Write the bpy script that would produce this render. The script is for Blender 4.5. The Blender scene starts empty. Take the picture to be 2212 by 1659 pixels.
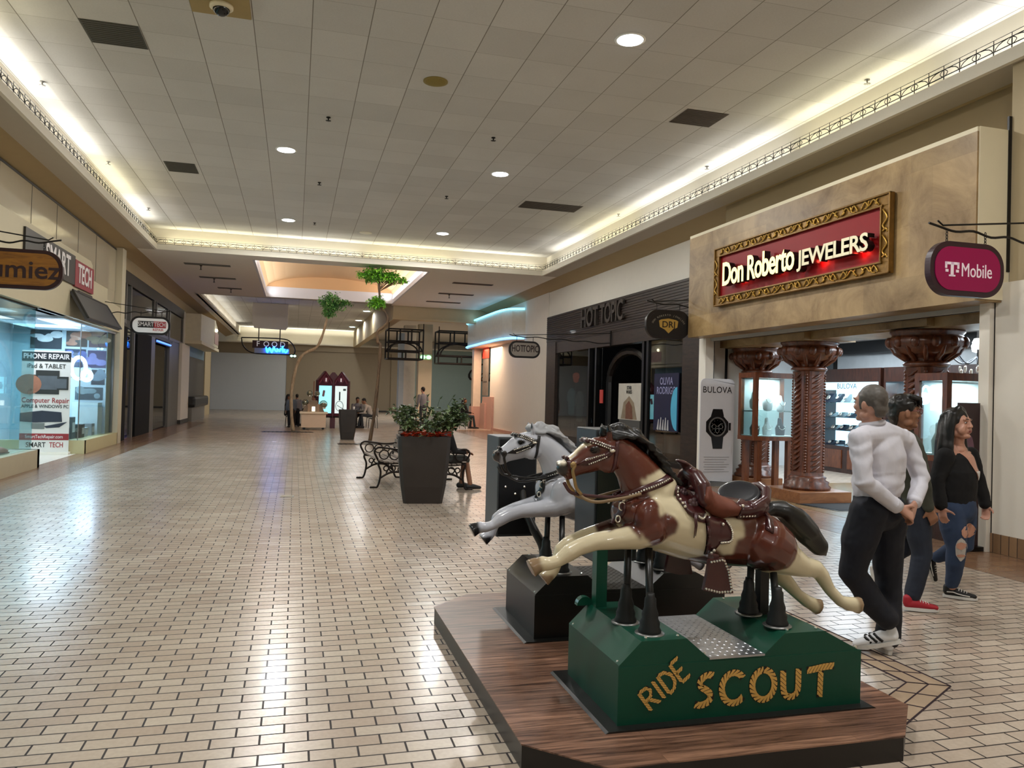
import bpy, bmesh, math, random
from mathutils import Vector, Matrix, noise
R_ = random.Random(7)
SC = bpy.context.scene
COL = SC.collection
PI = math.pi
# ---------------------------------------------------------------- camera, world, exposure
CAM_F, CAM_YAW, CAM_PITCH, CAM_ROLL, CAM_H = 1690.0, math.radians(15.48975576), math.radians(0.76859358), math.radians(1.50650996), 1.58
def make_camera():
    cy, sy = math.cos(CAM_YAW), math.sin(CAM_YAW)
    fwd = Vector((sy*math.cos(CAM_PITCH), cy*math.cos(CAM_PITCH), math.sin(CAM_PITCH)))
    right = Vector((cy, -sy, 0)); up = right.cross(fwd)
    r2 = right*math.cos(CAM_ROLL)+up*math.sin(CAM_ROLL)
    u2 = -right*math.sin(CAM_ROLL)+up*math.cos(CAM_ROLL)
    cd = bpy.data.cameras.new('camera'); cd.sensor_width = 36; cd.lens = CAM_F/2212*36
    cd.clip_start = .05; cd.clip_end = 300
    co = bpy.data.objects.new('camera', cd); COL.objects.link(co)
    m = Matrix((r2, u2, -fwd)).transposed().to_4x4(); m.translation = (0, 0, CAM_H)
    co.matrix_world = m
    SC.camera = co
make_camera()
W = bpy.data.worlds.new('world'); SC.world = W; W.use_nodes = True
W.node_tree.nodes['Background'].inputs[0].default_value = (.75, .82, 1, 1)
W.node_tree.nodes['Background'].inputs[1].default_value = .05
SC.view_settings.view_transform = 'Standard'; SC.view_settings.look = 'None'
SC.view_settings.exposure = 0.20; SC.view_settings.gamma = 1
SC.view_settings.use_curve_mapping = False
SC.cycles.max_bounces = 7; SC.cycles.diffuse_bounces = 4; SC.cycles.glossy_bounces = 3
SC.cycles.transmission_bounces = 5; SC.cycles.transparent_max_bounces = 8
SC.cycles.sample_clamp_indirect = 4; SC.cycles.use_denoising = True
SC.cycles.caustics_reflective = False; SC.cycles.caustics_refractive = False
def area_light(name, loc, sx, sy, power, color=(1, 1, 1), rot=(0, 0, 0), spread=PI):
    d = bpy.data.lights.new(name, 'AREA'); d.shape = 'RECTANGLE'; d.size = sx; d.size_y = sy
    d.energy = power; d.color = color; d.spread = spread
    o = bpy.data.objects.new(name, d); o.location = loc; o.rotation_euler = rot; COL.objects.link(o)
    o.visible_camera = False if False else o.visible_camera
    return o
def spot_light(name, loc, power, color=(1, 1, 1), angle=150, blend=.6, size=.09, rot=(0, 0, 0)):
    d = bpy.data.lights.new(name, 'SPOT'); d.energy = power; d.color = color
    d.spot_size = math.radians(angle); d.spot_blend = blend; d.shadow_soft_size = size
    o = bpy.data.objects.new(name, d); o.location = loc; o.rotation_euler = rot; COL.objects.link(o)
    return o
def point_light(name, loc, power, color=(1, 1, 1), size=.1):
    d = bpy.data.lights.new(name, 'POINT'); d.energy = power; d.color = color; d.shadow_soft_size = size
    o = bpy.data.objects.new(name, d); o.location = loc; COL.objects.link(o); return o
WARM, YEL, COOL, ICE = (1, .86, .64), (1, .92, .64), (.86, .95, 1), (.55, .85, 1)
# cove tubes hidden behind the lip of the big tray ceiling, pointing up
ZS, ZC = 5.32, 5.93           # soffit underside, tray ceiling
COVE_W = 15.0
for k in range(12):
    y = -11 + 2.9*k
    c = YEL if k % 3 == 1 else (1, .965, .88)
    area_light('cove_tube', (-3.92, y, 5.48), .05, 2.7, COVE_W, c, (0, PI+.75, 0))
    area_light('cove_tube', (7.48, y, 5.48), .05, 2.7, COVE_W, c, (0, PI-.75, 0))
for k in range(4):
    area_light('cove_tube', (-2.3+2.75*k, 23.43, 5.48), 2.6, .05, COVE_W, YEL if k % 2 == 0 else (1, .95, .80), (PI+.75, 0, 0))
# recessed downlights of the big tray and of the far tray
DOWN = [(-.28, 8.75), (3.80, 8.75), (-.28, 14.80), (3.78, 14.92), (-.29, 20.96), (3.76, 21.07)]
DOWN_BACK = [(-.28, 2.65), (3.78, 2.65), (-.28, -3.4), (3.78, -3.4), (-.28, -9.5), (3.78, -9.5)]
DOWN_FAR = [(-.97, 42.6), (-.98, 48.8), (3.65, 43.3), (3.69, 49.3), (3.66, 54.6)]
for x, y in DOWN + DOWN_BACK + DOWN_FAR:
    spot_light('downlight_bulb', (x, y, ZC-.03), 170 if y < 1 else (430 if y < 30 else 240), (1, .985, .955), 179, .35, .17)
# skylight well over the planters: unseen lamps added to light its sides and vault
area_light('well_fill_light', (1.3, 24.25, 5.42), 4.6, .06, 60, (.97, .96, 1), (PI-1.15, 0, 0))
area_light('well_fill_light', (3.80, 28.8, 5.42), .06, 9, 60, (.97, .96, 1), (0, PI-.55, 0))
area_light('well_fill_light', (-1.16, 28.8, 5.42), .06, 9, 60, (.9, .94, 1), (0, PI+1.0, 0))
# far tray coves
for k in range(5):
    area_light('far_cove_tube', (-5+2.9*k, 58.6, 5.52), 2.7, .06, 24, (1, .95, .78), (PI, 0, 0))
for k in range(7):
    area_light('far_cove_tube', (-3.75, 35.5+3*k, 5.52), .06, 2.8, 5, (1, .95, .82), (PI, 0, 0))

# ---------------------------------------------------------------- colour and materials
def lin(c): return c/12.92 if c <= .04045 else ((c+.055)/1.055)**2.4
def rgb(h):
    h = h.lstrip('#'); return tuple(lin(int(h[i:i+2], 16)/255) for i in (0, 2, 4))
def new_mat(name):
    m = bpy.data.materials.new(name); m.use_nodes = True
    nt = m.node_tree; b = nt.nodes['Principled BSDF']
    return m, nt, b
def N(nt, typ, **kw):
    n = nt.nodes.new(typ)
    for k, v in kw.items():
        if k in n.inputs.keys(): n.inputs[k].default_value = v
        else: setattr(n, k, v)
    return n
def mat(name, col, rough=.5, metal=0, var=.10, scale=6, bump=0, coat=0, spec=.5, emit=0, ecol=None, stretch=None, alpha=1):
    """plain surface with a little procedural variation"""
    m, nt, b = new_mat(name)
    c = rgb(col) if isinstance(col, str) else col
    tc = N(nt, 'ShaderNodeTexCoord'); mp = N(nt, 'ShaderNodeMapping')
    if stretch: mp.inputs['Scale'].default_value = stretch
    nt.links.new(tc.outputs['Object'], mp.inputs['Vector'])
    nz = N(nt, 'ShaderNodeTexNoise', Scale=scale, Detail=4.0)
    nt.links.new(mp.outputs[0], nz.inputs['Vector'])
    rp = N(nt, 'ShaderNodeMapRange')
    rp.inputs['To Min'].default_value = 1-var; rp.inputs['To Max'].default_value = 1+var
    nt.links.new(nz.outputs['Fac'], rp.inputs['Value'])
    mx = N(nt, 'ShaderNodeMix', data_type='RGBA', blend_type='MULTIPLY'); mx.inputs[0].default_value = 1
    mx.inputs[6].default_value = (*c, 1)
    nt.links.new(rp.outputs[0], mx.inputs[7]); nt.links.new(mx.outputs[2], b.inputs['Base Color'])
    b.inputs['Roughness'].default_value = rough; b.inputs['Metallic'].default_value = metal
    b.inputs['Coat Weight'].default_value = coat; b.inputs['Coat Roughness'].default_value = .06
    b.inputs['Specular IOR Level'].default_value = spec
    if emit:
        b.inputs['Emission Color'].default_value = (*(ecol and (rgb(ecol) if isinstance(ecol, str) else ecol) or c), 1)
        b.inputs['Emission Strength'].default_value = emit
    if bump:
        bp = N(nt, 'ShaderNodeBump', Strength=bump, Distance=.01)
        nt.links.new(nz.outputs['Fac'], bp.inputs['Height']); nt.links.new(bp.outputs[0], b.inputs['Normal'])
    return m
def brick_mat(name, c1, c2, grout, bw, rh, mortar, off=.5, origin=(0, 0), plane='XY', rough=.3, spec=.5, bump=.3, bias=0, smooth=.1, var=.08, coat=0, roughvar=0, ys=1):
    m, nt, b = new_mat(name)
    tc = N(nt, 'ShaderNodeTexCoord'); sep = N(nt, 'ShaderNodeSeparateXYZ'); cmb = N(nt, 'ShaderNodeCombineXYZ')
    nt.links.new(tc.outputs['Object'], sep.inputs[0])
    for i, ax in enumerate(plane):
        ad = N(nt, 'ShaderNodeMath', operation='ADD'); ad.inputs[1].default_value = -origin[i]
        ml = N(nt, 'ShaderNodeMath', operation='MULTIPLY'); ml.inputs[1].default_value = ys if i else 1
        nt.links.new(sep.outputs[ax], ad.inputs[0]); nt.links.new(ad.outputs[0], ml.inputs[0]); nt.links.new(ml.outputs[0], cmb.inputs[i])
    br = N(nt, 'ShaderNodeTexBrick', offset=off, offset_frequency=2, squash=1)
    br.inputs['Color1'].default_value = (*rgb(c1), 1); br.inputs['Color2'].default_value = (*rgb(c2), 1)
    br.inputs['Mortar'].default_value = (*rgb(grout), 1); br.inputs['Scale'].default_value = 1
    br.inputs['Mortar Size'].default_value = mortar; br.inputs['Mortar Smooth'].default_value = smooth
    br.inputs['Bias'].default_value = bias
    br.inputs['Brick Width'].default_value = bw; br.inputs['Row Height'].default_value = rh*ys
    nt.links.new(cmb.outputs[0], br.inputs['Vector'])
    nz = N(nt, 'ShaderNodeTexNoise', Scale=1.3, Detail=6.0); nt.links.new(tc.outputs['Object'], nz.inputs['Vector'])
    nz2 = N(nt, 'ShaderNodeTexNoise', Scale=45.0, Detail=3.0); nt.links.new(tc.outputs['Object'], nz2.inputs['Vector'])
    ad = N(nt, 'ShaderNodeMath', operation='ADD'); nt.links.new(nz.outputs['Fac'], ad.inputs[0]); nt.links.new(nz2.outputs['Fac'], ad.inputs[1])
    rp = N(nt, 'ShaderNodeMapRange'); rp.inputs['From Min'].default_value = .6; rp.inputs['From Max'].default_value = 1.4
    rp.inputs['To Min'].default_value = 1-var; rp.inputs['To Max'].default_value = 1+var
    nt.links.new(ad.outputs[0], rp.inputs['Value'])
    mx = N(nt, 'ShaderNodeMix', data_type='RGBA', blend_type='MULTIPLY'); mx.inputs[0].default_value = 1
    nt.links.new(br.outputs['Color'], mx.inputs[6]); nt.links.new(rp.outputs[0], mx.inputs[7])
    nt.links.new(mx.outputs[2], b.inputs['Base Color'])
    b.inputs['Specular IOR Level'].default_value = spec; b.inputs['Coat Weight'].default_value = coat; b.inputs['Coat Roughness'].default_value = .12
    rr = N(nt, 'ShaderNodeMapRange'); rr.inputs['To Min'].default_value = rough; rr.inputs['To Max'].default_value = min(1, rough+.45)
    nt.links.new(br.outputs['Fac'], rr.inputs['Value'])
    if roughvar:
        a2 = N(nt, 'ShaderNodeMath', operation='MULTIPLY_ADD'); a2.inputs[1].default_value = roughvar
        nt.links.new(nz.outputs['Fac'], a2.inputs[0]); nt.links.new(rr.outputs[0], a2.inputs[2]); nt.links.new(a2.outputs[0], b.inputs['Roughness'])
    else: nt.links.new(rr.outputs[0], b.inputs['Roughness'])
    if bump:
        inv = N(nt, 'ShaderNodeMath', operation='SUBTRACT'); inv.inputs[0].default_value = 1; nt.links.new(br.outputs['Fac'], inv.inputs[1])
        bp = N(nt, 'ShaderNodeBump', Strength=bump, Distance=.004)
        nt.links.new(inv.outputs[0], bp.inputs['Height']); nt.links.new(bp.outputs[0], b.inputs['Normal'])
    return m
def vcol_mat(name, rough=.3, coat=0, spec=.5, var=.08, scale=8):
    """paint stored on the mesh itself (patches of a painted figure, prints on a poster)"""
    m, nt, b = new_mat(name)
    at = N(nt, 'ShaderNodeAttribute', attribute_name='paint')
    tc = N(nt, 'ShaderNodeTexCoord'); nz = N(nt, 'ShaderNodeTexNoise', Scale=scale, Detail=4.0)
    nt.links.new(tc.outputs['Object'], nz.inputs['Vector'])
    rp = N(nt, 'ShaderNodeMapRange'); rp.inputs['To Min'].default_value = 1-var; rp.inputs['To Max'].default_value = 1+var
    nt.links.new(nz.outputs['Fac'], rp.inputs['Value'])
    mx = N(nt, 'ShaderNodeMix', data_type='RGBA', blend_type='MULTIPLY'); mx.inputs[0].default_value = 1
    nt.links.new(at.outputs['Color'], mx.inputs[6]); nt.links.new(rp.outputs[0], mx.inputs[7])
    nt.links.new(mx.outputs[2], b.inputs['Base Color'])
    b.inputs['Roughness'].default_value = rough; b.inputs['Coat Weight'].default_value = coat; b.inputs['Coat Roughness'].default_value = .05
    b.inputs['Specular IOR Level'].default_value = spec
    return m
def wood_mat(name, c1, c2, axis='X', scale=3, rough=.4, coat=0, plank=None, stretch=9, dist=.8):
    m, nt, b = new_mat(name)
    tc = N(nt, 'ShaderNodeTexCoord'); mp = N(nt, 'ShaderNodeMapping')
    s = {'X': (1, stretch, stretch), 'Y': (stretch, 1, stretch), 'Z': (stretch, stretch, 1)}[axis]
    mp.inputs['Scale'].default_value = s; nt.links.new(tc.outputs['Object'], mp.inputs['Vector'])
    nz = N(nt, 'ShaderNodeTexNoise', Scale=scale, Detail=7.0, Roughness=.62, Distortion=dist); nt.links.new(mp.outputs[0], nz.inputs['Vector'])
    cr = N(nt, 'ShaderNodeValToRGB'); e = cr.color_ramp.elements
    e[0].position = .33; e[0].color = (*rgb(c1), 1); e[1].position = .66; e[1].color = (*rgb(c2), 1)
    nt.links.new(nz.outputs['Fac'], cr.inputs[0]); out = cr.outputs[0]
    if plank:
        br = N(nt, 'ShaderNodeTexBrick', offset=.37, offset_frequency=2)
        br.inputs['Color1'].default_value = (1.18, 1.15, 1.12, 1); br.inputs['Color2'].default_value = (.66, .62, .62, 1)
        br.inputs['Mortar'].default_value = (.5, .45, .45, 1); br.inputs['Scale'].default_value = 1
        br.inputs['Brick Width'].default_value = plank[0]; br.inputs['Row Height'].default_value = plank[1]
        br.inputs['Mortar Size'].default_value = .0012; br.inputs['Mortar Smooth'].default_value = .2
        nt.links.new(tc.outputs['Object'], br.inputs['Vector'])
        mx = N(nt, 'ShaderNodeMix', data_type='RGBA', blend_type='MULTIPLY'); mx.inputs[0].default_value = 1
        nt.links.new(out, mx.inputs[6]); nt.links.new(br.outputs['Color'], mx.inputs[7]); out = mx.outputs[2]
    nt.links.new(out, b.inputs['Base Color']); b.inputs['Roughness'].default_value = rough; b.inputs['Coat Weight'].default_value = coat
    return m
def glass_mat(name, tint=(.85, .95, .95), rough=0, refl=.10, graze=.55):
    """thin shop glass: mostly clear with a mirror share that grows towards grazing angles"""
    m = bpy.data.materials.new(name); m.use_nodes = True; nt = m.node_tree; nt.nodes.clear()
    out = N(nt, 'ShaderNodeOutputMaterial'); mix = N(nt, 'ShaderNodeMixShader')
    tr = N(nt, 'ShaderNodeBsdfTransparent'); tr.inputs[0].default_value = (*tint, 1)
    gl = N(nt, 'ShaderNodeBsdfGlossy'); gl.inputs['Roughness'].default_value = rough
    lw = N(nt, 'ShaderNodeLayerWeight', Blend=.25); ad = N(nt, 'ShaderNodeMath', operation='MULTIPLY_ADD')
    ad.inputs[1].default_value = graze; ad.inputs[2].default_value = refl; ad.use_clamp = True
    nt.links.new(lw.outputs['Fresnel'], ad.inputs[0]); nt.links.new(ad.outputs[0], mix.inputs[0])
    nt.links.new(tr.outputs[0], mix.inputs[1]); nt.links.new(gl.outputs[0], mix.inputs[2]); nt.links.new(mix.outputs[0], out.inputs[0])
    return m
def glow(name, col, strength): return mat(name, (.8, .8, .8), .6, emit=strength, ecol=col)

# ---------------------------------------------------------------- mesh building
def basis(origin, right, up):
    r = Vector(right).normalized(); u = Vector(up).normalized(); n = r.cross(u)
    m = Matrix((r, u, n)).transposed().to_4x4(); m.translation = origin
    return m
class MB:
    def __init__(s): s.v = []; s.f = []; s.mi = []; s.c = []; s.cur = 0; s.col = None; s.sm = []; s.smooth = False
    def add(s, vs, fs, M=None):
        o = len(s.v)
        for p in vs:
            p = Vector(p); s.v.append(M @ p if M else p); s.c.append(s.col or (1, 1, 1))
        for f in fs: s.f.append([i+o for i in f]); s.mi.append(s.cur); s.sm.append(s.smooth)
        return s
    def box(s, x0, x1, y0, y1, z0, z1, M=None):
        vs = [(x, y, z) for x in (x0, x1) for y in (y0, y1) for z in (z0, z1)]
        return s.add(vs, [(0, 1, 3, 2), (4, 6, 7, 5), (0, 4, 5, 1), (2, 3, 7, 6), (0, 2, 6, 4), (1, 5, 7, 3)], M)
    def rbox(s, x0, x1, y0, y1, z0, z1, r=.01, M=None):
        """box with chamfered vertical and horizontal edges"""
        bm = bmesh.new(); bmesh.ops.create_cube(bm, size=1)
        for v in bm.verts:
            v.co = Vector(((x0+x1)/2+v.co.x*(x1-x0), (y0+y1)/2+v.co.y*(y1-y0), (z0+z1)/2+v.co.z*(z1-z0)))
        bmesh.ops.bevel(bm, geom=bm.edges[:], offset=r, segments=2, profile=.6, affect='EDGES')
        bm.verts.index_update()
        s.add([v.co for v in bm.verts], [[v.index for v in f.verts] for f in bm.faces], M); bm.free(); return s
    def quad(s, a, b, c, d, M=None): return s.add([a, b, c, d], [(0, 1, 2, 3)], M)
    def prism(s, poly, d0, d1, axis='Y', M=None):
        """polygon in the plane across axis, extruded from d0 to d1"""
        def P(u, v, d): return {'Y': (u, d, v), 'X': (d, u, v), 'Z': (u, v, d)}[axis]
        n = len(poly); vs = [P(u, v, d0) for u, v in poly]+[P(u, v, d1) for u, v in poly]
        fs = [list(range(n))[::-1], list(range(n, 2*n))]+[(i, (i+1) % n, n+(i+1) % n, n+i) for i in range(n)]
        return s.add(vs, fs, M)
    def rings(s, rings, cap=True, closed=False, M=None):
        n = len(rings[0]); vs = [p for r in rings for p in r]; fs = []
        for i in range(len(rings)-(0 if closed else 1)):
            a = i*n; b = ((i+1) % len(rings))*n
            for j in range(n): fs.append((a+j, a+(j+1) % n, b+(j+1) % n, b+j))
        if cap and not closed: fs += [list(range(n))[::-1], [len(vs)-n+j for j in range(n)]]
        return s.add(vs, fs, M)
    def tube(s, pts, r, n=8, closed=False, M=None, cap=True, flat=None):
        """tube along a path; r one radius or one per point; flat=(axis, ratio) squashes it across that axis"""
        pts = [Vector(p) for p in pts]; k = len(pts)
        rs = r if isinstance(r, (list, tuple)) else [r]*k
        ref = None; out = []
        for i, p in enumerate(pts):
            a = pts[i-1] if (i or closed) else p; b = pts[(i+1) % k] if (i < k-1 or closed) else p
            t = (b-a).normalized() if (b-a).length > 1e-9 else Vector((0, 0, 1))
            if ref is None:
                ref = Vector((0, 0, 1)) if abs(t.z) < .9 else Vector((1, 0, 0))
            u = (ref-t*ref.dot(t)); u = u.normalized() if u.length > 1e-6 else t.orthogonal().normalized()
            w = t.cross(u); ref = u
            ring = []
            for j in range(n):
                a_ = 2*PI*j/n; q = u*math.cos(a_)*rs[i]+w*math.sin(a_)*rs[i]
                if flat: f = Vector(flat[0]); q = q-f*q.dot(f)*(1-flat[1])
                ring.append(p+q)
            out.append(ring)
        return s.rings(out, cap, closed, M)
    def cyl(s, p0, p1, r0, r1=None, n=16, M=None): return s.tube([p0, p1], [r0, r0 if r1 is None else r1], n, M=M)
    def lathe(s, prof, n=24, c=(0, 0, 0), M=None):
        out = []
        for r, z in prof: out.append([(c[0]+r*math.cos(2*PI*j/n), c[1]+r*math.sin(2*PI*j/n), c[2]+z) for j in range(n)])
        return s.rings(out, True, False, M)
    def ball(s, c, r, n=12, M=None):
        rx, ry, rz = (r, r, r) if isinstance(r, (int, float)) else r
        out = []
        for i in range(1, n):
            a = PI*i/n; out.append([(c[0]+rx*math.sin(a)*math.cos(2*PI*j/n), c[1]+ry*math.sin(a)*math.sin(2*PI*j/n), c[2]-rz*math.cos(a)) for j in range(n)])
        return s.rings(out, True, False, M)
    def limb(s, pts, rads, n=14, side=None, M=None):
        """tapered limb with rounded ends; rads holds r or (r_side, r_other); side = direction of r_side"""
        pts = [Vector(p) for p in pts]; rr = [(r, r) if isinstance(r, (int, float)) else r for r in rads]
        out = []; k = len(pts)
        side = Vector(side) if side else None; ref = None
        def ring(p, t, ra, rb):
            nonlocal ref
            base = side if side is not None else (ref if ref is not None else (Vector((0, 0, 1)) if abs(t.z) < .8 else Vector((0, 1, 0))))
            u = base-t*base.dot(t); u = u.normalized() if u.length > 1e-5 else t.orthogonal().normalized()
            ref = u; w = t.cross(u)
            return [p+u*math.cos(2*PI*j/n)*ra+w*math.sin(2*PI*j/n)*rb for j in range(n)]
        for i, p in enumerate(pts):
            a = pts[max(0, i-1)]; b = pts[min(k-1, i+1)]; t = (b-a).normalized()
            if i == 0:
                m_ = min(rr[0])
                for q in (.08, .45, .8): out.append(ring(p-t*m_*math.cos(q*PI/2)*.9, t, rr[0][0]*math.sin(q*PI/2), rr[0][1]*math.sin(q*PI/2)))
            out.append(ring(p, t, *rr[i]))
            if i == k-1:
                m_ = min(rr[-1])
                for q in (.8, .45, .08): out.append(ring(p+t*m_*math.cos(q*PI/2)*.9, t, rr[-1][0]*math.sin(q*PI/2), rr[-1][1]*math.sin(q*PI/2)))
        return s.rings(out, True, False, M)
    def text(s, body, size, M, depth=.004, bold=0, align='CENTER', shear=0, squeeze=1, space=1):
        me = text_mesh(body, size, depth, bold, align, shear, squeeze, space)
        s.add([v.co for v in me.vertices], [list(p.vertices) for p in me.polygons], M); bpy.data.meshes.remove(me); return s
    def build(s, name, mats, parent=None, smooth=False, loc=None):
        me = bpy.data.meshes.new(name); me.from_pydata([tuple(p) for p in s.v], [], s.f)
        for m in (mats if isinstance(mats, (list, tuple)) else [mats]): me.materials.append(m)
        if any(s.mi): me.polygons.foreach_set('material_index', s.mi)
        if s.col is not None:
            ca = me.color_attributes.new('paint', 'FLOAT_COLOR', 'POINT')
            ca.data.foreach_set('color', [x for c in s.c for x in (*c, 1)])
        if smooth: me.polygons.foreach_set('use_smooth', [True]*len(me.polygons))
        elif any(s.sm): me.polygons.foreach_set('use_smooth', s.sm)
        bm = bmesh.new(); bm.from_mesh(me); bmesh.ops.recalc_face_normals(bm, faces=bm.faces); bm.to_mesh(me); bm.free()
        o = bpy.data.objects.new(name, me); COL.objects.link(o)
        if parent:
            o.parent = parent
            o.matrix_parent_inverse = WMAT.get(parent.name, Matrix()).inverted()
            WMAT[o.name] = Matrix()
        return o
WMAT = {}
def text_mesh(body, size, depth, bold, align, shear, squeeze, space):
    cu = bpy.data.curves.new('t', 'FONT'); cu.body = body; cu.size = size; cu.extrude = depth/2; cu.offset = bold*size
    cu.align_x = align; cu.align_y = 'CENTER'; cu.shear = shear; cu.resolution_u = 3; cu.space_character = space
    o = bpy.data.objects.new('t', cu); COL.objects.link(o); bpy.context.view_layer.update()
    me = bpy.data.meshes.new_from_object(o.evaluated_get(bpy.context.evaluated_depsgraph_get()))
    bpy.data.objects.remove(o); bpy.data.curves.remove(cu)
    for v in me.vertices: v.co.x *= squeeze
    return me
def fuse(mb, name, voxel, mats, parent=None, smooth=4, factor=.5, disp=None, keep=1.0):
    """merge overlapping limbs into one continuous skin"""
    me = bpy.data.meshes.new('f'); me.from_pydata([tuple(p) for p in mb.v], [], mb.f)
    o = bpy.data.objects.new('f', me); COL.objects.link(o)
    bm = bmesh.new(); bm.from_mesh(me); bmesh.ops.recalc_face_normals(bm, faces=bm.faces); bm.to_mesh(me); bm.free()
    r = o.modifiers.new('r', 'REMESH'); r.mode = 'VOXEL'; r.voxel_size = voxel; r.adaptivity = 0
    if smooth:
        sm = o.modifiers.new('s', 'SMOOTH'); sm.factor = factor; sm.iterations = smooth
    bpy.context.view_layer.update()
    out = bpy.data.meshes.new_from_object(o.evaluated_get(bpy.context.evaluated_depsgraph_get()))
    bpy.data.objects.remove(o); bpy.data.meshes.remove(me)
    if disp:
        out.update(); nn = [v.normal.copy() for v in out.vertices]
        for v, n_ in zip(out.vertices, nn): v.co += n_*disp(v.co, n_)
    out.name = name
    for m in (mats if isinstance(mats, (list, tuple)) else [mats]): out.materials.append(m)
    out.polygons.foreach_set('use_smooth', [True]*len(out.polygons))
    ob = bpy.data.objects.new(name, out); COL.objects.link(ob)
    if parent:
        ob.parent = parent; ob.matrix_parent_inverse = WMAT.get(parent.name, Matrix()).inverted(); WMAT[ob.name] = Matrix()
    return ob
def paint(ob, fn):
    me = ob.data; ca = me.color_attributes.new('paint', 'FLOAT_COLOR', 'POINT')
    c = [Vector(fn(v.co, v.normal)) for v in me.vertices]
    for _ in range(3):                                              # soft airbrushed edges between the paint patches
        acc = [p.copy() for p in c]; cnt = [1]*len(c)
        for e in me.edges:
            i, j = e.vertices; acc[i] += c[j]; acc[j] += c[i]; cnt[i] += 1; cnt[j] += 1
        c = [a/k for a, k in zip(acc, cnt)]
    ca.data.foreach_set('color', [x for p in c for x in (*p, 1)])
def tag(o, label, cat, group=None, kind=None):
    o['label'] = label; o['category'] = cat
    if group: o['group'] = group
    if kind: o['kind'] = kind
    return o
def structure(o): o['kind'] = 'structure'; return o
def thing(name, label, cat, loc, group=None, rz=0):
    """an Empty at the thing's base; parts are built in world coordinates and parented to it"""
    o = bpy.data.objects.new(name, None); o.empty_display_size = .1; o.location = loc; o.rotation_euler = (0, 0, rz); COL.objects.link(o)
    WMAT[o.name] = Matrix.Translation(loc) @ Matrix.Rotation(rz, 4, 'Z')
    return tag(o, label, cat, group)
def duplicate(root, loc, label, group=None, rz=None):
    """copy a thing with its parts and their sub-parts"""
    c = root.copy(); COL.objects.link(c); c.location = loc; c['label'] = label
    if group: c['group'] = group
    if rz is not None: c.rotation_euler = (0, 0, rz)
    def kids(src, dst):
        for ch in list(src.children):
            d = ch.copy(); COL.objects.link(d); d.parent = dst; kids(ch, d)
    kids(root, c); return c
def in_poly(x, y, P):
    r = False; j = len(P)-1
    for i in range(len(P)):
        if (P[i][1] > y) != (P[j][1] > y) and x < (P[j][0]-P[i][0])*(y-P[i][1])/(P[j][1]-P[i][1])+P[i][0]: r = not r
        j = i
    return r
def arc(cx, cy, r, a0, a1, n): return [(cx+r*math.cos(math.radians(a0+(a1-a0)*i/n)), cy+r*math.sin(math.radians(a0+(a1-a0)*i/n))) for i in range(n+1)]
def bez(P, n=24):
    """smooth Catmull-Rom path through the points"""
    P = [Vector(p) for p in P]; Q = [P[0]*2-P[1]]+P+[P[-1]*2-P[-2]]; out = []
    per = max(2, n//(len(P)-1))
    for i in range(1, len(Q)-2):
        a, b, c, d = Q[i-1:i+3]
        for k in range(per):
            t = k/per
            out.append(.5*((2*b)+(c-a)*t+(2*a-5*b+4*c-d)*t*t+(3*b-a-3*c+d)*t**3))
    out.append(P[-1]); return out
# ================================================================= THE SETTING
FLOORM = brick_mat('floor_brick', '#bfb1a0', '#ae9c8b', '#231816', .2105, .1015, .0052, .5, (-1.055-210.5, 3.645-203), 'XY', .20, .5, .35, 0, .15, .11, .10, .10)
BORDER = brick_mat('floor_border', '#8a6a50', '#7a5a43', '#4a342a', .20, .20, .004, 0, (-50, -50), 'XY', .24, .5, .2, 0, .2, .1)
INLAY = brick_mat('floor_inlay', '#b39c80', '#a48e74', '#37272a', .20, .1, .006, .5, (0, 0), 'YX', .35, .5, .3)
TILEM = brick_mat('ceiling_tile', '#d2d1cd', '#c9c8c4', '#86827a', .674, .75, .0065, 0, (-3.297-67.4, 8.96-75), 'XY', .9, .2, .25, 0, .3, .06, ys=2.6)
SOFF = mat('soffit_paint', '#beb5a7', .85, var=.03); CROWN = mat('crown_beige', '#ad9872', .8, var=.04)
WHITE = mat('white_paint', '#e4ded2', .75, var=.03); CREAM = mat('cream_paint', '#e2d8bb', .7, var=.03)
FASCIA = mat('lip_white', '#efe9db', .6, var=.02); TAUPE = mat('taupe_wall', '#9a8d78', .85, var=.04)
BEIGE = mat('beige_wall', '#b7a684', .8, var=.04); PALE = mat('pale_grey_wall', '#c3cbcd', .7, var=.02)
IRON = mat('black_iron', '#1b1714', .5, .4, var=.2); BLACK = mat('black_paint', '#0b0b0c', .35, var=.2); TEAL = mat('teal_wall', '#8fa19c', .8, var=.04)
PINK = mat('pink_tile', '#c39a8c', .4, var=.08, scale=12); CHAR = mat('charcoal_frame', '#2b2927', .45, var=.1); STEEL = mat('brushed_grey', '#8a8a88', .35, .8, var=.1)

Y0, Y1 = -13.0, 60.0
structure(MB().quad((-9, Y0, 0), (16, Y0, 0), (16, Y1, 0), (-9, Y1, 0)).build('floor', FLOORM))
b = MB(); b.box(-4.75, -3.75, Y0, 37, -.05, .0015); b.box(6.4, 8.5, Y0, 33, -.05, .0015); structure(b.build('trim_1', BORDER))
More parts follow.
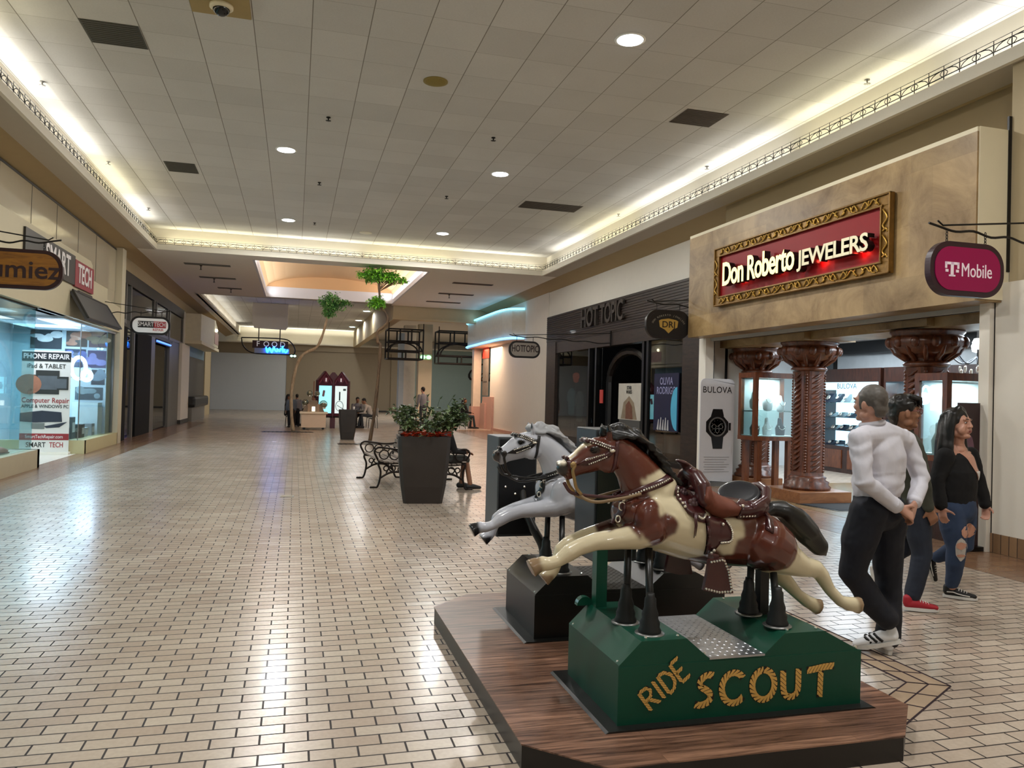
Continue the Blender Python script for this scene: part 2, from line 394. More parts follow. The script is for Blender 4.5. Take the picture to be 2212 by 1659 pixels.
# octagonal planter border laid into the paving round the ride platform
b = MB(); o1 = [(.35, 3.597), (.95, 3.25), (3.006, 3.248), (3.606, 3.597), (3.606, 6.0), (3.0, 6.35), (.95, 6.35), (.35, 6.0)]
o1 = [(2.62, 3.02), (3.606, 3.597), (3.606, 5.25)]; o2 = [(2.58, 3.22), (3.40, 3.70), (3.40, 5.25)]
for i in range(len(o1)-1):
    (ax, ay), (bx, by), (cx, cy), (dx, dy) = o1[i], o1[i+1], o2[i+1], o2[i]
    b.quad((ax, ay, .002), (bx, by, .002), (cx, cy, .002), (dx, dy, .002))
    b.cur = 1
    for (p, q) in (((ax, ay), (bx, by)), ((dx, dy), (cx, cy)), (((ax+dx)/2, (ay+dy)/2), ((bx+cx)/2, (by+cy)/2))): b.tube([(p[0], p[1], .001), (q[0], q[1], .001)], .006, 4)
    L = math.hypot(bx-ax, by-ay)
    for k in range(int(L/.2)+1):
        t = k/max(1, int(L/.2)); b.tube([(ax+(bx-ax)*t, ay+(by-ay)*t, .001), (dx+(cx-dx)*t, dy+(cy-dy)*t, .001)], .005, 4)
    b.cur = 0
structure(b.build('trim_2', [mat('inlay_tile', '#a8927a', .4, var=.12, scale=5), mat('dark_grout', '#33242a', .9)]))
# tray ceiling and its walls
structure(MB().quad((-4.02, Y0, ZC), (7.58, Y0, ZC), (7.58, 23.55, ZC), (-4.02, 23.55, ZC)).build('ceiling', TILEM))
b = MB()
b.box(-4.10, -3.99, Y0, 23.6, ZS+.05, ZC); b.box(7.55, 7.66, Y0, 23.6, ZS+.05, ZC); b.box(-4.0, 7.56, 23.5, 23.59, ZS+.05, ZC)
b.box(-3.99, -3.83, Y0, 23.25, ZS+.05, ZS+.07); b.box(7.40, 7.55, Y0, 23.25, ZS+.05, ZS+.07); b.box(-3.98, 7.54, 23.33, 23.5, ZS+.05, ZS+.07)
structure(b.build('trim_3', FASCIA))
b = MB()   # white lip of the cove
b.box(-3.82, -3.76, Y0, 23.262, ZS-.01, ZS+.14); b.box(7.33, 7.39, Y0, 23.262, ZS-.01, ZS+.14); b.box(-3.819, 7.389, 23.262, 23.32, ZS-.009, ZS+.139)
structure(b.build('trim_4', FASCIA))
b = MB()   # soffits
b.box(-4.30, -3.80, Y0, 23.4, ZS, ZS+.04); b.box(7.37, 7.87, Y0, 23.4, ZS, ZS+.04)
structure(b.build('ceiling', SOFF)); b = MB()
b.box(-4.30, -1.31, 23.4, 33.9, ZS, ZS+.04); b.box(3.95, 7.87, 23.4, 34.3, ZS, ZS+.04); b.box(-3.8, 7.37, 23.3, 23.4, ZS, ZS+.04)
b.box(-1.31, 3.95, 23.4, 24.05, ZS, ZS+.04); b.box(-1.31, 3.95, 33.55, 33.9, ZS, ZS+.04)
b.box(-4.30, -3.80, 33.9, 58.5, ZS, ZS+.04)
structure(b.build('ceiling', mat('far_soffit_lightened', '#f0ebe1', .85, var=.03)))  # same soffit in a paler colour, making up for weak light here
b = MB()
b.prism([(-4.28, ZS+.002), (-4.80, ZS-.18), (-4.80, ZS+.04), (-4.28, ZS+.04)], Y0, 58.5, 'Y'); b.prism([(7.85, ZS+.002), (8.45, ZS-.18), (8.45, ZS+.04), (7.85, ZS+.04)], Y0, 34.3, 'Y')
structure(b.build('trim_5', CROWN))
# skylight well: pale frame and a peach vault
b = MB()
b.box(-1.31, -1.24, 24.05, 33.55, ZS, 5.75); b.box(3.88, 3.95, 24.05, 33.55, ZS, 5.75); b.box(-1.31, 3.95, 33.48, 33.55, ZS, 5.75); b.box(-1.31, 3.95, 24.05, 24.12, ZS, 5.75)
structure(b.build('trim_6', mat('well_frame', '#dfe1e6', .6, var=.02)))
b = MB(); rr = []
for i in range(13):
    a = PI*i/12; rr.append([(1.32-2.56*math.cos(a), y, 5.70+.55*math.sin(a)) for y in (24.1, 33.5)])
for i in range(12): b.quad(rr[i][0], rr[i][1], rr[i+1][1], rr[i+1][0])
b.add([r[0] for r in rr], [list(range(13))]); b.add([r[1] for r in rr], [list(range(13))])
structure(b.build('ceiling', mat('well_vault', '#e5bd8c', .8, var=.02)))
# far tray
structure(MB().quad((-3.9, 33.9, ZC), (4.1, 33.9, ZC), (4.1, 59.4, ZC), (-3.9, 59.4, ZC)).build('ceiling', TILEM))
b = MB(); b.box(-4.0, -3.9, 33.9, 59.4, ZS, ZC+.02); b.box(-3.9, 4.1, 33.8, 33.9, ZS, ZC); b.box(-9, 16, 59.3, 59.4, 4.8, ZC); structure(b.build('trim_7', FASCIA))
b = MB(); b.box(-9, 16, 58.4, 59.4, 4.78, 4.86); structure(b.build('trim_8', FASCIA))
b = MB(); b.box(4.03, 8.9, 34.2, 34.5, 4.72, ZS+.04); b.box(4.03, 4.4, 34.5, 58.5, 4.72, ZC); b.box(4.0, 8.9, 34.15, 34.2, 4.72, 4.80); structure(b.build('wall_header', BEIGE))
b = MB(); b.quad((4.4, 34.5, 5.4), (16, 34.5, 5.4), (16, 59.3, 5.4), (4.4, 59.3, 5.4)); structure(b.build('ceiling', SOFF))
# end walls
b = MB(); b.box(-9, -.63, 59, 59.2, 4.02, 4.80); b.box(-.63, 7.5, 59, 59.2, 0, 4.80); b.box(-.63, 7.5, 58.85, 59, 4.35, 4.80); b.box(6.9, 7.5, 58.85, 59, 0, 4.35); b.box(-.63, -.2, 58.85, 59, 0, 4.35)
structure(b.build('wall_back', TAUPE))
b = MB(); b.box(-9, -.63, 58.9, 59.1, .0, 4.02); structure(b.build('wall_partition', mat('white_partition', '#c7cdd2', .5, var=.02)))
b = MB(); b.box(7.5, 16, 58.9, 59.1, 0, 4.86); b.box(15.9, 16, 34, 59, 0, 5.4); structure(b.build('wall_foodcourt', TEAL))
b = MB(); b.box(-9, 16, Y0-.1, Y0, 0, 6); structure(b.build('wall_front', WHITE))
b = MB(); b.box(-.63, 7.5, 58.83, 58.85, 0, .12); structure(b.build('baseboard_back', CHAR))
# ---- left wall
b = MB()
b.box(-4.85, -4.70, Y0, 16.3, 3.1, ZS); b.box(-4.85, -4.72, 16.3, 22.75, 2.95, ZS); b.box(-4.85, -4.70, 23.2, 36.2, 4.78, ZS)
b.box(-4.85, -4.70, 36.2, 48, 3.5, ZS); b.box(-9, -4.7, 47.9, 48, 0, ZS); b.box(-9, -8.9, 48, 59, 0, ZS); b.box(-4.85, -4.7, 45, 48, 0, 3.5)
structure(b.build('wall_left', BEIGE))
b = MB(); b.box(-4.90, -4.50, 22.75, 23.2, 0, 5.2); structure(b.build('trim_9', mat('pillar_cream', '#c8bfa6', .7, var=.03)))
# ---- right wall
b = MB()
b.box(8.40, 8.6, 25.8, 34.0, 0, ZS); b.box(8.42, 8.6, 13.3, 25.8, 4.28, ZS)
structure(b.build('wall_right', WHITE)); structure(MB().box(7.9, 8.6, 6.7, 13.4, 4.6, ZS).build('wall_right', mat('upper_tan_shade', '#8f7c5b', .8, var=.04)))  # tan wall above the jeweller, darkened to hold the shadow there
structure(MB().box(7.44, 7.6, Y0, 6.74, 2.93, ZS).build('wall_phone_shop', mat('shop_tan', '#b3a384', .7, var=.03))); structure(MB().box(7.36, 7.6, Y0, 6.83, .21, 2.93).build('wall_phone_shop', mat('shop_white', '#d9d2c6', .6, var=.03)))
structure(MB().box(7.345, 7.6, Y0, 6.835, 0, .21).build('baseboard_right', brick_mat('base_tile', '#8b6b4d', '#7d5f43', '#33231c', .10, .22, .005, 0, (0, 0), 'YZ', .4)))
structure(MB().box(7.36, 7.45, 6.835, 6.86, .2, 2.9).box(7.40, 7.45, 6.735, 6.76, 3.05, 4.75).build('trim_10', BLACK))
# white end wall and pink base of the food court front
b = MB(); b.box(8.34, 8.42, 26.0, 34.6, .0, .10); b.box(8.30, 8.42, 33.2, 35.0, 0, 1.45); b.box(8.22, 8.42, 34.2, 35.1, 0, 1.15); structure(b.build('baseboard_foodcourt', PINK))

# ---- railings on the cove lip
def railing(name, label, p0, p1, inward):
    p0 = Vector(p0); p1 = Vector(p1); L = (p1-p0).length; d = (p1-p0).normalized(); n = int(L/.23); s = L/n
    M = basis(p0, d, (0, 0, 1)); t = thing(name, label, 'railing', tuple(p0), 'cove railings')
    b = MB(); b.box(0, L, .0, .012, -.004, .004, M); b.box(0, L, .045, .057, -.004, .004, M); b.box(0, L, .128, .138, -.005, .005, M); b.box(0, L, .178, .184, -.003, .003, M)
    b.build('rail', IRON, t)
    b = MB()
    for k in range(n):
        x = k*s; b.box(x-.005, x+.005, 0, .138, -.004, .004, M)
        b.box(x-.003, x+.003, .138, .18, -.003, .003, M)
        sg = 1 if k % 2 == 0 else -1; xa = x if sg > 0 else x+s
        pts = [(xa+sg*(.012+.5*s*(1-math.cos(q*PI/2))*1.5), .048+.085*math.sin(q*PI/2), 0) for q in (0, .25, .5, .75, 1)]
        b.tube([M @ Vector(p) for p in pts], .006, 4)
        pts = [(xa+sg*(s-.012-.2*s*math.sin(q*PI)), .052+.078*q, 0) for q in (0, .25, .5, .75, 1)]
        b.tube([M @ Vector(p) for p in pts], .005, 4)
    b.build('scrollwork', IRON, t)
zr = ZS+.14
railing('cove_railing', 'low black iron scroll railing along the lip of the left light cove', (-3.79, -6, zr), (-3.79, 23.29, zr), 1)
railing('cove_railing', 'low black iron scroll railing along the right light cove above the jeweller', (7.36, -6, zr), (7.36, 23.29, zr), 1)
railing('cove_railing', 'low black iron scroll railing across the far end of the big ceiling tray', (-3.78, 23.29, zr), (7.36, 23.29, zr), 1)

# ---- ceiling fittings
LAMP = glow('lamp_white', '#f4faff', 14); RINGM = mat('lamp_ring', '#f2f2ee', .4); LAMPC = glow('lamp_ice', '#bdf3ff', 9)
def downlight(x, y, label, ice=False, r=.165):
    t = thing('recessed_downlight', label, 'ceiling light', (x, y, ZC), 'recessed downlights')
    b = MB(); b.lathe([(r, -.008), (r+.025, -.004), (r+.025, .0), (r, .0), (r-.01, .02)], 28, (x, y, ZC-.004)); b.build('trim_ring', RINGM, t, True)
    b = MB(); b.lathe([(.001, -.02), (r*.55, -.018), (r*.95, -.003), (r, .01), (.001, .012)], 28, (x, y, ZC-.012)); b.build('lamp', LAMPC if ice else LAMP, t, True)
for (x, y), l in zip(DOWN[1:], ['round downlight nearest the camera in the right row of the ceiling tray', 'round downlight in the left row, nearest of its row', 'round downlight in the right row, second from the camera', 'round downlight in the left row close to the far cove', 'round downlight in the right row close to the far cove']):
    downlight(x, y, l)
for (x, y), l, ic in zip(DOWN_FAR, ['far white downlight nearest on the left beyond the skylight well', 'far icy green downlight on the left above the food sign', 'far downlight half hidden behind the taller tree', 'far white downlight right of the trees, second of its row', 'farthest bluish downlight right of the trees'], [0, 1, 1, 0, 1]):
    downlight(x, y, l, ic, .2)
for x, y, c, l, nm in ((1.75, 21.8, '#e9e3d2', 'round off white ceiling speaker near the far cove', 'ceiling_speaker'), (1.77, 10.8, '#8b7a3a', 'round brownish yellow stained ceiling speaker in the middle tiles', 'ceiling_speaker')):
    t = thing(nm, l, 'speaker', (x, y, ZC), 'ceiling speakers')
    b = MB(); b.lathe([(.001, -.012), (.12, -.014), (.15, -.010), (.165, -.004), (.165, 0), (.001, 0)], 28, (x, y, ZC)); b.build('grille', mat('speaker_'+c[1:], c, .8, var=.2, scale=60), t, True)
    b = MB(); b.lathe([(.155, -.012), (.172, -.012), (.172, 0), (.155, 0)], 28, (x, y, ZC)); b.build('rim', mat('rim_'+c[1:], c, .6), t, True)
b = MB()
SPR = [(-3.65, 12.7, 'left edge, nearest'), (-3.65, 16.85, 'left edge, second'), (-3.6, 20.9, 'left edge, third'), (7.28, 8.82, 'right edge, nearest'), (7.28, 13.06, 'right edge, second'), (7.28, 17.2, 'right edge, third'), (.39, 12.8, 'left of centre, nearest'), (3.12, 12.85, 'right of centre, nearest'), (.37, 16.9, 'left of centre, second'), (3.11, 17.05, 'right of centre, second'), (.37, 21.05, 'left of centre, farthest')]
for x, y, l in SPR:
    dk = -1 < x < 5
    t = thing('fire_sprinkler', 'small pendant fire sprinkler in the ceiling tray, %s of its row' % l, 'sprinkler', (x, y, ZC), 'ceiling sprinklers')
    b = MB(); b.lathe([(.035, 0), (.035, -.012), (.012, -.018), (.010, -.05), (.001, -.05)], 10, (x, y, ZC)); b.build('body', IRON if dk else STEEL, t)
    b = MB(); b.lathe([(.001, -.062), (.028, -.060), (.030, -.055), (.001, -.05)], 10, (x, y, ZC))
    for k in range(4): b.box(-.045, .045, -.006, .006, -.058, -.054, Matrix.Translation((x, y, ZC)) @ Matrix.Rotation(k*PI/4, 4, 'Z'))
    b.build('deflector', IRON if dk else STEEL, t)
VENTM = mat('vent_dark', '#4c4a41', .7, var=.1, scale=3); VENTR = mat('vent_brown', '#51483f', .7, var=.1, scale=3)
for x0, x1, y0, y1, l, m in ((-2.62, -1.96, 10.34, 11.01, 'dark grey air return panel, nearest on the left', VENTM), (-2.59, -2.02, 16.4, 17.12, 'dark grey air return panel, farther on the left', VENTM), (5.545, 6.243, 10.56, 11.17, 'brownish grey air return panel, nearest on the right', VENTR), (4.86, 6.24, 16.8, 17.43, 'long brown air return panel above the dark shop', VENTR)):
    t = thing('air_return_panel', l+' side of the ceiling' if 'above' not in l else l, 'vent', (x0, y0, ZC-.01), 'air return panels')
    MB().box(x0, x1, y0, y1, ZC-.006, ZC-.001).build('panel', m, t)
    b = MB()
    for k in range(12): yy = y0+(y1-y0)*(k+.5)/12; b.box(x0+.02, x1-.02, yy-.012, yy+.012, ZC-.012, ZC-.005)
    b.build('louvre', m, t)
t = thing('security_camera', 'black dome security camera on a beige ceiling panel at the top edge', 'camera', (-.95, 9.3, ZC))
MB().box(-1.27, -.62, 8.95, 9.68, ZC-.02, ZC).build('mounting_panel', mat('cam_panel', '#a8925f', .7), t)
MB().lathe([(.13, 0), (.13, -.03), (.10, -.045), (.001, -.045)], 20, (-.93, 9.42, ZC-.02)).build('collar', CREAM, t, True)
MB().ball((-.93, 9.42, ZC-.06), (.095, .095, .08), 14).build('dome', mat('dome_black', '#0a0a0a', .05), t, True)
SLOT = mat('slot_grey', '#77736b', .6); SL2 = mat('slot_brown', '#5f4f45', .6)
for k, (x0, x1, y, side) in enumerate([(-3.36, -2.03, 25.6, 'left'), (-3.25, -2.08, 28.55, 'left'), (-2.91, -2.06, 31.35, 'left'), (5.05, 6.43, 26.05, 'right'), (5.10, 6.43, 29.05, 'right'), (5.09, 6.5, 31.85, 'right')]):
    t = thing('slot_diffuser', 'long slot air diffuser in the soffit %s of the skylight well, %s of three' % (side, ('nearest', 'middle', 'farthest')[k % 3]), 'vent', (x0, y, ZS), 'slot diffusers')
    b = MB(); b.box(x0, x1, y-.13, y+.13, ZS-.02, ZS+.002); b.build('plenum', SLOT if side == 'left' else SL2, t)
    b = MB()
    for q in (-.07, 0, .07): b.box(x0+.03, x1-.03, y+q-.012, y+q+.012, ZS-.026, ZS-.018)
    b.build('blade', SLOT if side == 'left' else SL2, t)
    if side == 'left' or k == 4:
        xx = x0+.45; tt = thing('fire_sprinkler', 'tiny soffit sprinkler beside the %s slot diffuser %s of the well' % (('nearest', 'middle', 'farthest')[k % 3], side), 'sprinkler', (xx, y+.3, ZS), 'soffit sprinklers')
        MB().lathe([(.04, 0), (.04, -.02), (.012, -.03), (.012, -.12), (.03, -.13), (.001, -.13)], 8, (xx, y+.25, ZS)).build('body', IRON, tt)
        MB().lathe([(.001, -.14), (.04, -.138), (.04, -.133), (.001, -.13)], 8, (xx, y+.25, ZS)).build('deflector', IRON, tt)
# ================================================================= RIDE PLATFORM AND THE TWO HORSE RIDES
from mathutils.bvhtree import BVHTree
WOODP = wood_mat('platform_planks', '#41291f', '#a07a64', 'X', 3.0, .36, .10, (.92, .118), 16, .35)
t = thing('ride_platform', 'low brown wood plank platform with cut corners under the two horse rides', 'platform', (1.95, 4.4, 0))
PLAT = [(.96, 3.17), (1.25, 2.88), (2.65, 2.88), (2.935, 3.17), (2.935, 5.62), (2.65, 5.90), (1.25, 5.60), (.96, 5.32)]
PLAT = [(.96, 3.17), (1.25, 2.885), (2.65, 2.885), (2.935, 3.18), (2.935, 5.33), (2.65, 5.61), (1.25, 5.61), (.96, 5.32)]
MB().prism(PLAT, .106, .112, 'Z').build('deck', WOODP, t)
MB().prism([(x+(.004 if x < 1.9 else -.004), y+(.004 if y < 4 else -.004)) for x, y in PLAT], 0.0, .106, 'Z').build('skirt', mat('skirt_black', '#191514', .35, var=.25, scale=4), t)

def stud_row(mb, bvh, pts, n, r=.0055, sgn=-1, lift=.010):
    r *= 1.1; lift += .002
    L = [0]
    for a, b_ in zip(pts, pts[1:]): L.append(L[-1]+math.hypot(b_[0]-a[0], b_[1]-a[1]))
    for k in range(n):
        s = L[-1]*k/max(1, n-1); i = max(j for j in range(len(L)) if L[j] <= s+1e-9); i = min(i, len(pts)-2)
        u = (s-L[i])/max(1e-6, L[i+1]-L[i]); x = pts[i][0]+(pts[i+1][0]-pts[i][0])*u; z = pts[i][1]+(pts[i+1][1]-pts[i][1])*u
        y = bvh(x, z, sgn); mb.ball((x, y+sgn*lift, z), r, 6)
def drape(mb, hit, pts, w, thick=.007, sgn=-1, n=22):
    P = [Vector((x, 0, z)) for x, z in pts]; P = bez(P, n); R = []
    for i, p in enumerate(P):
        a = P[max(0, i-1)]; b_ = P[min(len(P)-1, i+1)]; t_ = (b_-a).normalized(); nn = Vector((-t_.z, 0, t_.x))
        row = []
        for q in (-.5, 0, .5):
            c = p+nn*w*q; row.append((c.x, hit(c.x, c.z, sgn)+sgn*thick, c.z))
        back = [(x, y-sgn*thick*1.6, z) for x, y, z in row]
        R.append(row+back[::-1])
    mb.rings(R)
def drape_poly(mb, hit, poly, off=.008, thick=.010, sgn=-1, flat=None):
    Q = []
    for i in range(len(poly)):
        a = poly[i]; b_ = poly[(i+1) % len(poly)]; k = max(1, int(math.hypot(b_[0]-a[0], b_[1]-a[1])/.03))
        for j in range(k): Q.append((a[0]+(b_[0]-a[0])*j/k, a[1]+(b_[1]-a[1])*j/k))
    bm = bmesh.new(); vs = [bm.verts.new((x, 0, z)) for x, z in Q]; f = bm.faces.new(vs)
    bmesh.ops.triangulate(bm, faces=[f], quad_method='BEAUTY', ngon_method='BEAUTY')
    for _ in range(2):
        long = [e for e in bm.edges if e.calc_length() > .04 and not e.is_boundary]
        if long: bmesh.ops.subdivide_edges(bm, edges=long, cuts=1); bmesh.ops.triangulate(bm, faces=bm.faces[:])
    bm.verts.index_update(); bm.verts.ensure_lookup_table()
    top = []; m = len(bm.verts)
    for v in bm.verts:
        y = flat if flat is not None else hit(v.co.x, v.co.z, sgn); top.append((v.co.x, y+sgn*off, v.co.z))
    bot = [(x, y-sgn*thick, z) for x, y, z in top]
    fs = [[v.index for v in f.verts] for f in bm.faces]; fs2 = [[i+m for i in reversed(f)] for f in fs]
    side = []
    for e in bm.edges:
        if e.is_boundary: a, b_ = e.verts[0].index, e.verts[1].index; side.append((a, b_, b_+m, a+m))
    mb.add(top+bot, fs+fs2+side); bm.free()

def make_horse(root, YC, dz, pal):
    """galloping ride horse, nose towards -x, symmetric about y=YC"""
    def J(x, y, z): return (x, YC+y, z+dz)
    S = (0, 1, 0)
    m = MB()
    m.limb([J(2.40, 0, .87), J(2.32, 0, .88), J(2.20, 0, .90), J(2.05, 0, .905), J(1.90, 0, .94), J(1.77, 0, .975), J(1.67, 0, 1.01), J(1.60, 0, 1.025)],
           [(.085, .10), (.135, .155), (.145, .168), (.142, .160), (.148, .160), (.148, .155), (.135, .150), (.10, .10)], 24, S)
    m.limb([J(1.73, 0, 1.09), J(1.68, 0, 1.138), J(1.615, 0, 1.24), J(1.557, 0, 1.30), J(1.51, 0, 1.350)], [(.10, .15), (.09, .128), (.072, .097), (.06, .082), (.048, .062)], 20, S)
    m.limb([J(1.49, 0, 1.315), J(1.43, 0, 1.303), J(1.38, 0, 1.284), J(1.33, 0, 1.257), J(1.285, 0, 1.237), J(1.258, 0, 1.232), J(1.248, 0, 1.230)],
           [(.058, .080), (.061, .083), (.058, .076), (.047, .060), (.041, .050), (.040, .044), (.034, .036)], 20, S)
    m.limb([J(1.30, 0, 1.205), J(1.275, 0, 1.192)], [(.028, .022), (.024, .018)], 12, S)        # lower jaw and chin
    for s in (-1, 1):
        m.ball(J(1.468, s*.040, 1.262), (.055, .025, .052), 12)          # cheek
        m.ball(J(1.395, s*.052, 1.333), (.028, .014, .014), 10)          # brow
        m.ball(J(1.243, s*.030, 1.253), (.020, .014, .018), 8)
        m.limb([J(1.475, s*.032, 1.385), J(1.468, s*.040, 1.420), J(1.462, s*.042, 1.452)], [(.020, .017), (.019, .013), (.005, .005)], 10, S)   # ear
        m.ball(J(1.66, s*.115, .985), (.085, .045, .115), 14)            # shoulder muscle
        m.ball(J(1.76, s*.125, .985), (.05, .03, .05), 10)
        m.ball(J(2.30, s*.105, .88), (.12, .05, .13), 14)
    def fleg(s, P):
        m.limb([J(a, s*(.085+b), c) for a, b, c, _ in P], [r for *_, r in P], 16)
    fleg(-1, [(1.68, .0, .95, .085), (1.60, .0, .915, .068), (1.52, 0, .905, .053), (1.394, 0, .893, .043), (1.31, 0, .868, .040), (1.265, 0, .845, .041), (1.21, 0, .808, .030), (1.165, 0, .795, .032), (1.135, 0, .798, .036), (1.105, 0, .79, .034)])
    fleg(1, [(1.68, 0, .96, .085), (1.60, 0, .925, .066), (1.50, 0, .905, .050), (1.40, 0, .882, .042), (1.32, 0, .85, .040), (1.285, 0, .82, .041), (1.262, 0, .765, .029), (1.245, 0, .728, .032), (1.225, 0, .708, .034)])
    fleg(-1, [(2.31, 0, .86, .14), (2.38, 0, .82, .125), (2.45, 0, .775, .085), (2.54, -.0, .738, .056), (2.615, 0, .722, .046), (2.648, 0, .69, .040), (2.70, 0, .612, .030), (2.765, 0, .552, .030), (2.815, 0, .534, .037), (2.845, 0, .53, .038)])
    fleg(1, [(2.31, 0, .84, .13), (2.40, 0, .78, .10), (2.47, 0, .705, .066), (2.535, 0, .64, .044), (2.575, 0, .605, .039), (2.63, 0, .55, .030), (2.69, 0, .508, .034), (2.73, 0, .490, .037)])
    for s, a, c, d in ((-1, (1.115, .795), (1.075, .775), .040), (1, (1.225, .712), (1.190, .685), .038), (-1, (2.845, .53), (2.882, .522), .041), (1, (2.725, .49), (2.765, .475), .041)):
        m.tube([J(a[0], s*.085, a[1]), J(c[0], s*.085, c[1])], [.036, d+.006], 16)
    body = fuse(m, 'horse', .0062, pal['body'], root, 11, .5)
    paint(body, lambda co, n: pal['fn'](co.x, co.y-YC, co.z-dz, n))
    bm = bmesh.new(); bm.from_mesh(body.data); tree = BVHTree.FromBMesh(bm); bm.free()
    memo = {}
    def hit(x, z, sgn):
        r = tree.ray_cast(Vector((x, YC+sgn*.6, z+dz)), Vector((0, -sgn, 0)), 1.0)[0]
        if r is not None: memo['y'] = r.y; return r.y
        q = tree.find_nearest(Vector((x, YC+sgn*.03, z+dz)))[0]
        return q.y if q is not None else YC+sgn*.05
    class ZH:                                                       # build straps in horse height, then shift by dz
        pass
    def done(mb, name, mt, smooth=True, par=body):
        for v in mb.v: v.z += dz
        return mb.build(name, mt, par, smooth)
    LE, ST, ME = pal['leather'], pal['stud'], pal['metal']
    # mane and tail
    m = MB(); crest = [(1.455, 1.405), (1.485, 1.422), (1.535, 1.428), (1.585, 1.420), (1.66, 1.374), (1.725, 1.315), (1.765, 1.255), (1.80, 1.208), (1.835, 1.19)]
    m.limb([J(a, 0, c) for a, c in bez_xz(crest, 24)], [(.022+.012*math.sin(i*1.9), .026+.010*math.sin(i*1.3)) for i in range(len(bez_xz(crest, 24)))], 10, S)
    CR = bez_xz(crest, 40); rnd = random.Random(3)
    for i, (a, c) in enumerate(CR[2:-2]):
        for s in (-1, 1):
            L = (.05+.03*rnd.random())*(.75 if s < 0 else 1.5); k = .02+.02*rnd.random()
            m.limb([J(a, s*.010, c-.004), J(a+.01+k*.5, s*.034, c-.018-L*.3), J(a+.02+k, s*.050, c-L*.8)], [.014, .014, .006], 8)
    fuse(m, 'mane', .0065, pal['hair'], body, 1, .4, lambda co, n: .003*math.sin(120*(co.x*.5+co.z)+5*noise.noise(co*12)))
    m = MB(); TL = [(2.36, 1.00), (2.40, 1.02), (2.47, 1.015), (2.55, .965), (2.63, .89), (2.70, .81), (2.735, .772)]
    m.limb([J(a, 0, c) for a, c in TL], [(.03, .03), (.036, .04), (.052, .050), (.066, .064), (.066, .066), (.045, .046), (.012, .012)], 12, S)
    fuse(m, 'tail', .008, pal['hair'], body, 2, .4, lambda co, n: .005*math.sin(70*(co.y-YC)+30*(co.x-co.z)*.15+3*noise.noise(co*8)))
    # eyes
    for s in (-1, 1):
        m = MB(); m.ball((1.387, YC+s*.0545, 1.322), (.017, .011, .013), 10); done(m, 'eye', pal['eye'])
    # bridle: straps with their studs, one set on each side of the head
    for s in (-1, 1):
        m = MB(); drape(m, hit, [(1.262, 1.284), (1.270, 1.262), (1.283, 1.235)], .020, .006, s, 8); m.tube([J(1.262, s*y, 1.2845+.002*(1-y/.03)-dz) for y in (.034, .02, -.001)], .008, 6); done(m, 'noseband', LE)
        m = MB(); drape(m, hit, [(1.358, 1.372), (1.412, 1.358), (1.466, 1.338), (1.50, 1.330)], .024, .006, s, 12); m.tube([(1.357, YC+s*y, 1.366+.004*(1-y/.05)) for y in (.05, .03, -.001)], .010, 6); m.cur = 1
        stud_row(m, hit, [(1.357, 1.378), (1.412, 1.364), (1.466, 1.344)], 12, .0042, s, .009); stud_row(m, hit, [(1.357, 1.366), (1.412, 1.351), (1.466, 1.331)], 12, .0042, s, .009); done(m, 'browband', [LE, ST])
        m = MB(); drape(m, hit, [(1.512, 1.365), (1.503, 1.310), (1.496, 1.262), (1.486, 1.215)], .018, .006, s, 12); done(m, 'throat_latch', LE)
        m = MB(); drape_poly(m, hit, [(1.300, 1.252), (1.351, 1.285), (1.435, 1.310), (1.475, 1.332), (1.500, 1.322), (1.462, 1.290), (1.362, 1.250)], .006, .010, s); m.cur = 1
        stud_row(m, hit, [(1.345, 1.276), (1.390, 1.292), (1.432, 1.304)], 10, .0042, s, .009); stud_row(m, hit, [(1.362, 1.258), (1.405, 1.275), (1.446, 1.292)], 10, .0042, s, .009); done(m, 'cheek_plate', [LE, ST])
        m = MB(); pts = bez([(1.276, YC+s*.052, 1.252), (1.286, YC+s*.055, 1.262), (1.292, YC+s*.055, 1.250), (1.282, YC+s*.055, 1.225), (1.291, YC+s*.055, 1.186), (1.304, YC+s*.05, 1.144), (1.330, YC+s*.05, 1.112)], 24)
        m.tube(pts, [.010, .010]+[.0085]*(len(pts)-2), 8); m.ball((1.284, YC+s*.055, 1.252), (.016, .008, .016), 8); done(m, 'bit', pal['bit'])
        m = MB(); m.ball((1.478, YC+s*.066, 1.322), (.017, .007, .009), 8); done(m, 'cheek_buckle', ME)
        m = MB(); p1 = bez([(1.322, YC+s*.05, 1.109), (1.349, YC+s*.055, 1.091), (1.385, YC+s*.06, 1.079), (1.427, YC+s*.065, 1.078), (1.469, YC+s*.075, 1.086), (1.54, YC+s*.093, 1.10), (1.62, hit(1.64, 1.13, s)+s*.012, 1.118)], 24)
        m.tube(p1, .008, 6, flat=((0, 1, 0), .6)); done(m, 'rein', pal['rein'])
    m = MB(); p = bez([(1.250, YC-.02, 1.168), (1.277, YC-.03, 1.125), (1.314, YC-.035, 1.112), (1.393, YC-.05, 1.103), (1.478, YC-.07, 1.100), (1.56, YC-.085, 1.112)], 24)
    m.tube(p, .0085, 6, flat=((0, 1, 0), .6)); done(m, 'chin_rein', LE)
    # breast strap
    bs = [(1.80, 1.196), (1.779, 1.188), (1.70, 1.160), (1.644, 1.140), (1.586, 1.112), (1.53, 1.087)]
    for s in (-1, 1):
        m = MB(); drape(m, hit, bs, .036, .008, s, 24); m.cur = 1; stud_row(m, hit, bs[1:], 22, .0052, s, .012); done(m, 'breast_strap', [LE, ST])
    m = MB(); drape(m, hit, [(1.545, 1.095), (1.535, 1.034), (1.522, .995), (1.507, .965)], .022, .008, -1, 12); done(m, 'strap_drop', LE)
    yb = hit(1.54, 1.07, -1)-.012
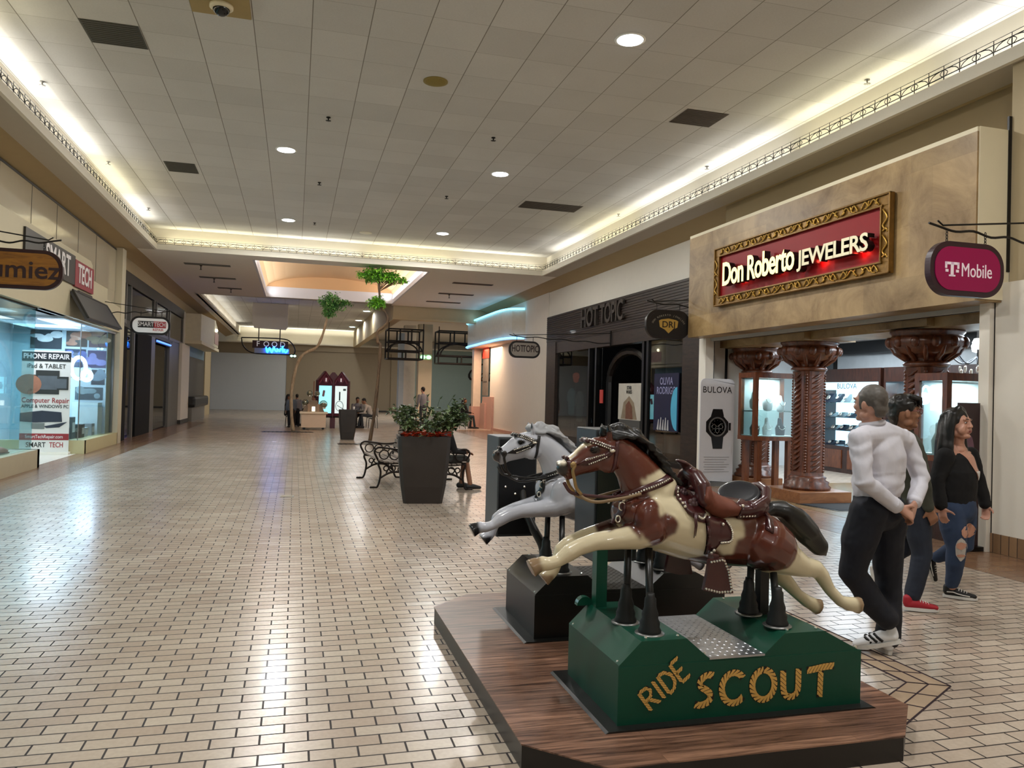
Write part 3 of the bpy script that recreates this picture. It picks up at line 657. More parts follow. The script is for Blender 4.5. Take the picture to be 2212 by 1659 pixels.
    m = MB(); m.tube([(1.535+.016*math.cos(a), yb, 1.055+.020*math.sin(a)) for a in [k*PI/6 for k in range(12)]], .004, 6, closed=True); done(m, 'ring', ME)
    m = MB(); m.tube([(1.515+.012*math.cos(a), hit(1.53, 1.0, -1)-.012, .995+.016*math.sin(a)) for a in [k*PI/6 for k in range(12)]], .004, 6, closed=True); done(m, 'ring', ME)
    m = MB(); m.box(1.536, 1.560, yb-.004, yb+.004, 1.078, 1.102); done(m, 'buckle', ME)
    # saddle
    m = MB()
    m.limb([(1.965, YC, 1.075), (2.06, YC, 1.045), (2.17, YC, 1.04), (2.28, YC, 1.045)], [(.135, .065), (.150, .05), (.160, .05), (.150, .06)], 18, S)
    m.limb([(1.945, YC-.125, 1.085), (1.945, YC-.10, 1.150), (1.935, YC-.05, 1.195), (1.925, YC, 1.212), (1.935, YC+.05, 1.195), (1.945, YC+.10, 1.150), (1.945, YC+.125, 1.085)], [.036, .044, .040, .036, .040, .044, .036], 14)
    m.limb([(2.20, YC-.155, 1.055), (2.285, YC-.125, 1.085), (2.325, YC-.07, 1.125), (2.335, YC, 1.14), (2.325, YC+.07, 1.125), (2.285, YC+.125, 1.085), (2.20, YC+.155, 1.055)], [.022, .026, .026, .026, .026, .026, .022], 12)
    m.limb([(1.925, YC, 1.20), (1.902, YC, 1.240), (1.892, YC, 1.252)], [.022, .017, .018], 12)
    m.limb([(1.855, YC, 1.272), (1.885, YC, 1.262), (1.925, YC, 1.243)], [(.022, .008), (.042, .013), (.028, .010)], 12, S)
    for v in m.v: v.z += dz
    sad = fuse(m, 'saddle', .0075, LE, body, 4, .5)
    bm = bmesh.new(); bm.from_mesh(sad.data); tr2 = BVHTree.FromBMesh(bm); bm.free()
    def hit2(x, z, sgn):
        a = hit(x, z, sgn); r = tr2.ray_cast(Vector((x, YC+sgn*.6, z+dz)), Vector((0, -sgn, 0)), 1.0)[0]
        return a if r is None else (min(a, r.y) if sgn < 0 else max(a, r.y))
    FS = [(1.822, 1.154), (1.87, 1.145), (1.912, 1.123), (1.932, 1.08), (1.957, 1.02), (1.952, .979), (1.904, .988), (1.849, 1.027), (1.811, 1.092), (1.807, 1.13)]
    FE = [(1.94, 1.018), (2.056, .994), (2.078, .968), (2.088, .93), (2.086, .901), (2.068, .88), (2.016, .878), (1.999, .855), (1.981, .823), (1.951, .823), (1.967, .888), (1.962, .963)]
    for s in (-1, 1):
        m = MB(); drape_poly(m, hit, FS, .012, .012, s); m.cur = 1; stud_row(m, hit, [(1.828, 1.14), (1.822, 1.10), (1.838, 1.06)], 6, .0075, s, .014); done(m, 'front_skirt', [LE, ST])
        m = MB(); drape_poly(m, hit2, [(2.125, 1.075), (2.233, 1.10), (2.283, 1.060), (2.261, 1.01), (2.224, .995), (2.127, .995)], .010, .012, s); m.cur = 1; stud_row(m, hit2, [(2.140, 1.008), (2.215, 1.010)], 6, .006, s, .014); m.ball((2.135, hit2(2.135, 1.063, s)+s*.02, 1.063), .009, 6); done(m, 'rear_skirt', [LE, ST])
        m = MB(); drape(m, hit, [(2.300, 1.085), (2.318, 1.05), (2.305, 1.0), (2.270, .94)], .03, .010, s, 12); m.cur = 1; stud_row(m, hit, [(2.300, 1.085), (2.318, 1.05), (2.312, 1.02)], 6, .006, s, .013); done(m, 'cantle_strap', [LE, ST])
        m = MB(); drape_poly(m, hit2, [(1.942, 1.156), (1.966, 1.158), (2.015, 1.135), (2.115, 1.083), (2.128, 1.056), (2.126, 1.012), (2.043, .998), (1.994, 1.014), (1.951, 1.042), (1.925, 1.091)], .012, .012, s); done(m, 'seat_jockey', pal['suede'])
        m = MB(); drape_poly(m, hit, FE, .016, .012, s); m.cur = 1; stud_row(m, hit, [(2.058, .986), (2.074, .962), (2.081, .93), (2.078, .90), (2.064, .888), (2.02, .886)], 17, .0055, s, .019)
        for x, z in ((1.985, .848), (1.975, .835), (2.03, .975)): m.ball((x, hit(x, z, s)+s*.026, z), .009, 6)
        done(m, 'fender', [LE, ST])
        m = MB(); yy = YC+s*.20; m.prism([(1.929, .815), (2.009, .823), (2.038, .76), (2.060, .652), (1.98, .652), (1.902, .672), (1.918, .748)], yy-.012, yy+.012, 'Y'); m.box(1.955, 1.985, min(yy, YC+s*.15), max(yy, YC+s*.15), .812, .835); m.cur = 1
        stud_row(m, lambda x, z, g: YC+g*.212, [(1.937, .806), (2.004, .815), (2.030, .757), (2.050, .662), (1.98, .661), (1.912, .680)], 26, .0055, s, .001); done(m, 'stirrup_cover', [LE, ST], False)
        for x, z, r in ((1.868, 1.115, .026), (1.892, 1.070, .030)):
            m = MB(); y = hit(x, z, s)+s*.016; m.ball((x, y, z), (r*.5, .012, r*.5), 8)
            for k in range(5): m.ball((x+r*.55*math.cos(k*PI*.4), y, z+r*.55*math.sin(k*PI*.4)), (r*.5, .008, r*.5), 8)
            done(m, 'concho', pal['concho'])
        m = MB(); m.tube(bez([(1.897, hit(1.897, 1.015, s)+s*.02, 1.015), (1.921, hit(1.921, 1.004, s)+s*.022, 1.004), (1.946, hit(1.946, 1.024, s)+s*.02, 1.024)], 8), .0065, 6); done(m, 'girth_ring', ME)
        for q in (0, .008):
            m = MB(); m.tube([(1.880+q, hit(1.88, 1.03, s)+s*.02, 1.03), (1.876+q, hit(1.876, .97, s)+s*.018, .97), (1.873+q, hit(1.873, .912, s)+s*.014, .912+q)], [.006, .004, .002], 5); done(m, 'saddle_string', LE)
    m = MB(); M = Matrix.Translation((2.200, YC-.015, 1.108+dz)) @ Matrix.Rotation(math.radians(23), 4, 'X') @ Matrix.Rotation(math.radians(-17), 4, 'Y') @ Matrix.Scale(.86, 4)
    m.lathe([(.001, .008), (.085, .009), (.105, .013), (.118, .010), (.125, .0), (.118, -.02), (.001, -.025)], 30, (0, 0, 0), M)
    for v in m.v: v.z -= dz
    done(m, 'seat_pad', pal['pad'])
    return body
def bez_xz(P, n): return [(v.x, v.z) for v in bez([(a, 0, c) for a, c in P], n)]

# ---- paint schemes
BR, DB, CRM, HOOF, BLK = rgb('#5c2a1d'), rgb('#3f1c15'), rgb('#dccfae'), rgb('#8d7458'), rgb('#17110f')
CF = [(1.655, 1.2), (1.655, 1.128), (1.689, 1.083), (1.696, 1.019), (1.734, 1.03), (1.772, 1.013), (1.798, .978), (1.785, .938), (1.742, .909), (1.668, .852), (1.66, .70), (1.92, .70), (1.897, .797), (1.957, .814), (1.985, .873), (1.97, .982), (1.97, 1.2), (1.80, 1.25)]
CM = [(2.0, 1.0), (2.155, .989), (2.162, .95), (2.16, .907), (2.114, .891), (2.106, .82), (2.054, .816), (2.01, .845), (1.97, .86)]
def scout(x, y, z, n):
    w = .008*noise.noise(Vector((x*22, y*22, z*22)))
    x += w; z += w*.6
    if x < 1.14 and z < .85 and (x < 1.118 or (z < .80-(x-1.118)*.2 and x < 1.125)): return HOOF
    if y > 0 and x < 1.24 and z < .715-(1.24-x)*.1: return HOOF
    if x > 2.856 or (y > 0 and x > 2.738 and z < .55): return HOOF
    if x < 1.285 and z > 1.14:                       # muzzle
        d = math.hypot(x-1.236, z-1.275)
        if d < .022 and abs(y) < .05: return rgb('#efe4cc')
        if x < 1.262: return BLK
    if 1.22 < x < 1.40 and n.z > .62 and n.x < .2 and abs(y) < .034 and z > 1.25: return rgb('#efe0bd')
    if 1.42 < x < 1.50 and z > 1.405: return BLK
    if math.hypot(x-1.392, (z-1.325)*1.5) < .028: return BLK
    if x < 1.60 and z < 1.0:
        if z > .945-.25*max(0, 1.55-x)+(.02 if y < 0 else -.012) and x > 1.45: return DB
        return CRM if x < 1.56 or z < .945-(x-1.56)*1.0 else BR
    if 1.56 <= x < 1.70 and z < .945-(x-1.593)*1.0 and z < .95 and abs(y) > .03: return CRM
    if in_poly(x, z, CF): return CRM
    if in_poly(x, z, CM): return CRM
    if in_poly(x, z, [(1.622, 1.192), (1.641, 1.157), (1.681, 1.174), (1.649, 1.184)]): return CRM
    if x > 2.27:
        if x > 2.446 and z < .90: return CRM
        if z < .729+(x-2.275)*.22 and x < 2.39: return CRM
        if x >= 2.39 and z < .759+(x-2.39)*1.75: return CRM
    if 1.94 < x < 2.3 and z < .79: return DB
    return BR
SG, SD = rgb('#cccfd9'), rgb('#1c1a1c')
def silver(x, y, z, n):
    if x < 1.142 and z < .85 and (x < 1.118 or (z < .80-(x-1.118)*.2 and x < 1.125)): return SD
    if y > 0 and x < 1.24 and z < .715-(1.24-x)*.1: return SD
    if x > 2.856 or (y > 0 and x > 2.738 and z < .55): return SD
    if x < 1.268 and z > 1.14: return rgb('#2b2222')
    if 1.42 < x < 1.50 and z > 1.41 and n.x < 0: return rgb('#2a2728')
    if math.hypot(x-1.392, (z-1.325)*1.5) < .026: return SD
    g = .9+.2*noise.noise(Vector((x*7, y*7, z*7)))
    return tuple(c*g for c in SG)
CHROME = mat('chrome_stud', '#efe9dc', .2, .8, var=.05)
LEATH = mat('maroon_leather', '#42191a', .28, coat=.4, var=.2, scale=20, bump=.1)
PAL1 = dict(body=vcol_mat('scout_paint', .24, .5), fn=scout, hair=mat('black_mane', '#0a0909', .38, coat=.12), leather=LEATH, stud=CHROME, metal=CHROME, eye=mat('eye_black', '#120a08', .05), bit=mat('bronze_bit', '#a58a5e', .35, .7),
            rein=mat('tan_rein', '#8c7557', .5), suede=mat('brown_suede', '#6b3522', .7, var=.25, scale=14), pad=mat('black_pad', '#191c24', .3, coat=.3, var=.25, scale=9), concho=mat('mauve_concho', '#5c474a', .35, .3))
BLKL = mat('black_leather', '#131215', .28, coat=.3)
PAL2 = dict(body=vcol_mat('silver_paint', .22, .5), fn=silver, hair=mat('grey_mane', '#a6a8ac', .35, coat=.3), leather=BLKL, stud=CHROME, metal=CHROME, eye=mat('eye_dark', '#0b0a0a', .05), bit=mat('dark_bit', '#3a3634', .35, .7),
            rein=BLKL, suede=BLKL, pad=BLKL, concho=mat('grey_concho', '#55555a', .35, .6))

def ride_base(root, y0, y1, paintm, z0=.112):
    """box base with two chamfered humps and a tread plate between them; front faces -y"""
    prof = [(1.425, z0), (1.425, .385), (1.532, .487), (1.757, .487), (1.875, .388), (2.160, .388), (2.270, .482), (2.490, .482), (2.695, .375), (2.695, z0)]
    b = MB(); b.prism(prof, y0, y1, 'Y')
    b.box(1.421, 2.699, y0-.003, y0+.01, z0+.005, .378)
    o = b.build('base', paintm, root)
    b = MB(); b.prism([(1.345, z0+.0005), (1.36, z0+.008), (2.735, z0+.008), (2.75, z0+.0005)], y0-.055, y1+.055, 'Y'); b.build('base_flange', mat('flange_black', '#10110f', .45, var=.2), root)
    for x, z in ((1.425, .39), (2.69, .38), (1.56, .49), (1.72, .49), (2.30, .485), (2.46, .485), (1.86, .40), (2.18, .40)):
        for y in (y0+.04, y1-.04): MB().ball((x+.01, y, z), .008, 6).build('bolt', CHROME, root)
    return o
def tread(root, y0, y1, m):
    b = MB(); b.box(1.873, 2.163, y0-.004, y1, .385, .394)
    for i in range(15):
        for j in range(int((y1-y0)/.045)):
            x = 1.886+i*.019; y = y0+.02+j*.045+(.022 if i % 2 else 0)
            a = .7 if i % 2 else -.7
            M = Matrix.Translation((x, y, .394)) @ Matrix.Rotation(a, 4, 'Z')
            b.add([(-.011, 0, 0), (0, -.004, 0), (.011, 0, 0), (0, .004, 0), (0, 0, .003)], [(0, 1, 4), (1, 2, 4), (2, 3, 4), (3, 0, 4)], M)
    b.build('tread_plate', m, root)
def rods(root, YC, dz):
    RUB = mat('rubber_boot', '#0c0c0c', .55, var=.2)
    for x, y, zt in ((1.605, -.215, .86), (1.565, -.03, .88), (2.285, -.215, .80), (2.262, -.0, .82)):
        MB().cyl((x+.02, YC+y, .50), (x+(.055 if y < -.1 else .03), YC+y*.5, zt+dz), .018, .018, 14).build('rod', BLACK, root, True)
        b = MB(); b.lathe([(.052, .0), (.054, .015), (.046, .03), (.047, .05), (.038, .07), (.039, .09), (.029, .12), (.027, .16), (.020, .17), (.019, .185), (.001, .185)], 18, (x+.018, YC+y, .487)); b.build('rubber_boot', RUB, root, True)
        b = MB(); b.lathe([(.001, .0), (.068, .0), (.070, .006), (.055, .010), (.001, .010)], 20, (x+.018, YC+y, .483)); b.build('mount_ring', STEEL, root, True)
    MB().box(2.335, 2.385, YC+.0-.02, YC+.03, .48, .78+dz).build('post', BLACK, root)
def coin_box(root, x0, x1, y0, y1, z0, z1, m_side, m_front, screws):
    b = MB(); b.rbox(x0, x1, y0, y1, z0, z1, .008); b.build('coin_box', m_side, root)
    MB().box(x0+.012, x1-.012, y0-.006, y0+.002, z0+.02, z1-.02).build('coin_box_panel', m_front, root)
    for fx, fz in screws: MB().ball((x0+(x1-x0)*fx, y0-.008, z0+(z1-z0)*fz), .009, 8).build('panel_screw', CHROME, root)

GREEN = mat('green_paint', '#094836', .40, var=.12, scale=3, coat=.12, spec=.3)
ride = thing('horse_ride', 'brown and cream pinto horse ride on a green base with rope lettering', 'coin ride', (2.06, 3.56, .112), 'coin operated horse rides')
ride_base(ride, 3.235, 3.895, GREEN); tread(ride, 3.235, 3.895, mat('tread_steel', '#b9bbc0', .32, .9, var=.3, scale=8))
rods(ride, 3.56, 0); make_horse(ride, 3.56, 0, PAL1)
coin_box(ride, 1.612, 1.872, 4.045, 4.36, .665, 1.40, mat('box_slate', '#24292e', .4), mat('box_green_black', '#0a1611', .3), [(.3, .45), (.7, .45)])
b = MB(); b.box(1.535, 1.595, 3.80, 3.86, .48, .83); b.box(1.536, 1.66, 3.861, 4.06, .77, .825); b.build('coin_box_post', GREEN, ride)
b = MB(); b.prism(arc(1.50, .484, .045, 0, 180, 10), 3.86, 3.90, 'Y'); b.build('lug', GREEN, ride)
# rope lettering painted on the green front
ROPE = mat('rope_gold', '#dcae5c', .5, var=.15, scale=30); ROPED = mat('rope_line', '#1d140a', .6)
def rope(mb, pts, w, y, pitch=.020):
    P = [Vector((x, y, z)) for x, z in pts]; L = [0]
    for a, c in zip(P, P[1:]): L.append(L[-1]+(c-a).length)
    def at(s):
        s = max(0, min(L[-1], s)); i = 0
        while i < len(L)-2 and L[i+1] < s: i += 1
        u = (s-L[i])/max(1e-9, L[i+1]-L[i]); p = P[i].lerp(P[i+1], u); t_ = (P[i+1]-P[i]).normalized(); return p, Vector((-t_.z, 0, t_.x)), t_
    n = max(2, round(L[-1]/pitch)); st = L[-1]/n
    for k in range(n):
        ring = []
        for q, sh in ((-.5, -.30), (-.42, -.42), (0, -.02), (.42, .38), (.5, .30)):
            p, nn, t_ = at(st*(k+.12)); ring.append(at(st*(k+.10)+sh*st*1.5)[0]+nn*q*w)
        for q, sh in ((.5, .30), (.42, .44), (0, .0), (-.42, -.40), (-.5, -.30)):
            ring.append(at(st*(k+.90)+sh*st*1.5)[0]+nn*q*w)
        mb.add([p+Vector((0, -.0015, 0)) for p in ring], [list(range(10))])
    mb.cur = 1; Q = [at(L[-1]*i/24) for i in range(25)]
    for (p, nn, _), (p2, n2, _) in zip(Q, Q[1:]): mb.quad(p+nn*w*.56, p-nn*w*.56, p2-n2*w*.56, p2+n2*w*.56)
    mb.cur = 0
def ell(cx, cz, rx, rz, a0, a1, n=20): return [(cx+rx*math.cos(math.radians(a0+(a1-a0)*i/n)), cz+rz*math.sin(math.radians(a0+(a1-a0)*i/n))) for i in range(n+1)]
yF = 3.2305; w = .032; RM = [ROPE, ROPED]
def letter(*strokes):
    b = MB()
    for P, ww, pitch in strokes: rope(b, P, ww, yF, pitch)
    b.build('letter', RM, ride)
letter(([(v.x, v.z) for v in bez([(1.895, 0, .312), (1.865, 0, .316), (1.832, 0, .297), (1.828, 0, .268), (1.862, 0, .245), (1.882, 0, .222), (1.868, 0, .192), (1.830, 0, .180), (1.800, 0, .186)], 40)], w, .020))
letter((ell(2.000, .247, .062, .070, 38, 322), w, .020)); letter((ell(2.157, .250, .060, .070, 90, 449), w, .020))
letter(([(2.262, .310), (2.264, .235)]+ell(2.305, .222, .040, .040, 195, 345, 12)+[(2.346, .235), (2.346, .314)], w, .020))
letter(([(2.392, .300), (2.425, .303), (2.49, .312), (2.545, .314)], w, .020), ([(2.470, .296), (2.466, .168)], w*.95, .020))
A_ = math.radians(38)
def rot(P, dx): return [(1.585+.105*((x+dx*.98)*math.cos(A_)-z*math.sin(A_)), .175+.105*((x+dx*.98)*math.sin(A_)+z*math.cos(A_))) for x, z in P]
for dx, strokes in ((0, ([(0, 0), (0, 1)], [(0, 1), (.42, .95), (.5, .72), (.36, .52), (0, .48)], [(.2, .48), (.55, 0)])), (.80, ([(0, 0), (0, 1)],)), (1.10, ([(0, 0), (0, 1)], [(0, 1), (.35, .92), (.55, .6), (.5, .25), (.3, .04), (0, 0)])), (1.85, ([(0, 0), (0, 1)], [(0, 1), (.5, 1)], [(0, .5), (.4, .5)], [(0, 0), (.5, 0)]))):
    letter(*[(rot(P, dx), .017, .016) for P in strokes])

BLK2 = mat('satin_black', '#141312', .38, var=.2, scale=3, coat=.1)
ride2 = thing('horse_ride', 'silver grey horse ride on a plain black base behind the pinto', 'coin ride', (2.06, 4.82, .112), 'coin operated horse rides')
ride_base(ride2, 4.492, 5.15, BLK2); tread(ride2, 4.50, 5.15, mat('tread_black', '#26241f', .5, .3)); rods(ride2, 4.82, -.045); make_horse(ride2, 4.82, -.045, PAL2)
coin_box(ride2, 1.372, 1.655, 5.26, 5.60, .59, 1.285, mat('box_grey', '#3d4043', .4), mat('box_black', '#08080a', .35), [(.2, .50), (.68, .50), (.45, .43)])
b = MB(); b.tube(bez([(1.56, 5.30, .95), (1.56, 5.24, .82), (1.60, 5.16, .68), (1.655, 5.10, .56), (1.665, 5.08, .47)], 20), .030, 12); b.build('coin_box_post', BLK2, ride2, True)
# ================================================================= RIGHT SIDE: JEWELLER, DARK SHOP, FOOD COURT FRONT
GLASS = glass_mat('shop_glass'); GLASSD = glass_mat('dark_glass', (.55, .58, .58), 0, .16); GLASSB = glass_mat('blue_glass', (.84, .96, .98), 0, .07, .30)
def travertine():
    m, nt, b = new_mat('travertine')
    tc = N(nt, 'ShaderNodeTexCoord'); nz = N(nt, 'ShaderNodeTexNoise', Scale=1.5, Detail=7.0, Roughness=.65, Distortion=.6); nt.links.new(tc.outputs['Object'], nz.inputs['Vector'])
    cr = N(nt, 'ShaderNodeValToRGB'); e = cr.color_ramp.elements; e[0].position = .34; e[0].color = (*rgb('#755a34'), 1); e[1].position = .64; e[1].color = (*rgb('#b0956a'), 1)
    nt.links.new(nz.outputs['Fac'], cr.inputs[0])
    sep = N(nt, 'ShaderNodeSeparateXYZ'); cmb = N(nt, 'ShaderNodeCombineXYZ'); nt.links.new(tc.outputs['Object'], sep.inputs[0]); nt.links.new(sep.outputs['Y'], cmb.inputs[0]); nt.links.new(sep.outputs['Z'], cmb.inputs[1])
    br = N(nt, 'ShaderNodeTexBrick', offset=.3); br.inputs['Scale'].default_value = 1; br.inputs['Brick Width'].default_value = 1.1; br.inputs['Row Height'].default_value = .62; br.inputs['Mortar Size'].default_value = .002
    br.inputs['Color1'].default_value = (1.08, 1.05, 1, 1); br.inputs['Color2'].default_value = (.72, .70, .66, 1); br.inputs['Mortar'].default_value = (.7, .68, .62, 1); nt.links.new(cmb.outputs[0], br.inputs['Vector'])
    mx = N(nt, 'ShaderNodeMix', data_type='RGBA', blend_type='MULTIPLY'); mx.inputs[0].default_value = .8; nt.links.new(cr.outputs[0], mx.inputs[6]); nt.links.new(br.outputs['Color'], mx.inputs[7])
    nt.links.new(mx.outputs[2], b.inputs['Base Color']); b.inputs['Roughness'].default_value = .42; return m
TRAV = travertine(); CARVED = wood_mat('carved_wood', '#3a1c10', '#6e3a20', 'Z', 4, .32, .2, None, 4); DARKW = wood_mat('dark_wood', '#22110b', '#3e2015', 'Z', 4, .35, .1, None, 5)
b = MB(); b.box(7.0, 7.42, 6.76, 13.12, 2.72, 4.55); structure(b.build('wall_jeweller', TRAV))
structure(MB().box(7.02, 7.44, 6.745, 6.765, 2.74, 4.60).box(7.0, 7.9, 6.76, 13.12, 4.55, 4.60).build('trim_11', CREAM))
b = MB(); b.box(7.42, 7.95, 6.8, 13.3, 2.70, 2.80); b.box(7.40, 7.46, 6.8, 13.2, 2.665, 2.72); structure(b.build('ceiling', mat('entrance_soffit', '#a9a7a0', .6)))
structure(MB().box(7.46, 7.50, 6.85, 13.1, 2.66, 2.70).build('trim_12', IRON))
b = MB(); b.box(7.72, 8.42, 6.85, 13.2, 2.56, 2.72); b.box(7.6, 8.55, 10.5, 11.5, 2.55, 2.70); b.box(7.6, 8.55, 8.05, 9.0, 2.58, 2.72); b.box(7.85, 8.6, 12.45, 13.2, 2.55, 2.7); structure(b.build('trim_13', TRAV))
b = MB(); b.box(7.31, 7.48, 13.0, 13.25, 0, 2.72); b.box(7.48, 8.5, 13.25, 13.45, 0, 2.8); structure(b.build('wall_pier', WHITE))
structure(MB().box(7.475, 7.49, 13.0, 13.02, .03, 2.72).box(7.86, 7.90, 13.22, 13.25, .03, 2.70).build('trim_14', BLACK))
structure(MB().box(7.3, 7.36, 6.845, 6.98, 0, 2.72).build('trim_15', WHITE))
# room inside the jeweller
JW = mat('jeweller_wall', '#c8cdd0', .7); b = MB(); b.box(12.6, 12.7, 6.7, 17, 0, 3.3); b.box(8.5, 12.7, 16.9, 17, 0, 3.3); b.box(8.5, 12.7, 6.65, 6.75, 0, 3.3); b.box(8.4, 8.5, 13.4, 15.3, 0, 3.3); structure(b.build('wall_shop', JW)); structure(MB().box(8.98, 9.02, 15.3, 18.0, 0, 3.4).box(8.5, 9.0, 15.3, 15.35, 0, 3.4).build('wall_display_back', mat('display_dark', '#1f2020', .8)))
structure(MB().box(8.42, 12.7, 6.7, 17, 3.0, 3.06).build('ceiling', mat('jeweller_ceiling', '#d5dde4', .7)))
structure(MB().box(12.35, 12.6, 6.8, 16.9, 2.72, 2.78).box(12.40, 12.6, 6.8, 16.9, 2.78, 3.0).build('trim_16', mat('cornice_black', '#17181b', .5)))
structure(MB().box(7.36, 12.6, 6.86, 13.2, 0, .004).build('floor', mat('entrance_floor', '#7b6547', .25, var=.1, scale=3)))
area_light('jeweller_lamp', (10.2, 9.0, 2.95), 2.5, 2.5, 210, (.80, .91, 1)); area_light('jeweller_lamp', (10.2, 13.5, 2.95), 2.5, 3, 210, (.80, .91, 1))
t = thing('door_mat', 'black entrance mat on the tan floor in front of the jeweller', 'mat', (8.2, 10.0, 0)); MB().prism([(7.72, 9.75), (8.55, 9.75), (8.55, 10.45), (7.55, 10.45)], .004, .014, 'Z').build('pile', mat('mat_black', '#14161a', .9, var=.3, scale=60), t)
MB().prism([(7.68, 9.71), (8.59, 9.71), (8.59, 10.49), (7.50, 10.49)], .004, .009, 'Z').build('rubber_edge', BLACK, t)
# framed jeweller sign
GOLDF = mat('gilt_frame', '#7a5a26', .38, .55, var=.35, scale=18, bump=.3); RED = mat('sign_red', '#8a1015', .5, var=.06, spec=.3)
YA, YB, ZA, ZB = 7.93, 12.08, 3.18, 4.18
t = thing('framed_sign', 'red jeweller sign with lit cream letters in an ornate gilt frame', 'sign', (7.0, 10, 3.18))
MB().box(6.955, 7.0, YA+.1, YB-.1, ZA+.1, ZB-.1).build('panel', RED, t)
b = MB(); fw = .155
for (a, c, d, e) in ((YA, YB, ZA, ZA+fw), (YA, YB, ZB-fw, ZB), (YA+.001, YA+fw, ZA+fw-.012, ZB-fw+.012), (YB-fw, YB-.001, ZA+fw-.012, ZB-fw+.012)):
    b.rbox(6.93, 6.985, a, c, d, e, .012)
for (a, c, d, e) in ((YA+fw-.02, YB-fw+.02, ZA+fw-.02, ZA+fw+.008), (YA+fw-.02, YB-fw+.02, ZB-fw-.008, ZB-fw+.02), (YA+fw-.01, YA+fw+.015, ZA+fw, ZB-fw), (YB-fw-.015, YB-fw+.01, ZA+fw, ZB-fw), (YA, YB, ZA, ZA+.025), (YA, YB, ZB-.025, ZB), (YA, YA+.025, ZA, ZB), (YB-.025, YB, ZA, ZB)): b.rbox(6.905, 6.94, a, c, d, e, .008)
b.build('frame', GOLDF, t)
b = MB()
def scroll(cy, cz, s, flip):
    k = -1 if flip else 1
    for P in ([(-.16, -.045), (-.06, .045), (.02, -.02), (.09, .045), (.16, -.04)], [(-.13, .045), (-.10, -.01), (-.15, -.03)], [(.02, .045), (.05, -.03), (.11, -.045)]):
        b.tube([(6.915, cy+k*p.x*s, cz+p.z*s) for p in bez([(u, 0, v) for u, v in P], 12)], .011, 6)
for i in range(10):
    y = YA+.35+(YB-YA-.7)*i/9; scroll(y, ZB-fw/2-.005, 1.0, i % 2); scroll(y, ZA+fw/2+.005, 1.0, (i+1) % 2)
for z in (3.52, 3.84):
    for y in (YA+fw/2, YB-fw/2):
        for P in ([(-.05, -.14), (.045, -.06), (-.03, .03), (.045, .14)], [(.045, -.13), (-.01, -.10), (-.04, -.15)]):
            b.tube([(6.915, y+p.x, z+p.z) for p in bez([(u, 0, v) for u, v in P], 12)], .011, 6)
b.build('carving', mat('gilt_highlight', '#b9903f', .3, .7, var=.3, scale=20), t, True)
FACE = mat('letter_face', '#f6e9a6', .5, emit=1.0, ecol='#ffe9a0'); FACE2 = mat('letter_face_dim', '#d8d0b0', .5, emit=.25, ecol='#efe4b8')
def sign_word(body, y_left, y_right, z0, z1, face, parent, x=6.80):
    M0 = Matrix()
    me = text_mesh(body, 1, .001, .018, 'LEFT', 0, 1, .92); xs = [v.co.x for v in me.vertices]; zs = [v.co.y for v in me.vertices]
    sx = (y_left-y_right)/(max(xs)-min(xs)); sz = (z1-z0)/(max(zs)-min(zs)); x0, zb = min(xs), min(zs); bpy.data.meshes.remove(me)
    for nm, mt, dep, xx in (('letter_return', BLACK, .10, x+.055), ('letter_face', face, .006, x)):
        me = text_mesh(body, 1, dep, .018, 'LEFT', 0, 1, .92); b = MB()
        b.add([(xx-v.co.z, y_left-(v.co.x-x0)*sx, z0+(v.co.y-zb)*sz) for v in me.vertices], [list(p.vertices) for p in me.polygons]); bpy.data.meshes.remove(me)
        b.build(nm, mt, parent)
sign_word('Don Roberto', 11.60, 9.66, 3.47, 3.86, FACE, t); sign_word('JEWELERS', 9.60, 8.17, 3.42, 3.72, FACE2, t)
for y in (11.2, 10.2, 9.2, 8.4): point_light('sign_halo', (6.90, y, 3.5), 1.0, (1, .05, .03), .02)
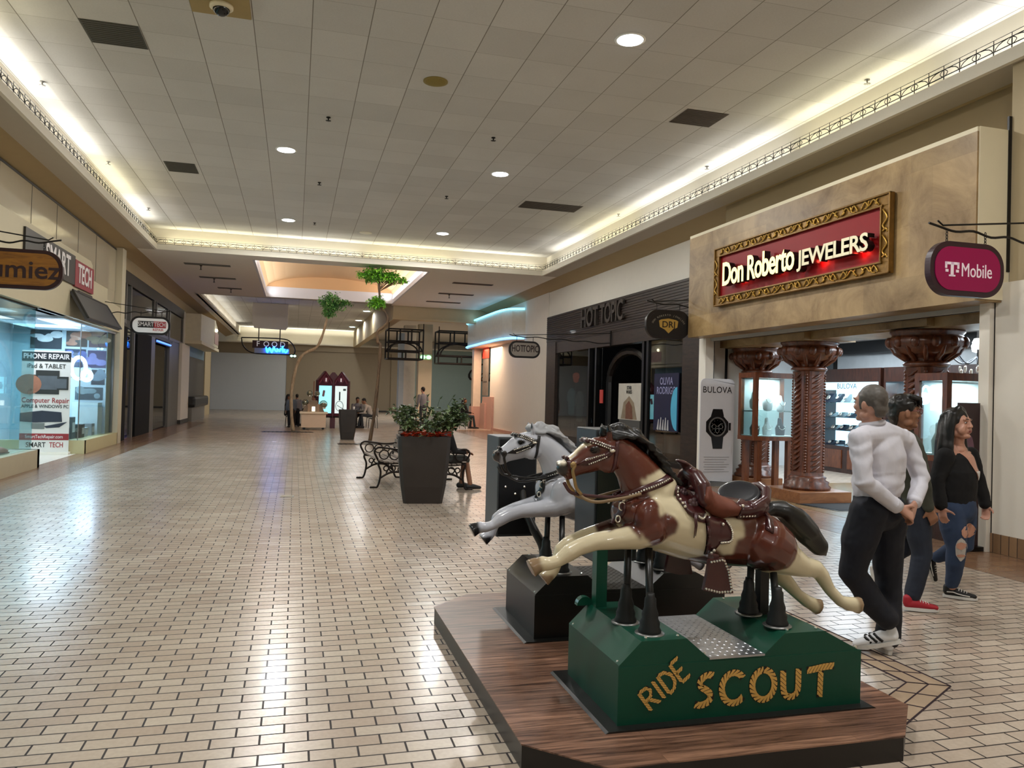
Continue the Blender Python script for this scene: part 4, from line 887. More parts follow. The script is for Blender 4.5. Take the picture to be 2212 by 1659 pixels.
# carved columns
def column(cx, cy, label, pw=.48):
    t = thing('carved_column', label, 'column', (cx, cy, 0), 'carved wooden columns')
    b = MB(); b.rbox(cx-pw, cx+pw, cy-pw, cy+pw, 0, .175, .01); b.build('plinth', wood_mat('plinth_wood%d' % int(cy*10), '#74482a', '#96633c', 'X', 3, .4, .1, None, 5), t)
    MB().lathe([(.36, .175), (.37, .22), (.33, .25), (.34, .30), (.28, .33), (.30, .37), (.25, .40)], 28, (cx, cy, 0)).build('base_moulding', CARVED, t, True)
    b = MB(); n = 28
    sq = lambda a, r: (math.copysign(abs(math.cos(a))**.55, math.cos(a))*r, math.copysign(abs(math.sin(a))**.55, math.sin(a))*r)
    rings = []
    for z in (.39, .45, .9, 1.5, 2.0, 2.08): rings.append([(cx+sq(2*PI*j/n, .205 if .42 < z < 2.05 else .22)[0], cy+sq(2*PI*j/n, .205 if .42 < z < 2.05 else .22)[1], z) for j in range(n)])
    b.rings(rings); b.build('shaft', CARVED, t)
    b = MB()
    for k in range(19):
        z = .50+k*.083
        for ux, uy in ((0, -1), (-1, 0), (1, 0), (0, 1)):
            p = Vector((cx+ux*.205, cy+uy*.205, z)); s_ = Vector((-uy, ux, 0))
            b.limb([p-s_*.085+Vector((0, 0, -.03)), p+Vector((ux, uy, 0))*.012, p+s_*.085+Vector((0, 0, .05))], [(.008), (.026), (.006)], 6)
    for sx in (-1, 1):
        for sy in (-1, 1):
            for k in range(34): b.ball((cx+sx*.170, cy+sy*.170, .47+k*.047), (.026, .026, .024), 6)
    b.build('leaf_carving', CARVED, t, True)
    b = MB(); b.lathe([(.20, 2.07), (.27, 2.09), (.285, 2.12), (.26, 2.145), (.22, 2.16), (.24, 2.20), (.30, 2.24), (.385, 2.27), (.40, 2.31), (.46, 2.36), (.47, 2.42), (.44, 2.47), (.42, 2.50), (.45, 2.53), (.45, 2.56)], 32, (cx, cy, 0)); b.build('capital', CARVED, t, True)
    b = MB()
    for k in range(12):
        a = k*PI/6; b.ball((cx+.45*math.cos(a), cy+.45*math.sin(a), 2.40), (.06, .06, .075), 8)
        b.limb([(cx+.25*math.cos(a+.26), cy+.25*math.sin(a+.26), 2.18), (cx+.37*math.cos(a+.26), cy+.37*math.sin(a+.26), 2.27), (cx+.43*math.cos(a+.26), cy+.43*math.sin(a+.26), 2.35)], [.03, .035, .02], 8)
    b.build('capital_carving', CARVED, t, True)
column(8.30, 12.86, 'carved wooden column at the left of the jeweller entrance, behind the display case', .36)
column(8.07, 11.0, 'carved wooden column on a square plinth in the middle of the jeweller entrance')
column(8.03, 8.50, 'thick carved wooden column nearest the camera, above the walking people')
# display cases
CASEW = wood_mat('case_wood', '#4a2413', '#75401f', 'Z', 4, .3, .2, None, 5); WHB = mat('bust_white', '#eef1f3', .6, var=.03); BUST = mat('bust_grey', '#4a443c', .6); NAVY = mat('bust_navy', '#1a1d2b', .5)
def case(x0, x1, y0, y1, z0, z1, label, legs=True):
    t = thing('display_case', label, 'display case', ((x0+x1)/2, (y0+y1)/2, 0), 'glass display cases')
    f = .075; b = MB(); b.box(x0, x1, y0, y1, z1-.09, z1); b.box(x0, x1, y0, y1, z0, z0+.07)
    for xx in (x0, x1-f):
        for yy in (y0, y1-f): b.box(xx+.002, xx+f-.002, yy+.002, yy+f-.002, z0+.069, z1-.089)
    b.box(x0+f, x1-f, y1-.03, y1-.003, z0+.069, z1-.089); b.build('frame', CASEW, t)
    MB().box(x0+f, x1-f, y0+.02, y0+.026, z0+.07, z1-.09).build('front_pane', GLASS, t)
    MB().box(x0+.02, x0+.026, y0+f, y1-f, z0+.07, z1-.09).build('side_pane', GLASS, t)
    MB().box(x0+.03, x1-.03, y0+.03, y1-.03, z0+.07, z0+.085).build('display_floor', WHB, t)
    MB().box(x0+.03, x1-.03, y1-.04, y1-.034, z0+.08, z1-.09).build('back_panel', mat('case_back%d' % int(y0), '#c3cfd0', .5), t)
    if legs:
        for xx in (x0+.08, x1-.20):
            for yy in (y0+.02, y1-.12): MB().box(xx, xx+.09, yy, yy+.09, 0, z0).build('leg', CASEW, t)
    else: MB().box(x0, x1, y0, y1, 0, z0).build('cabinet', DARKW, t)
    area_light('case_lamp', ((x0+x1)/2, (y0+y1)/2, z1-.10), .5, .2, 22, (.86, .96, 1)); return t
case(7.58, 8.46, 11.78, 12.30, .90, 2.07, 'lit wooden display case on legs between two carved columns')
case(7.34, 8.5, 7.45, 7.95, .92, 1.97, 'wide glass display case behind the woman in the black cardigan', False)
def bust(x, y, z, h, m, label, neck=True):
    t = thing('jewellery_bust', label, 'bust', (x, y, z), 'jewellery busts')
    b = MB(); b.limb([(x, y, z+.01), (x, y, z+h*.45), (x, y+.01, z+h*.72), (x, y+.02, z+h)], [(h*.30, .05), (h*.36, .045), (h*.16, .04), (h*.12, .035)], 14, (1, 0, 0)); b.build('form', m, t, True)
    b = MB(); b.tube([(x+h*.22*math.cos(a), y-.055+.01*math.sin(a), z+h*.60+h*.24*math.sin(a)) for a in [PI+k*PI/10 for k in range(11)]], .006, 6); b.build('necklace', CHROME, t, True)
for x, z, h, m, l in ((7.72, 1.46, .26, WHB, 'white jewellery bust at upper left inside the lit case'), (7.99, 1.44, .30, WHB, 'white jewellery bust at upper centre inside the lit case'), (8.25, 1.42, .24, WHB, 'small white jewellery bust at upper right inside the lit case'), (7.74, .985, .28, BUST, 'dark grey jewellery bust at lower left inside the lit case'), (7.99, .985, .28, WHB, 'white jewellery bust at lower centre inside the lit case'), (8.25, .985, .28, NAVY, 'navy jewellery bust at lower right inside the lit case')):
    bust(x, 12.02, z, h, m, l)
t = thing('glass_shelf', 'clear glass shelf across the lit display case on legs', 'shelf', (8.02, 12.05, 1.41)); MB().box(7.61, 8.43, 11.85, 12.25, 1.41, 1.42).build('pane', GLASS, t); MB().box(7.61, 7.625, 11.85, 12.25, 1.395, 1.41).box(8.415, 8.43, 11.85, 12.25, 1.395, 1.41).build('bracket', STEEL, t)
for x, z, h, m, l in ((7.50, 1.0, .36, WHB, 'white jewellery bust at left in the wide case'), (7.83, 1.0, .42, mat('bust_pink', '#e6d3dc', .5), 'pinkish white jewellery bust in the wide case'), (8.14, 1.0, .30, WHB, 'low white jewellery bust at right in the wide case')): bust(x, 7.7, z, h, m, l)
# back wall cabinets
LITB = glow('shelf_glow', '#a9e2ff', 2.2)
def cab(y0, y1, label, sign=None):
    t = thing('wall_cabinet', label, 'cabinet', (12.3, (y0+y1)/2, 0), 'lit wall cabinets')
    b = MB(); b.box(12.0, 12.6, y0, y1, 0, .60); b.box(12.0, 12.6, y0, y1, 2.06, 2.36); b.box(12.0, 12.6, y0, y0+.06, .6, 2.06); b.box(12.0, 12.6, y1-.06, y1, .6, 2.06); b.build('carcass', DARKW, t)
    b = MB()
    for k in range(2): b.box(11.98, 12.0, y0+.1+k*(y1-y0)/2, y0-.1+(k+1)*(y1-y0)/2, .1, .52)
    b.build('door_panel', CASEW, t)
    MB().box(12.54, 12.56, y0+.06, y1-.06, .6, 2.06).build('lit_back', LITB, t)
    for z in (.95, 1.25, 1.58): MB().box(12.05, 12.54, y0+.06, y1-.06, z, z+.015).build('shelf', GLASSB if z > 1.3 else mat('shelf_edge', '#1d2a33', .3), t)
    if sign:
        MB().box(12.02, 12.04, y0+.06, y1-.06, 1.88, 2.06).build('header_light', glow('header_glow', '#a5e2f7', 1.1), t)
        MB().text(sign, .17, basis((12.015, (y0+y1)/2, 1.965), (0, -1, 0), (0, 0, 1)), .003).build('lettering', mat('ink_blue', '#3f6f86', .6), t)
    rnd = random.Random(int(y0*10)); i = 0
    for z in (.615, .965, 1.265, 1.595):
        y = y0+.22
        while y < y1-.2:
            i += 1; w_ = .10+.10*rnd.random(); h_ = (.22 if z > 1.3 else .12)*(.7+.5*rnd.random()); dk = rnd.random() < .55
            tt = thing('watch_stand', '%s watch stand, number %d from the right on shelf %d of the %s cabinet' % ('dark' if dk else 'silver', i, 1+int((z-.6)/.33), label.split()[0]), 'watch stand', (12.25, y, z), 'watch displays')
            tt['label'] = '%s wedge watch display on a lit shelf of the jeweller back cabinet' % ('black' if dk else 'silver'); tt['group'] = '%s watch displays on the back shelves' % ('black' if dk else 'silver')
            b = MB(); b.prism([(12.12, z), (12.36, z), (12.36, z+h_), (12.30, z+h_)], y-w_/2, y+w_/2, 'Y'); b.build('wedge', NAVY if dk else STEEL, tt)
            b = MB(); M = basis((12.20, y, z+h_*.55), (0, -1, 0), (.6, 0, 1)); b.lathe([(.001, .012), (w_*.30, .012), (w_*.34, .006), (w_*.34, 0)], 12, (0, 0, 0), M); b.build('dial', CHROME, tt)
            y += w_+.10+.12*rnd.random()
    area_light('cabinet_lamp', (12.2, (y0+y1)/2, 2.04), .3, (y1-y0)*.8, 14, (.55, .85, 1))
cab(13.95, 16.1, 'left dark wood wall cabinet with blue lit watch shelves under a header', 'BULOVA'); cab(12.75, 13.85, 'middle narrow wall cabinet with blue lit shelves between two men'); cab(10.7, 12.2, 'right wall cabinet with blue lit shelves above the woman')
# glowing rings display
t = thing('ring_display', 'pair of glowing pale blue ring stands above the woman in black', 'display', (11.5, 11.3, 1.3))
for y, z, r in ((11.75, 1.50, .17), (11.32, 1.64, .19)):
    b = MB(); b.tube([(11.6, y+r*math.cos(a), z+r*math.sin(a)) for a in [k*PI/14 for k in range(28)]], .045, 10, closed=True); b.build('ring', glow('ring_glow%d' % int(y*100), '#9fdcf5', 1.1), t, True)
b = MB(); b.box(11.55, 11.65, 11.1, 11.95, 1.24, 1.28); b.build('stand', WHB, t); MB().box(11.5, 11.7, 11.4, 11.6, 0, 1.24).build('pedestal', DARKW, t)
# hanging wall frame, chandelier, maroon poster
t = thing('picture_frame', 'small dark framed picture on the pale wall beside the carved column', 'picture', (12.5, 15.9, 2.2)); MB().box(12.55, 12.6, 16.1, 16.85, 2.02, 2.7).build('frame', IRON, t); MB().box(12.54, 12.556, 16.18, 16.77, 2.10, 2.62).build('print', mat('print_grey', '#4f5558', .4, var=.3), t)
t = thing('chandelier', 'bright glass chandelier hanging in the jeweller at upper right', 'chandelier', (9.45, 9.05, 3.0))
MB().cyl((9.45, 9.05, 2.25), (9.45, 9.05, 3.0), .015).build('rod', IRON, t)
b = MB()
for k in range(8):
    a = k*PI/4; b.tube(bez([(9.45, 9.05, 2.30), (9.45+.2*math.cos(a), 9.05+.2*math.sin(a), 2.20), (9.45+.40*math.cos(a), 9.05+.40*math.sin(a), 2.38)], 10), .012, 6)
b.build('arm', mat('chandelier_grey', '#5b6068', .35, .6), t, True)
for k in range(8): a = k*PI/4; MB().lathe([(.02, 0), (.07, .02), (.085, .10), (.06, .15), (.001, .15)], 12, (9.45+.40*math.cos(a), 9.05+.40*math.sin(a), 2.38)).build('glass_shade', glow('shade_glow%d' % k, '#eafaff', 5), t, True)
b = MB()
for k in range(16): a = k*PI/8; b.ball((9.45+.22*math.cos(a), 9.05+.22*math.sin(a), 2.12-.05*(k % 2)), (.02, .02, .05), 6)
b.build('crystal', CHROME, t)
t = thing('poster_stand', 'dark maroon poster on a stand behind the woman in black', 'poster', (7.2, 6.95, 0)); MB().box(7.0, 7.28, 6.93, 6.96, .05, 1.62).build('board', mat('poster_maroon', '#2a1216', .4, var=.3, scale=5), t); MB().box(6.98, 7.30, 6.87, 7.03, 0, .05).build('foot', BLACK, t)
MB().ball((7.14, 6.929, 1.05), (.07, .004, .22), 12).ball((7.16, 6.929, .55), (.08, .004, .16), 12).build('print', mat('poster_pink', '#6b4a58', .5, var=.4, scale=9), t)
# watch banner
t = thing('roll_up_banner', 'tall white watch banner with rounded top beside the jeweller pier', 'banner', (7.5, 12.9, 0))
pts = [(7.17, .10), (7.86, .06), (7.87, 1.88)]+arc(7.77, 1.87, .10, 0, 90, 6)+arc(7.27, 1.87, .10, 90, 180, 6)
MB().prism(pts, 12.90, 12.925, 'Y').build('panel', mat('banner_white', '#d4d3d6', .6, var=.05), t)
MB().box(7.12, 7.90, 12.83, 12.99, 0, .07).build('base', STEEL, t)
MB().text('BULOVA', .165, basis((7.51, 12.897, 1.76), (1, 0, 0), (0, 0, 1)), .002, 0, 'CENTER', 0, .92, 1.05).build('lettering', IRON, t)
WD = mat('watch_dark', '#1c1b1b', .35, .3, var=.2)
b = MB(); b.prism([(7.43, 1.41), (7.62, 1.41), (7.655, 1.28), (7.39, 1.28)], 12.893, 12.90, 'Y'); b.build('strap_print', WD, t); b = MB(); b.prism([(7.40, .90), (7.65, .90), (7.63, .68), (7.44, .68)], 12.893, 12.90, 'Y'); b.build('strap_print', WD, t)
b = MB(); b.prism([(7.52+.245*math.cos(a), 1.085+.24*math.sin(a)) for a in [PI/8+k*PI/4 for k in range(8)]], 12.890, 12.90, 'Y'); b.box(7.76, 7.80, 12.890, 12.90, 1.02, 1.16); b.build('watch_print', WD, t)
b = MB(); M = basis((7.52, 12.889, 1.085), (1, 0, 0), (0, 0, 1)); b.lathe([(.15, .001), (.165, .004), (.18, .001)], 30, (0, 0, 0), M)
for k in range(12): a = k*PI/6; b.box(.12*math.cos(a)-.008, .12*math.cos(a)+.008, .12*math.sin(a)-.008, .12*math.sin(a)+.008, 0, .003, M)
b.tube([(7.52, 12.887, 1.085), (7.45, 12.887, 1.14)], .006, 4); b.tube([(7.52, 12.887, 1.085), (7.60, 12.887, 1.15)], .005, 4)
for cx_, cz_ in ((-.07, 0), (.07, 0), (0, -.07)): b.lathe([(.035, .001), (.04, .003), (.045, .001)], 16, (cx_, cz_, 0), M)
b.build('dial_print', STEEL, t)
b = MB()
for k in range(7): b.box(7.26+.02*(k % 2), 7.78-.05*(k % 3), 12.895, 12.90, .52-.045*k, .532-.045*k)
b.build('fine_print', mat('print_pale', '#a7a6a8', .7), t)

# ---- the dark wood front shop
SLAT = wood_mat('dark_slats', '#1d1512', '#382a22', 'Y', 3, .45, .05, None, 6); XF = 8.33
b = MB(); b.box(XF, XF+.3, 15.0, 25.7, 3.36, 4.27)
for k in range(13): b.box(XF-.02, XF, 15.0, 25.68, 3.40+k*.067, 3.445+k*.067)
b.box(XF, XF+.3, 24.75, 25.7, 0, 3.36); b.box(XF, XF+.3, 15.0, 15.85, 0, 3.36); b.box(XF+.02, XF+.3, 15.8, 24.8, 3.0, 3.36)
structure(b.build('wall_dark_shop', SLAT)); 
b = MB()
for y in (21.75, 21.2, 18.0, 17.75): b.box(XF+.04, XF+.14, y-.06, y+.06, 0, 3.05)
b.box(XF+.04, XF+.16, 15.85, 24.75, 0, .12); structure(b.build('trim_17', BLACK))
b = MB(); b.box(XF+.08, XF+.09, 21.8, 24.7, .12, 3.0); structure(b.build('window_1', GLASSD)); b = MB(); b.box(XF+.08, XF+.09, 15.85, 17.7, .12, 3.0); structure(b.build('window_2', GLASSD))
DKW = mat('shop_dark', '#1a1a1c', .7); b = MB(); b.box(12.3, 12.35, 17.1, 25.7, 0, 3.4); b.box(8.5, 12.3, 25.6, 25.7, 0, 3.4); b.box(8.5, 12.3, 17.02, 17.1, 0, 3.4); b.box(8.4, 12.3, 15, 25.7, 3.4, 3.45); structure(b.build('wall_dark_interior', DKW))
point_light('dark_shop_lamp', (10.5, 22.8, 2.9), 5, (.8, .95, 1), .2); point_light('dark_shop_lamp', (10.2, 18.8, 2.9), 2, (1, .9, .8), .2)
t = thing('shop_lettering', 'tall dark metal letters on the slatted shop front', 'sign', (8.3, 20.5, 3.6))
for nm, ch, y0_, y1_ in (('letters', 'HOT', 22.1, 20.75), ('letters', 'TOPIC', 20.6, 19.0)):
    me = text_mesh(ch, 1, .06, .015, 'LEFT', 0, 1, .95); xs = [v.co.x for v in me.vertices]; zs = [v.co.y for v in me.vertices]; b = MB()
    b.add([(8.25-v.co.z, y0_-(v.co.x-min(xs))/(max(xs)-min(xs))*(y0_-y1_), 3.62+(v.co.y-min(zs))/(max(zs)-min(zs))*.56) for v in me.vertices], [list(p.vertices) for p in me.polygons]); bpy.data.meshes.remove(me); b.build(nm, mat('letter_pewter', '#55504c', .35, .7), t)
# arched inner doorway and posters
t = thing('arched_gate', 'black arched doorway frame inside the dark shop front', 'doorway', (8.7, 19.6, 0)); b = MB()
b.tube([(8.75, 21.0, .02), (8.75, 21.0, 2.0)]+[(8.75, 19.6+1.4*math.cos(a), 2.0+.85*math.sin(a)) for a in [k*PI/12 for k in range(1, 12)]]+[(8.75, 18.2, 2.0), (8.75, 18.2, .02)], .12, 8); b.build('arch', BLACK, t)
b = MB(); b.box(8.70, 8.80, 20.85, 21.15, 0, .25); b.box(8.70, 8.80, 18.05, 18.35, 0, .25); b.build('foot', BLACK, t)
def poster(name, label, y0_, y1_, z0_, z1_, base, x=8.36):
    t = thing(name, label, 'poster', (x+.03, (y0_+y1_)/2, z0_)); MB().box(x, x+.02, y0_, y1_, z0_, z1_).build('sheet', base, t); return t
t = poster('window_poster', 'white film poster with black title inside the dark shop entrance', 18.05, 19.45, 1.0, 1.95, mat('poster_white', '#b9b4a8', .5, var=.15, emit=.05))
M = basis((8.35, 18.75, 1.83), (0, -1, 0), (0, 0, 1)); MB().text('STAR', .13, M, .002, .02, 'CENTER').build('title', BLACK, t); MB().text('WARS', .13, basis((8.35, 18.75, 1.72), (0, -1, 0), (0, 0, 1)), .002, .02).build('title', BLACK, t)
b = MB(); b.prism([(18.95, 1.02), (18.5, 1.02), (18.55, 1.35), (18.75, 1.5), (18.95, 1.38)], 8.352, 8.36, 'X'); b.build('print', mat('poster_rust', '#6d4634', .6, var=.4, scale=12), t)
MB().prism([(19.25, 1.02), (18.25, 1.02), (18.45, 1.45), (18.75, 1.62), (19.1, 1.45)], 8.356, 8.362, 'X').build('backdrop', mat('poster_sand', '#8c7d68', .6, var=.4, scale=8), t)
MB().box(8.37, 8.55, 18.1, 19.4, .4, 1.0).build('stand', mat('stand_grey', '#4c4c4a', .6), t)
t = poster('window_poster', 'dark blue album poster with pale title in the right window', 16.05, 17.3, .82, 2.17, mat('poster_navy', '#101438', .5, var=.3, emit=.02))
for i, s in enumerate(('OLIVIA', 'RODRIGO')): MB().text(s, .24, basis((8.352, 16.65, 1.98-.22*i), (0, -1, 0), (0, 0, 1)), .002, .015, 'CENTER', 0, .9).build('title', mat('poster_lilac', '#8d8fb5', .6), t)
MB().prism([(16.10+.30*math.cos(a), 1.35+.5*math.sin(a)) for a in [PI/2-k*PI/12 for k in range(13)]], 8.350, 8.358, 'X').build('print', mat('poster_cyan', '#4aa3c4', .5, emit=.1), t)
b = MB()
for k in range(5): b.limb([(8.35, 17.05-.13*k, .84), (8.35, 17.0-.12*k, 1.08+.05*(k % 2))], [(.004, .05), (.004, .02)], 8, (1, 0, 0))
b.build('print', mat('poster_feather', '#b5b5b8', .6), t)
for i, (y, z, w_, h_, c, l) in enumerate(((25.2, 1.0, .5, .8, '#8fc6d0', 'pale cyan shirt on display in the left dark window'), (24.4, .8, .45, .9, '#9aa3a2', 'grey shirt on display in the left dark window'), (24.8, 2.1, .28, .22, '#c75a36', 'small orange lit figure high in the left dark window'), (23.7, .5, .5, .5, '#3c4d57', 'dark blue shirt low in the left dark window'))):
    t = thing('displayed_shirt' if i != 2 else 'lit_trinket', l, 'merchandise', (9.1, y, 0)); mt = mat('merch%d' % i, c, .7, var=.3, emit=.12 if i != 2 else .6, ecol=c)  # faint glow on the goods stands in for light falling on them
    b = MB(); b.limb([(9.1, y, z), (9.1, y, z+h_*.7), (9.1, y, z+h_)], [(w_*.42, .08), (w_*.5, .09), (w_*.25, .07)], 12, (0, 1, 0)); b.limb([(9.1, y-w_*.4, z+h_*.9), (9.1, y-w_*.62, z+h_*.55)], [.07, .06], 8); b.limb([(9.1, y+w_*.4, z+h_*.9), (9.1, y+w_*.62, z+h_*.55)], [.07, .06], 8); b.build('garment', mt, t, True)
    MB().cyl((9.1, y, 0), (9.1, y, z+.05), .02).build('stand', BLACK, t)
t = thing('red_tag_sign', 'small red vertical tag hanging in the dark doorway', 'sign', (8.40, 20.72, 1.4)); MB().box(8.38, 8.40, 20.62, 20.85, 1.40, 1.78).build('tag', mat('tag_red', '#a3352f', .5, emit=.15), t); MB().cyl((8.39, 20.73, 1.78), (8.39, 20.73, 3.0), .006).build('cord', BLACK, t)
# ---- neon trimmed fascia of the food court front
NEON = glow('neon_ice', '#6fd4ff', 2.6); NEON2 = glow('neon_blue', '#62b8ff', 2.6)
def rounded(x0, x1, y0, y1, r): return [(x1, y0), (x0+r*1.0, y0)]+[(x0+r-r*math.sin(a), y0+r-r*math.cos(a)) for a in [k*PI/12 for k in range(1, 6)]]+[(x0, y0+r), (x0, y1), (x1, y1)]
P = [(8.4, 28.6), (7.95, 28.9), (7.75, 29.7), (7.70, 31), (7.72, 34), (7.80, 36.2), (8.4, 36.6)]
t = thing('neon_fascia', 'rounded white fascia with two blue neon tubes above the pink counter', 'fascia', (8.0, 32, 3.75)); MB().prism(P, 3.74, 4.85, 'Z').build('drum', mat('fascia_paint', '#ddd5c4', .6), t)
MB().prism([(x+.03*(x < 8.3), y) for x, y in P], 3.68, 3.74, 'Z').build('underside', mat('fascia_under', '#e3c0ad', .6), t)
MB().tube(bez([(x-.05, y, 4.86) for x, y in P], 30), .040, 8).build('neon_tube', NEON, t, True); MB().tube(bez([(x-.05, y, 3.74) for x, y in P], 30), .040, 8).build('neon_tube', NEON2, t, True)
for y in (29.3, 31.5, 34): point_light('neon_light', (7.5, y, 3.6), .8, (.4, .7, 1), .1); point_light('neon_light', (7.5, y, 5.0), .5, (.4, .75, 1), .1)
area_light('counter_lamp', (7.7, 33.5, 3.6), 1.5, 3, 130, (1, .68, .45))
t = thing('pink_column', 'slim cream column with a pink tiled base in front of the food court', 'column', (8.2, 35.8, 0)); MB().box(8.02, 8.38, 35.7, 36.1, .98, 3.75).build('shaft', mat('col_cream', '#dac9b6', .6), t); MB().box(7.94, 8.46, 35.62, 36.18, 0, .98).build('base', PINK, t)
t = thing('food_counter', 'stepped pink tiled counter end against the white wall', 'counter', (8.7, 35, 0)); MB().box(8.42, 9.1, 34.1, 35.2, 0, 1.15).build('block', PINK, t); MB().box(8.36, 9.15, 34.0, 35.3, 1.15, 1.22).build('top', mat('pink_top', '#d8b3a5', .3), t); MB().box(8.6, 9.1, 34.0, 34.6, 1.22, 1.55).build('step', PINK, t)
t = thing('vertical_banner', 'narrow red and grey vertical banner beside the white wall', 'banner', (8.45, 34.9, 1.6)); MB().box(8.36, 8.40, 34.3, 35.3, 1.5, 3.25).build('cloth', mat('banner_grey', '#837a70', .7, var=.3), t); MB().box(8.34, 8.39, 34.25, 35.35, 3.2, 3.75).build('red_top', mat('banner_red', '#c4422f', .6, emit=.15), t)
b = MB(); b.text('9:45', .34, basis((8.335, 34.8, 2.7), (0, -1, 0), (0, 0, 1)), .003); 
MB().box(8.35, 8.36, 34.45, 35.15, 2.1, 2.16).build('print', mat('banner_ink', '#4a4540', .7), t)
t = thing('script_sign', 'dark script letters on the grey food court wall', 'sign', (12.0, 58.8, 2)); MB().text('Cafe', 1.5, basis((14.0, 58.86, 3.0), (1, 0, 0), (0, 0, 1)), .04, 0, 'CENTER', .25).build('lettering', IRON, t)
t = thing('square_column', 'square cream column with a green exit light at the food court', 'column', (6.08, 38, 0)); MB().box(5.76, 6.42, 37.9, 38.5, 0, 4.9).build('shaft', CREAM, t); MB().box(5.72, 6.46, 37.86, 38.54, 0, .15).build('base', CHAR, t)
t = thing('exit_light', 'small twin green exit light on the square cream column', 'light', (6.1, 37.85, 3.3)); b = MB(); b.box(5.78, 6.40, 37.82, 37.90, 3.15, 3.42); b.build('housing', CREAM, t)
for x in (5.95, 6.23): MB().ball((x, 37.80, 3.285), (.12, .04, .09), 12).build('lens', glow('exit_green%d' % int(x*100), '#8dffb4', 3), t, True)
t = thing('white_pillar', 'wide pale pillar left of the square cream column', 'column', (5.4, 39, 0)); MB().box(5.2, 5.78, 39, 39.6, 0, 4.9).build('shaft', mat('pillar_pale', '#d5d0ca', .6), t); MB().box(4.95, 5.2, 39.0, 39.6, 0, 4.5).build('side', mat('pillar_blue', '#aebcc9', .6), t)
# black iron arches at the food court entrance
def iron_arch(label, x0, x1, y, z0, z1, depth):
    t = thing('iron_lattice', label, 'lattice', ((x0+x1)/2, y, z1), 'black iron lattices'); r = .035
    for yy in (y, y+depth):
        b = MB()
        for z in (z0, z0+.36, z1-.55, z1): b.tube([(x0, yy, z), (x1, yy, z)], r, 6)
        for x in (x0, x0+(x1-x0)*.33, x0+(x1-x0)*.66, x1): b.tube([(x, yy, z0 if x in (x0, x1) else z1-.55), (x, yy, z1)], r, 6)
        b.tube([(x0+(x1-x0)*.5, yy, z0), (x0+(x1-x0)*.5, yy, z0+.36)], r, 6)
        cx = (x0+x1)/2; rad = (x1-x0)*.46
        b.tube([(cx+rad*math.cos(a), yy, z0+.36+min(rad, z1-.55-z0-.36)*math.sin(a)) for a in [k*PI/16 for k in range(17)]], r, 6); b.build('grille', IRON, t)
    for x in (x0, x1):
        for z in (z0, z1): MB().tube([(x, y, z), (x, y+depth, z)], r, 6).build('strut', IRON, t)
        MB().tube([(x, y, z1), (x, y, 4.70)], r*.6, 6).build('hanger', IRON, t)
iron_arch('black iron arched lattice box hanging left of the square column', 4.02, 5.60, 35.6, 3.08, 4.42, 1.2)
iron_arch('black iron arched lattice hanging right of the square column', 6.48, 8.7, 36.5, 2.98, 4.5, 1.0)
area_light('foodcourt_lamp', (9, 48, 5.3), 6, 10, 520, (1, .96, .9)); area_light('foodcourt_lamp', (6.5, 41, 5.3), 1.5, 3, 60, (1, .97, .92))
# ================================================================= LEFT SIDE SHOPS AND HANGING SIGNS
GLOSS = mat('gloss_panel', '#b9ad95', .10, var=.03, coat=.5); SILL = mat('sill_cream', '#b8ae93', .5, var=.06)
structure(MB().box(-4.70, -4.66, Y0, 22.72, 4.02, 5.14).box(-4.72, -4.67, 16.4, 22.72, 3.0, 4.02).build('wall_gloss_panel', GLOSS))
b = MB()
for y in (11.0, 12.6, 14.25, 15.85, 17.4, 19.0, 20.6): b.box(-4.665, -4.655, y-.006, y+.006, 4.02, 5.14)
b.box(-4.70, -4.65, Y0, 22.72, 5.12, 5.16); structure(b.build('trim_18', CHAR))
# near shop with the pale blue window
structure(MB().box(-4.95, -4.52, Y0, 16.3, 0, .34).box(-6.0, -4.52, 16.18, 16.3, 0, .34).build('trim_19', SILL))
structure(MB().box(-4.66, -4.62, Y0, 16.24, 2.92, 3.08).box(-6.5, -4.62, 16.18, 16.26, 2.92, 3.08).build('trim_20', CHAR))
structure(MB().box(-4.645, -4.635, Y0, 16.22, .34, 4.02).build('window_3', GLASSB)); structure(MB().box(-6.4, -4.64, 16.215, 16.225, .34, 2.95).build('window_4', GLASSB))
structure(MB().box(-6.05, -5.95, Y0, 16.0, .3, 2.45).build('wall_blue_display', mat('display_blue', '#a7cbd9', .6, var=.05)))
structure(MB().box(-9, -4.7, Y0, 16.18, 3.35, 3.4).box(-9, -8.9, Y0, 24, 0, 3.4).build('wall_shop_back', mat('shop_teal_white', '#b9cfc9', .7)))
area_light('blue_shop_lamp', (-5.4, 13.5, 3.3), .8, 5, 150, (.80, .95, 1)); area_light('blue_shop_lamp', (-5.4, 6, 3.3), .8, 6, 90, (.80, .95, 1)); area_light('blue_shop_lamp', (-7.4, 13, 3.3), 1.5, 5, 130, (.85, .95, 1))
t = thing('display_shoe', 'reddish grey sneaker lying on the sill of the pale blue window', 'shoe', (-4.75, 15.1, .34)); b = MB(); b.limb([(-4.78, 14.85, .40), (-4.77, 15.05, .41), (-4.76, 15.25, .39)], [(.06, .05), (.07, .06), (.055, .035)], 12, (1, 0, 0)); b.build('upper', mat('shoe_rose', '#a3776a', .7, var=.3), t, True); MB().rbox(-4.85, -4.70, 14.78, 15.30, .345, .37, .01).build('sole', CHAR, t)
t = thing('glass_fin', 'thin glass fin with a glowing edge highlight standing in the pale blue window', 'glass fin', (-4.9, 14.2, .34)); MB().box(-5.0, -4.9, 14.20, 14.212, .34, 2.45).build('fin', GLASSB, t); MB().box(-4.912, -4.90, 14.195, 14.216, .34, 2.45).build('edge', glow('edge_highlight', '#bff2ff', 1.2), t)  # glass edge highlight put in as a glowing strip
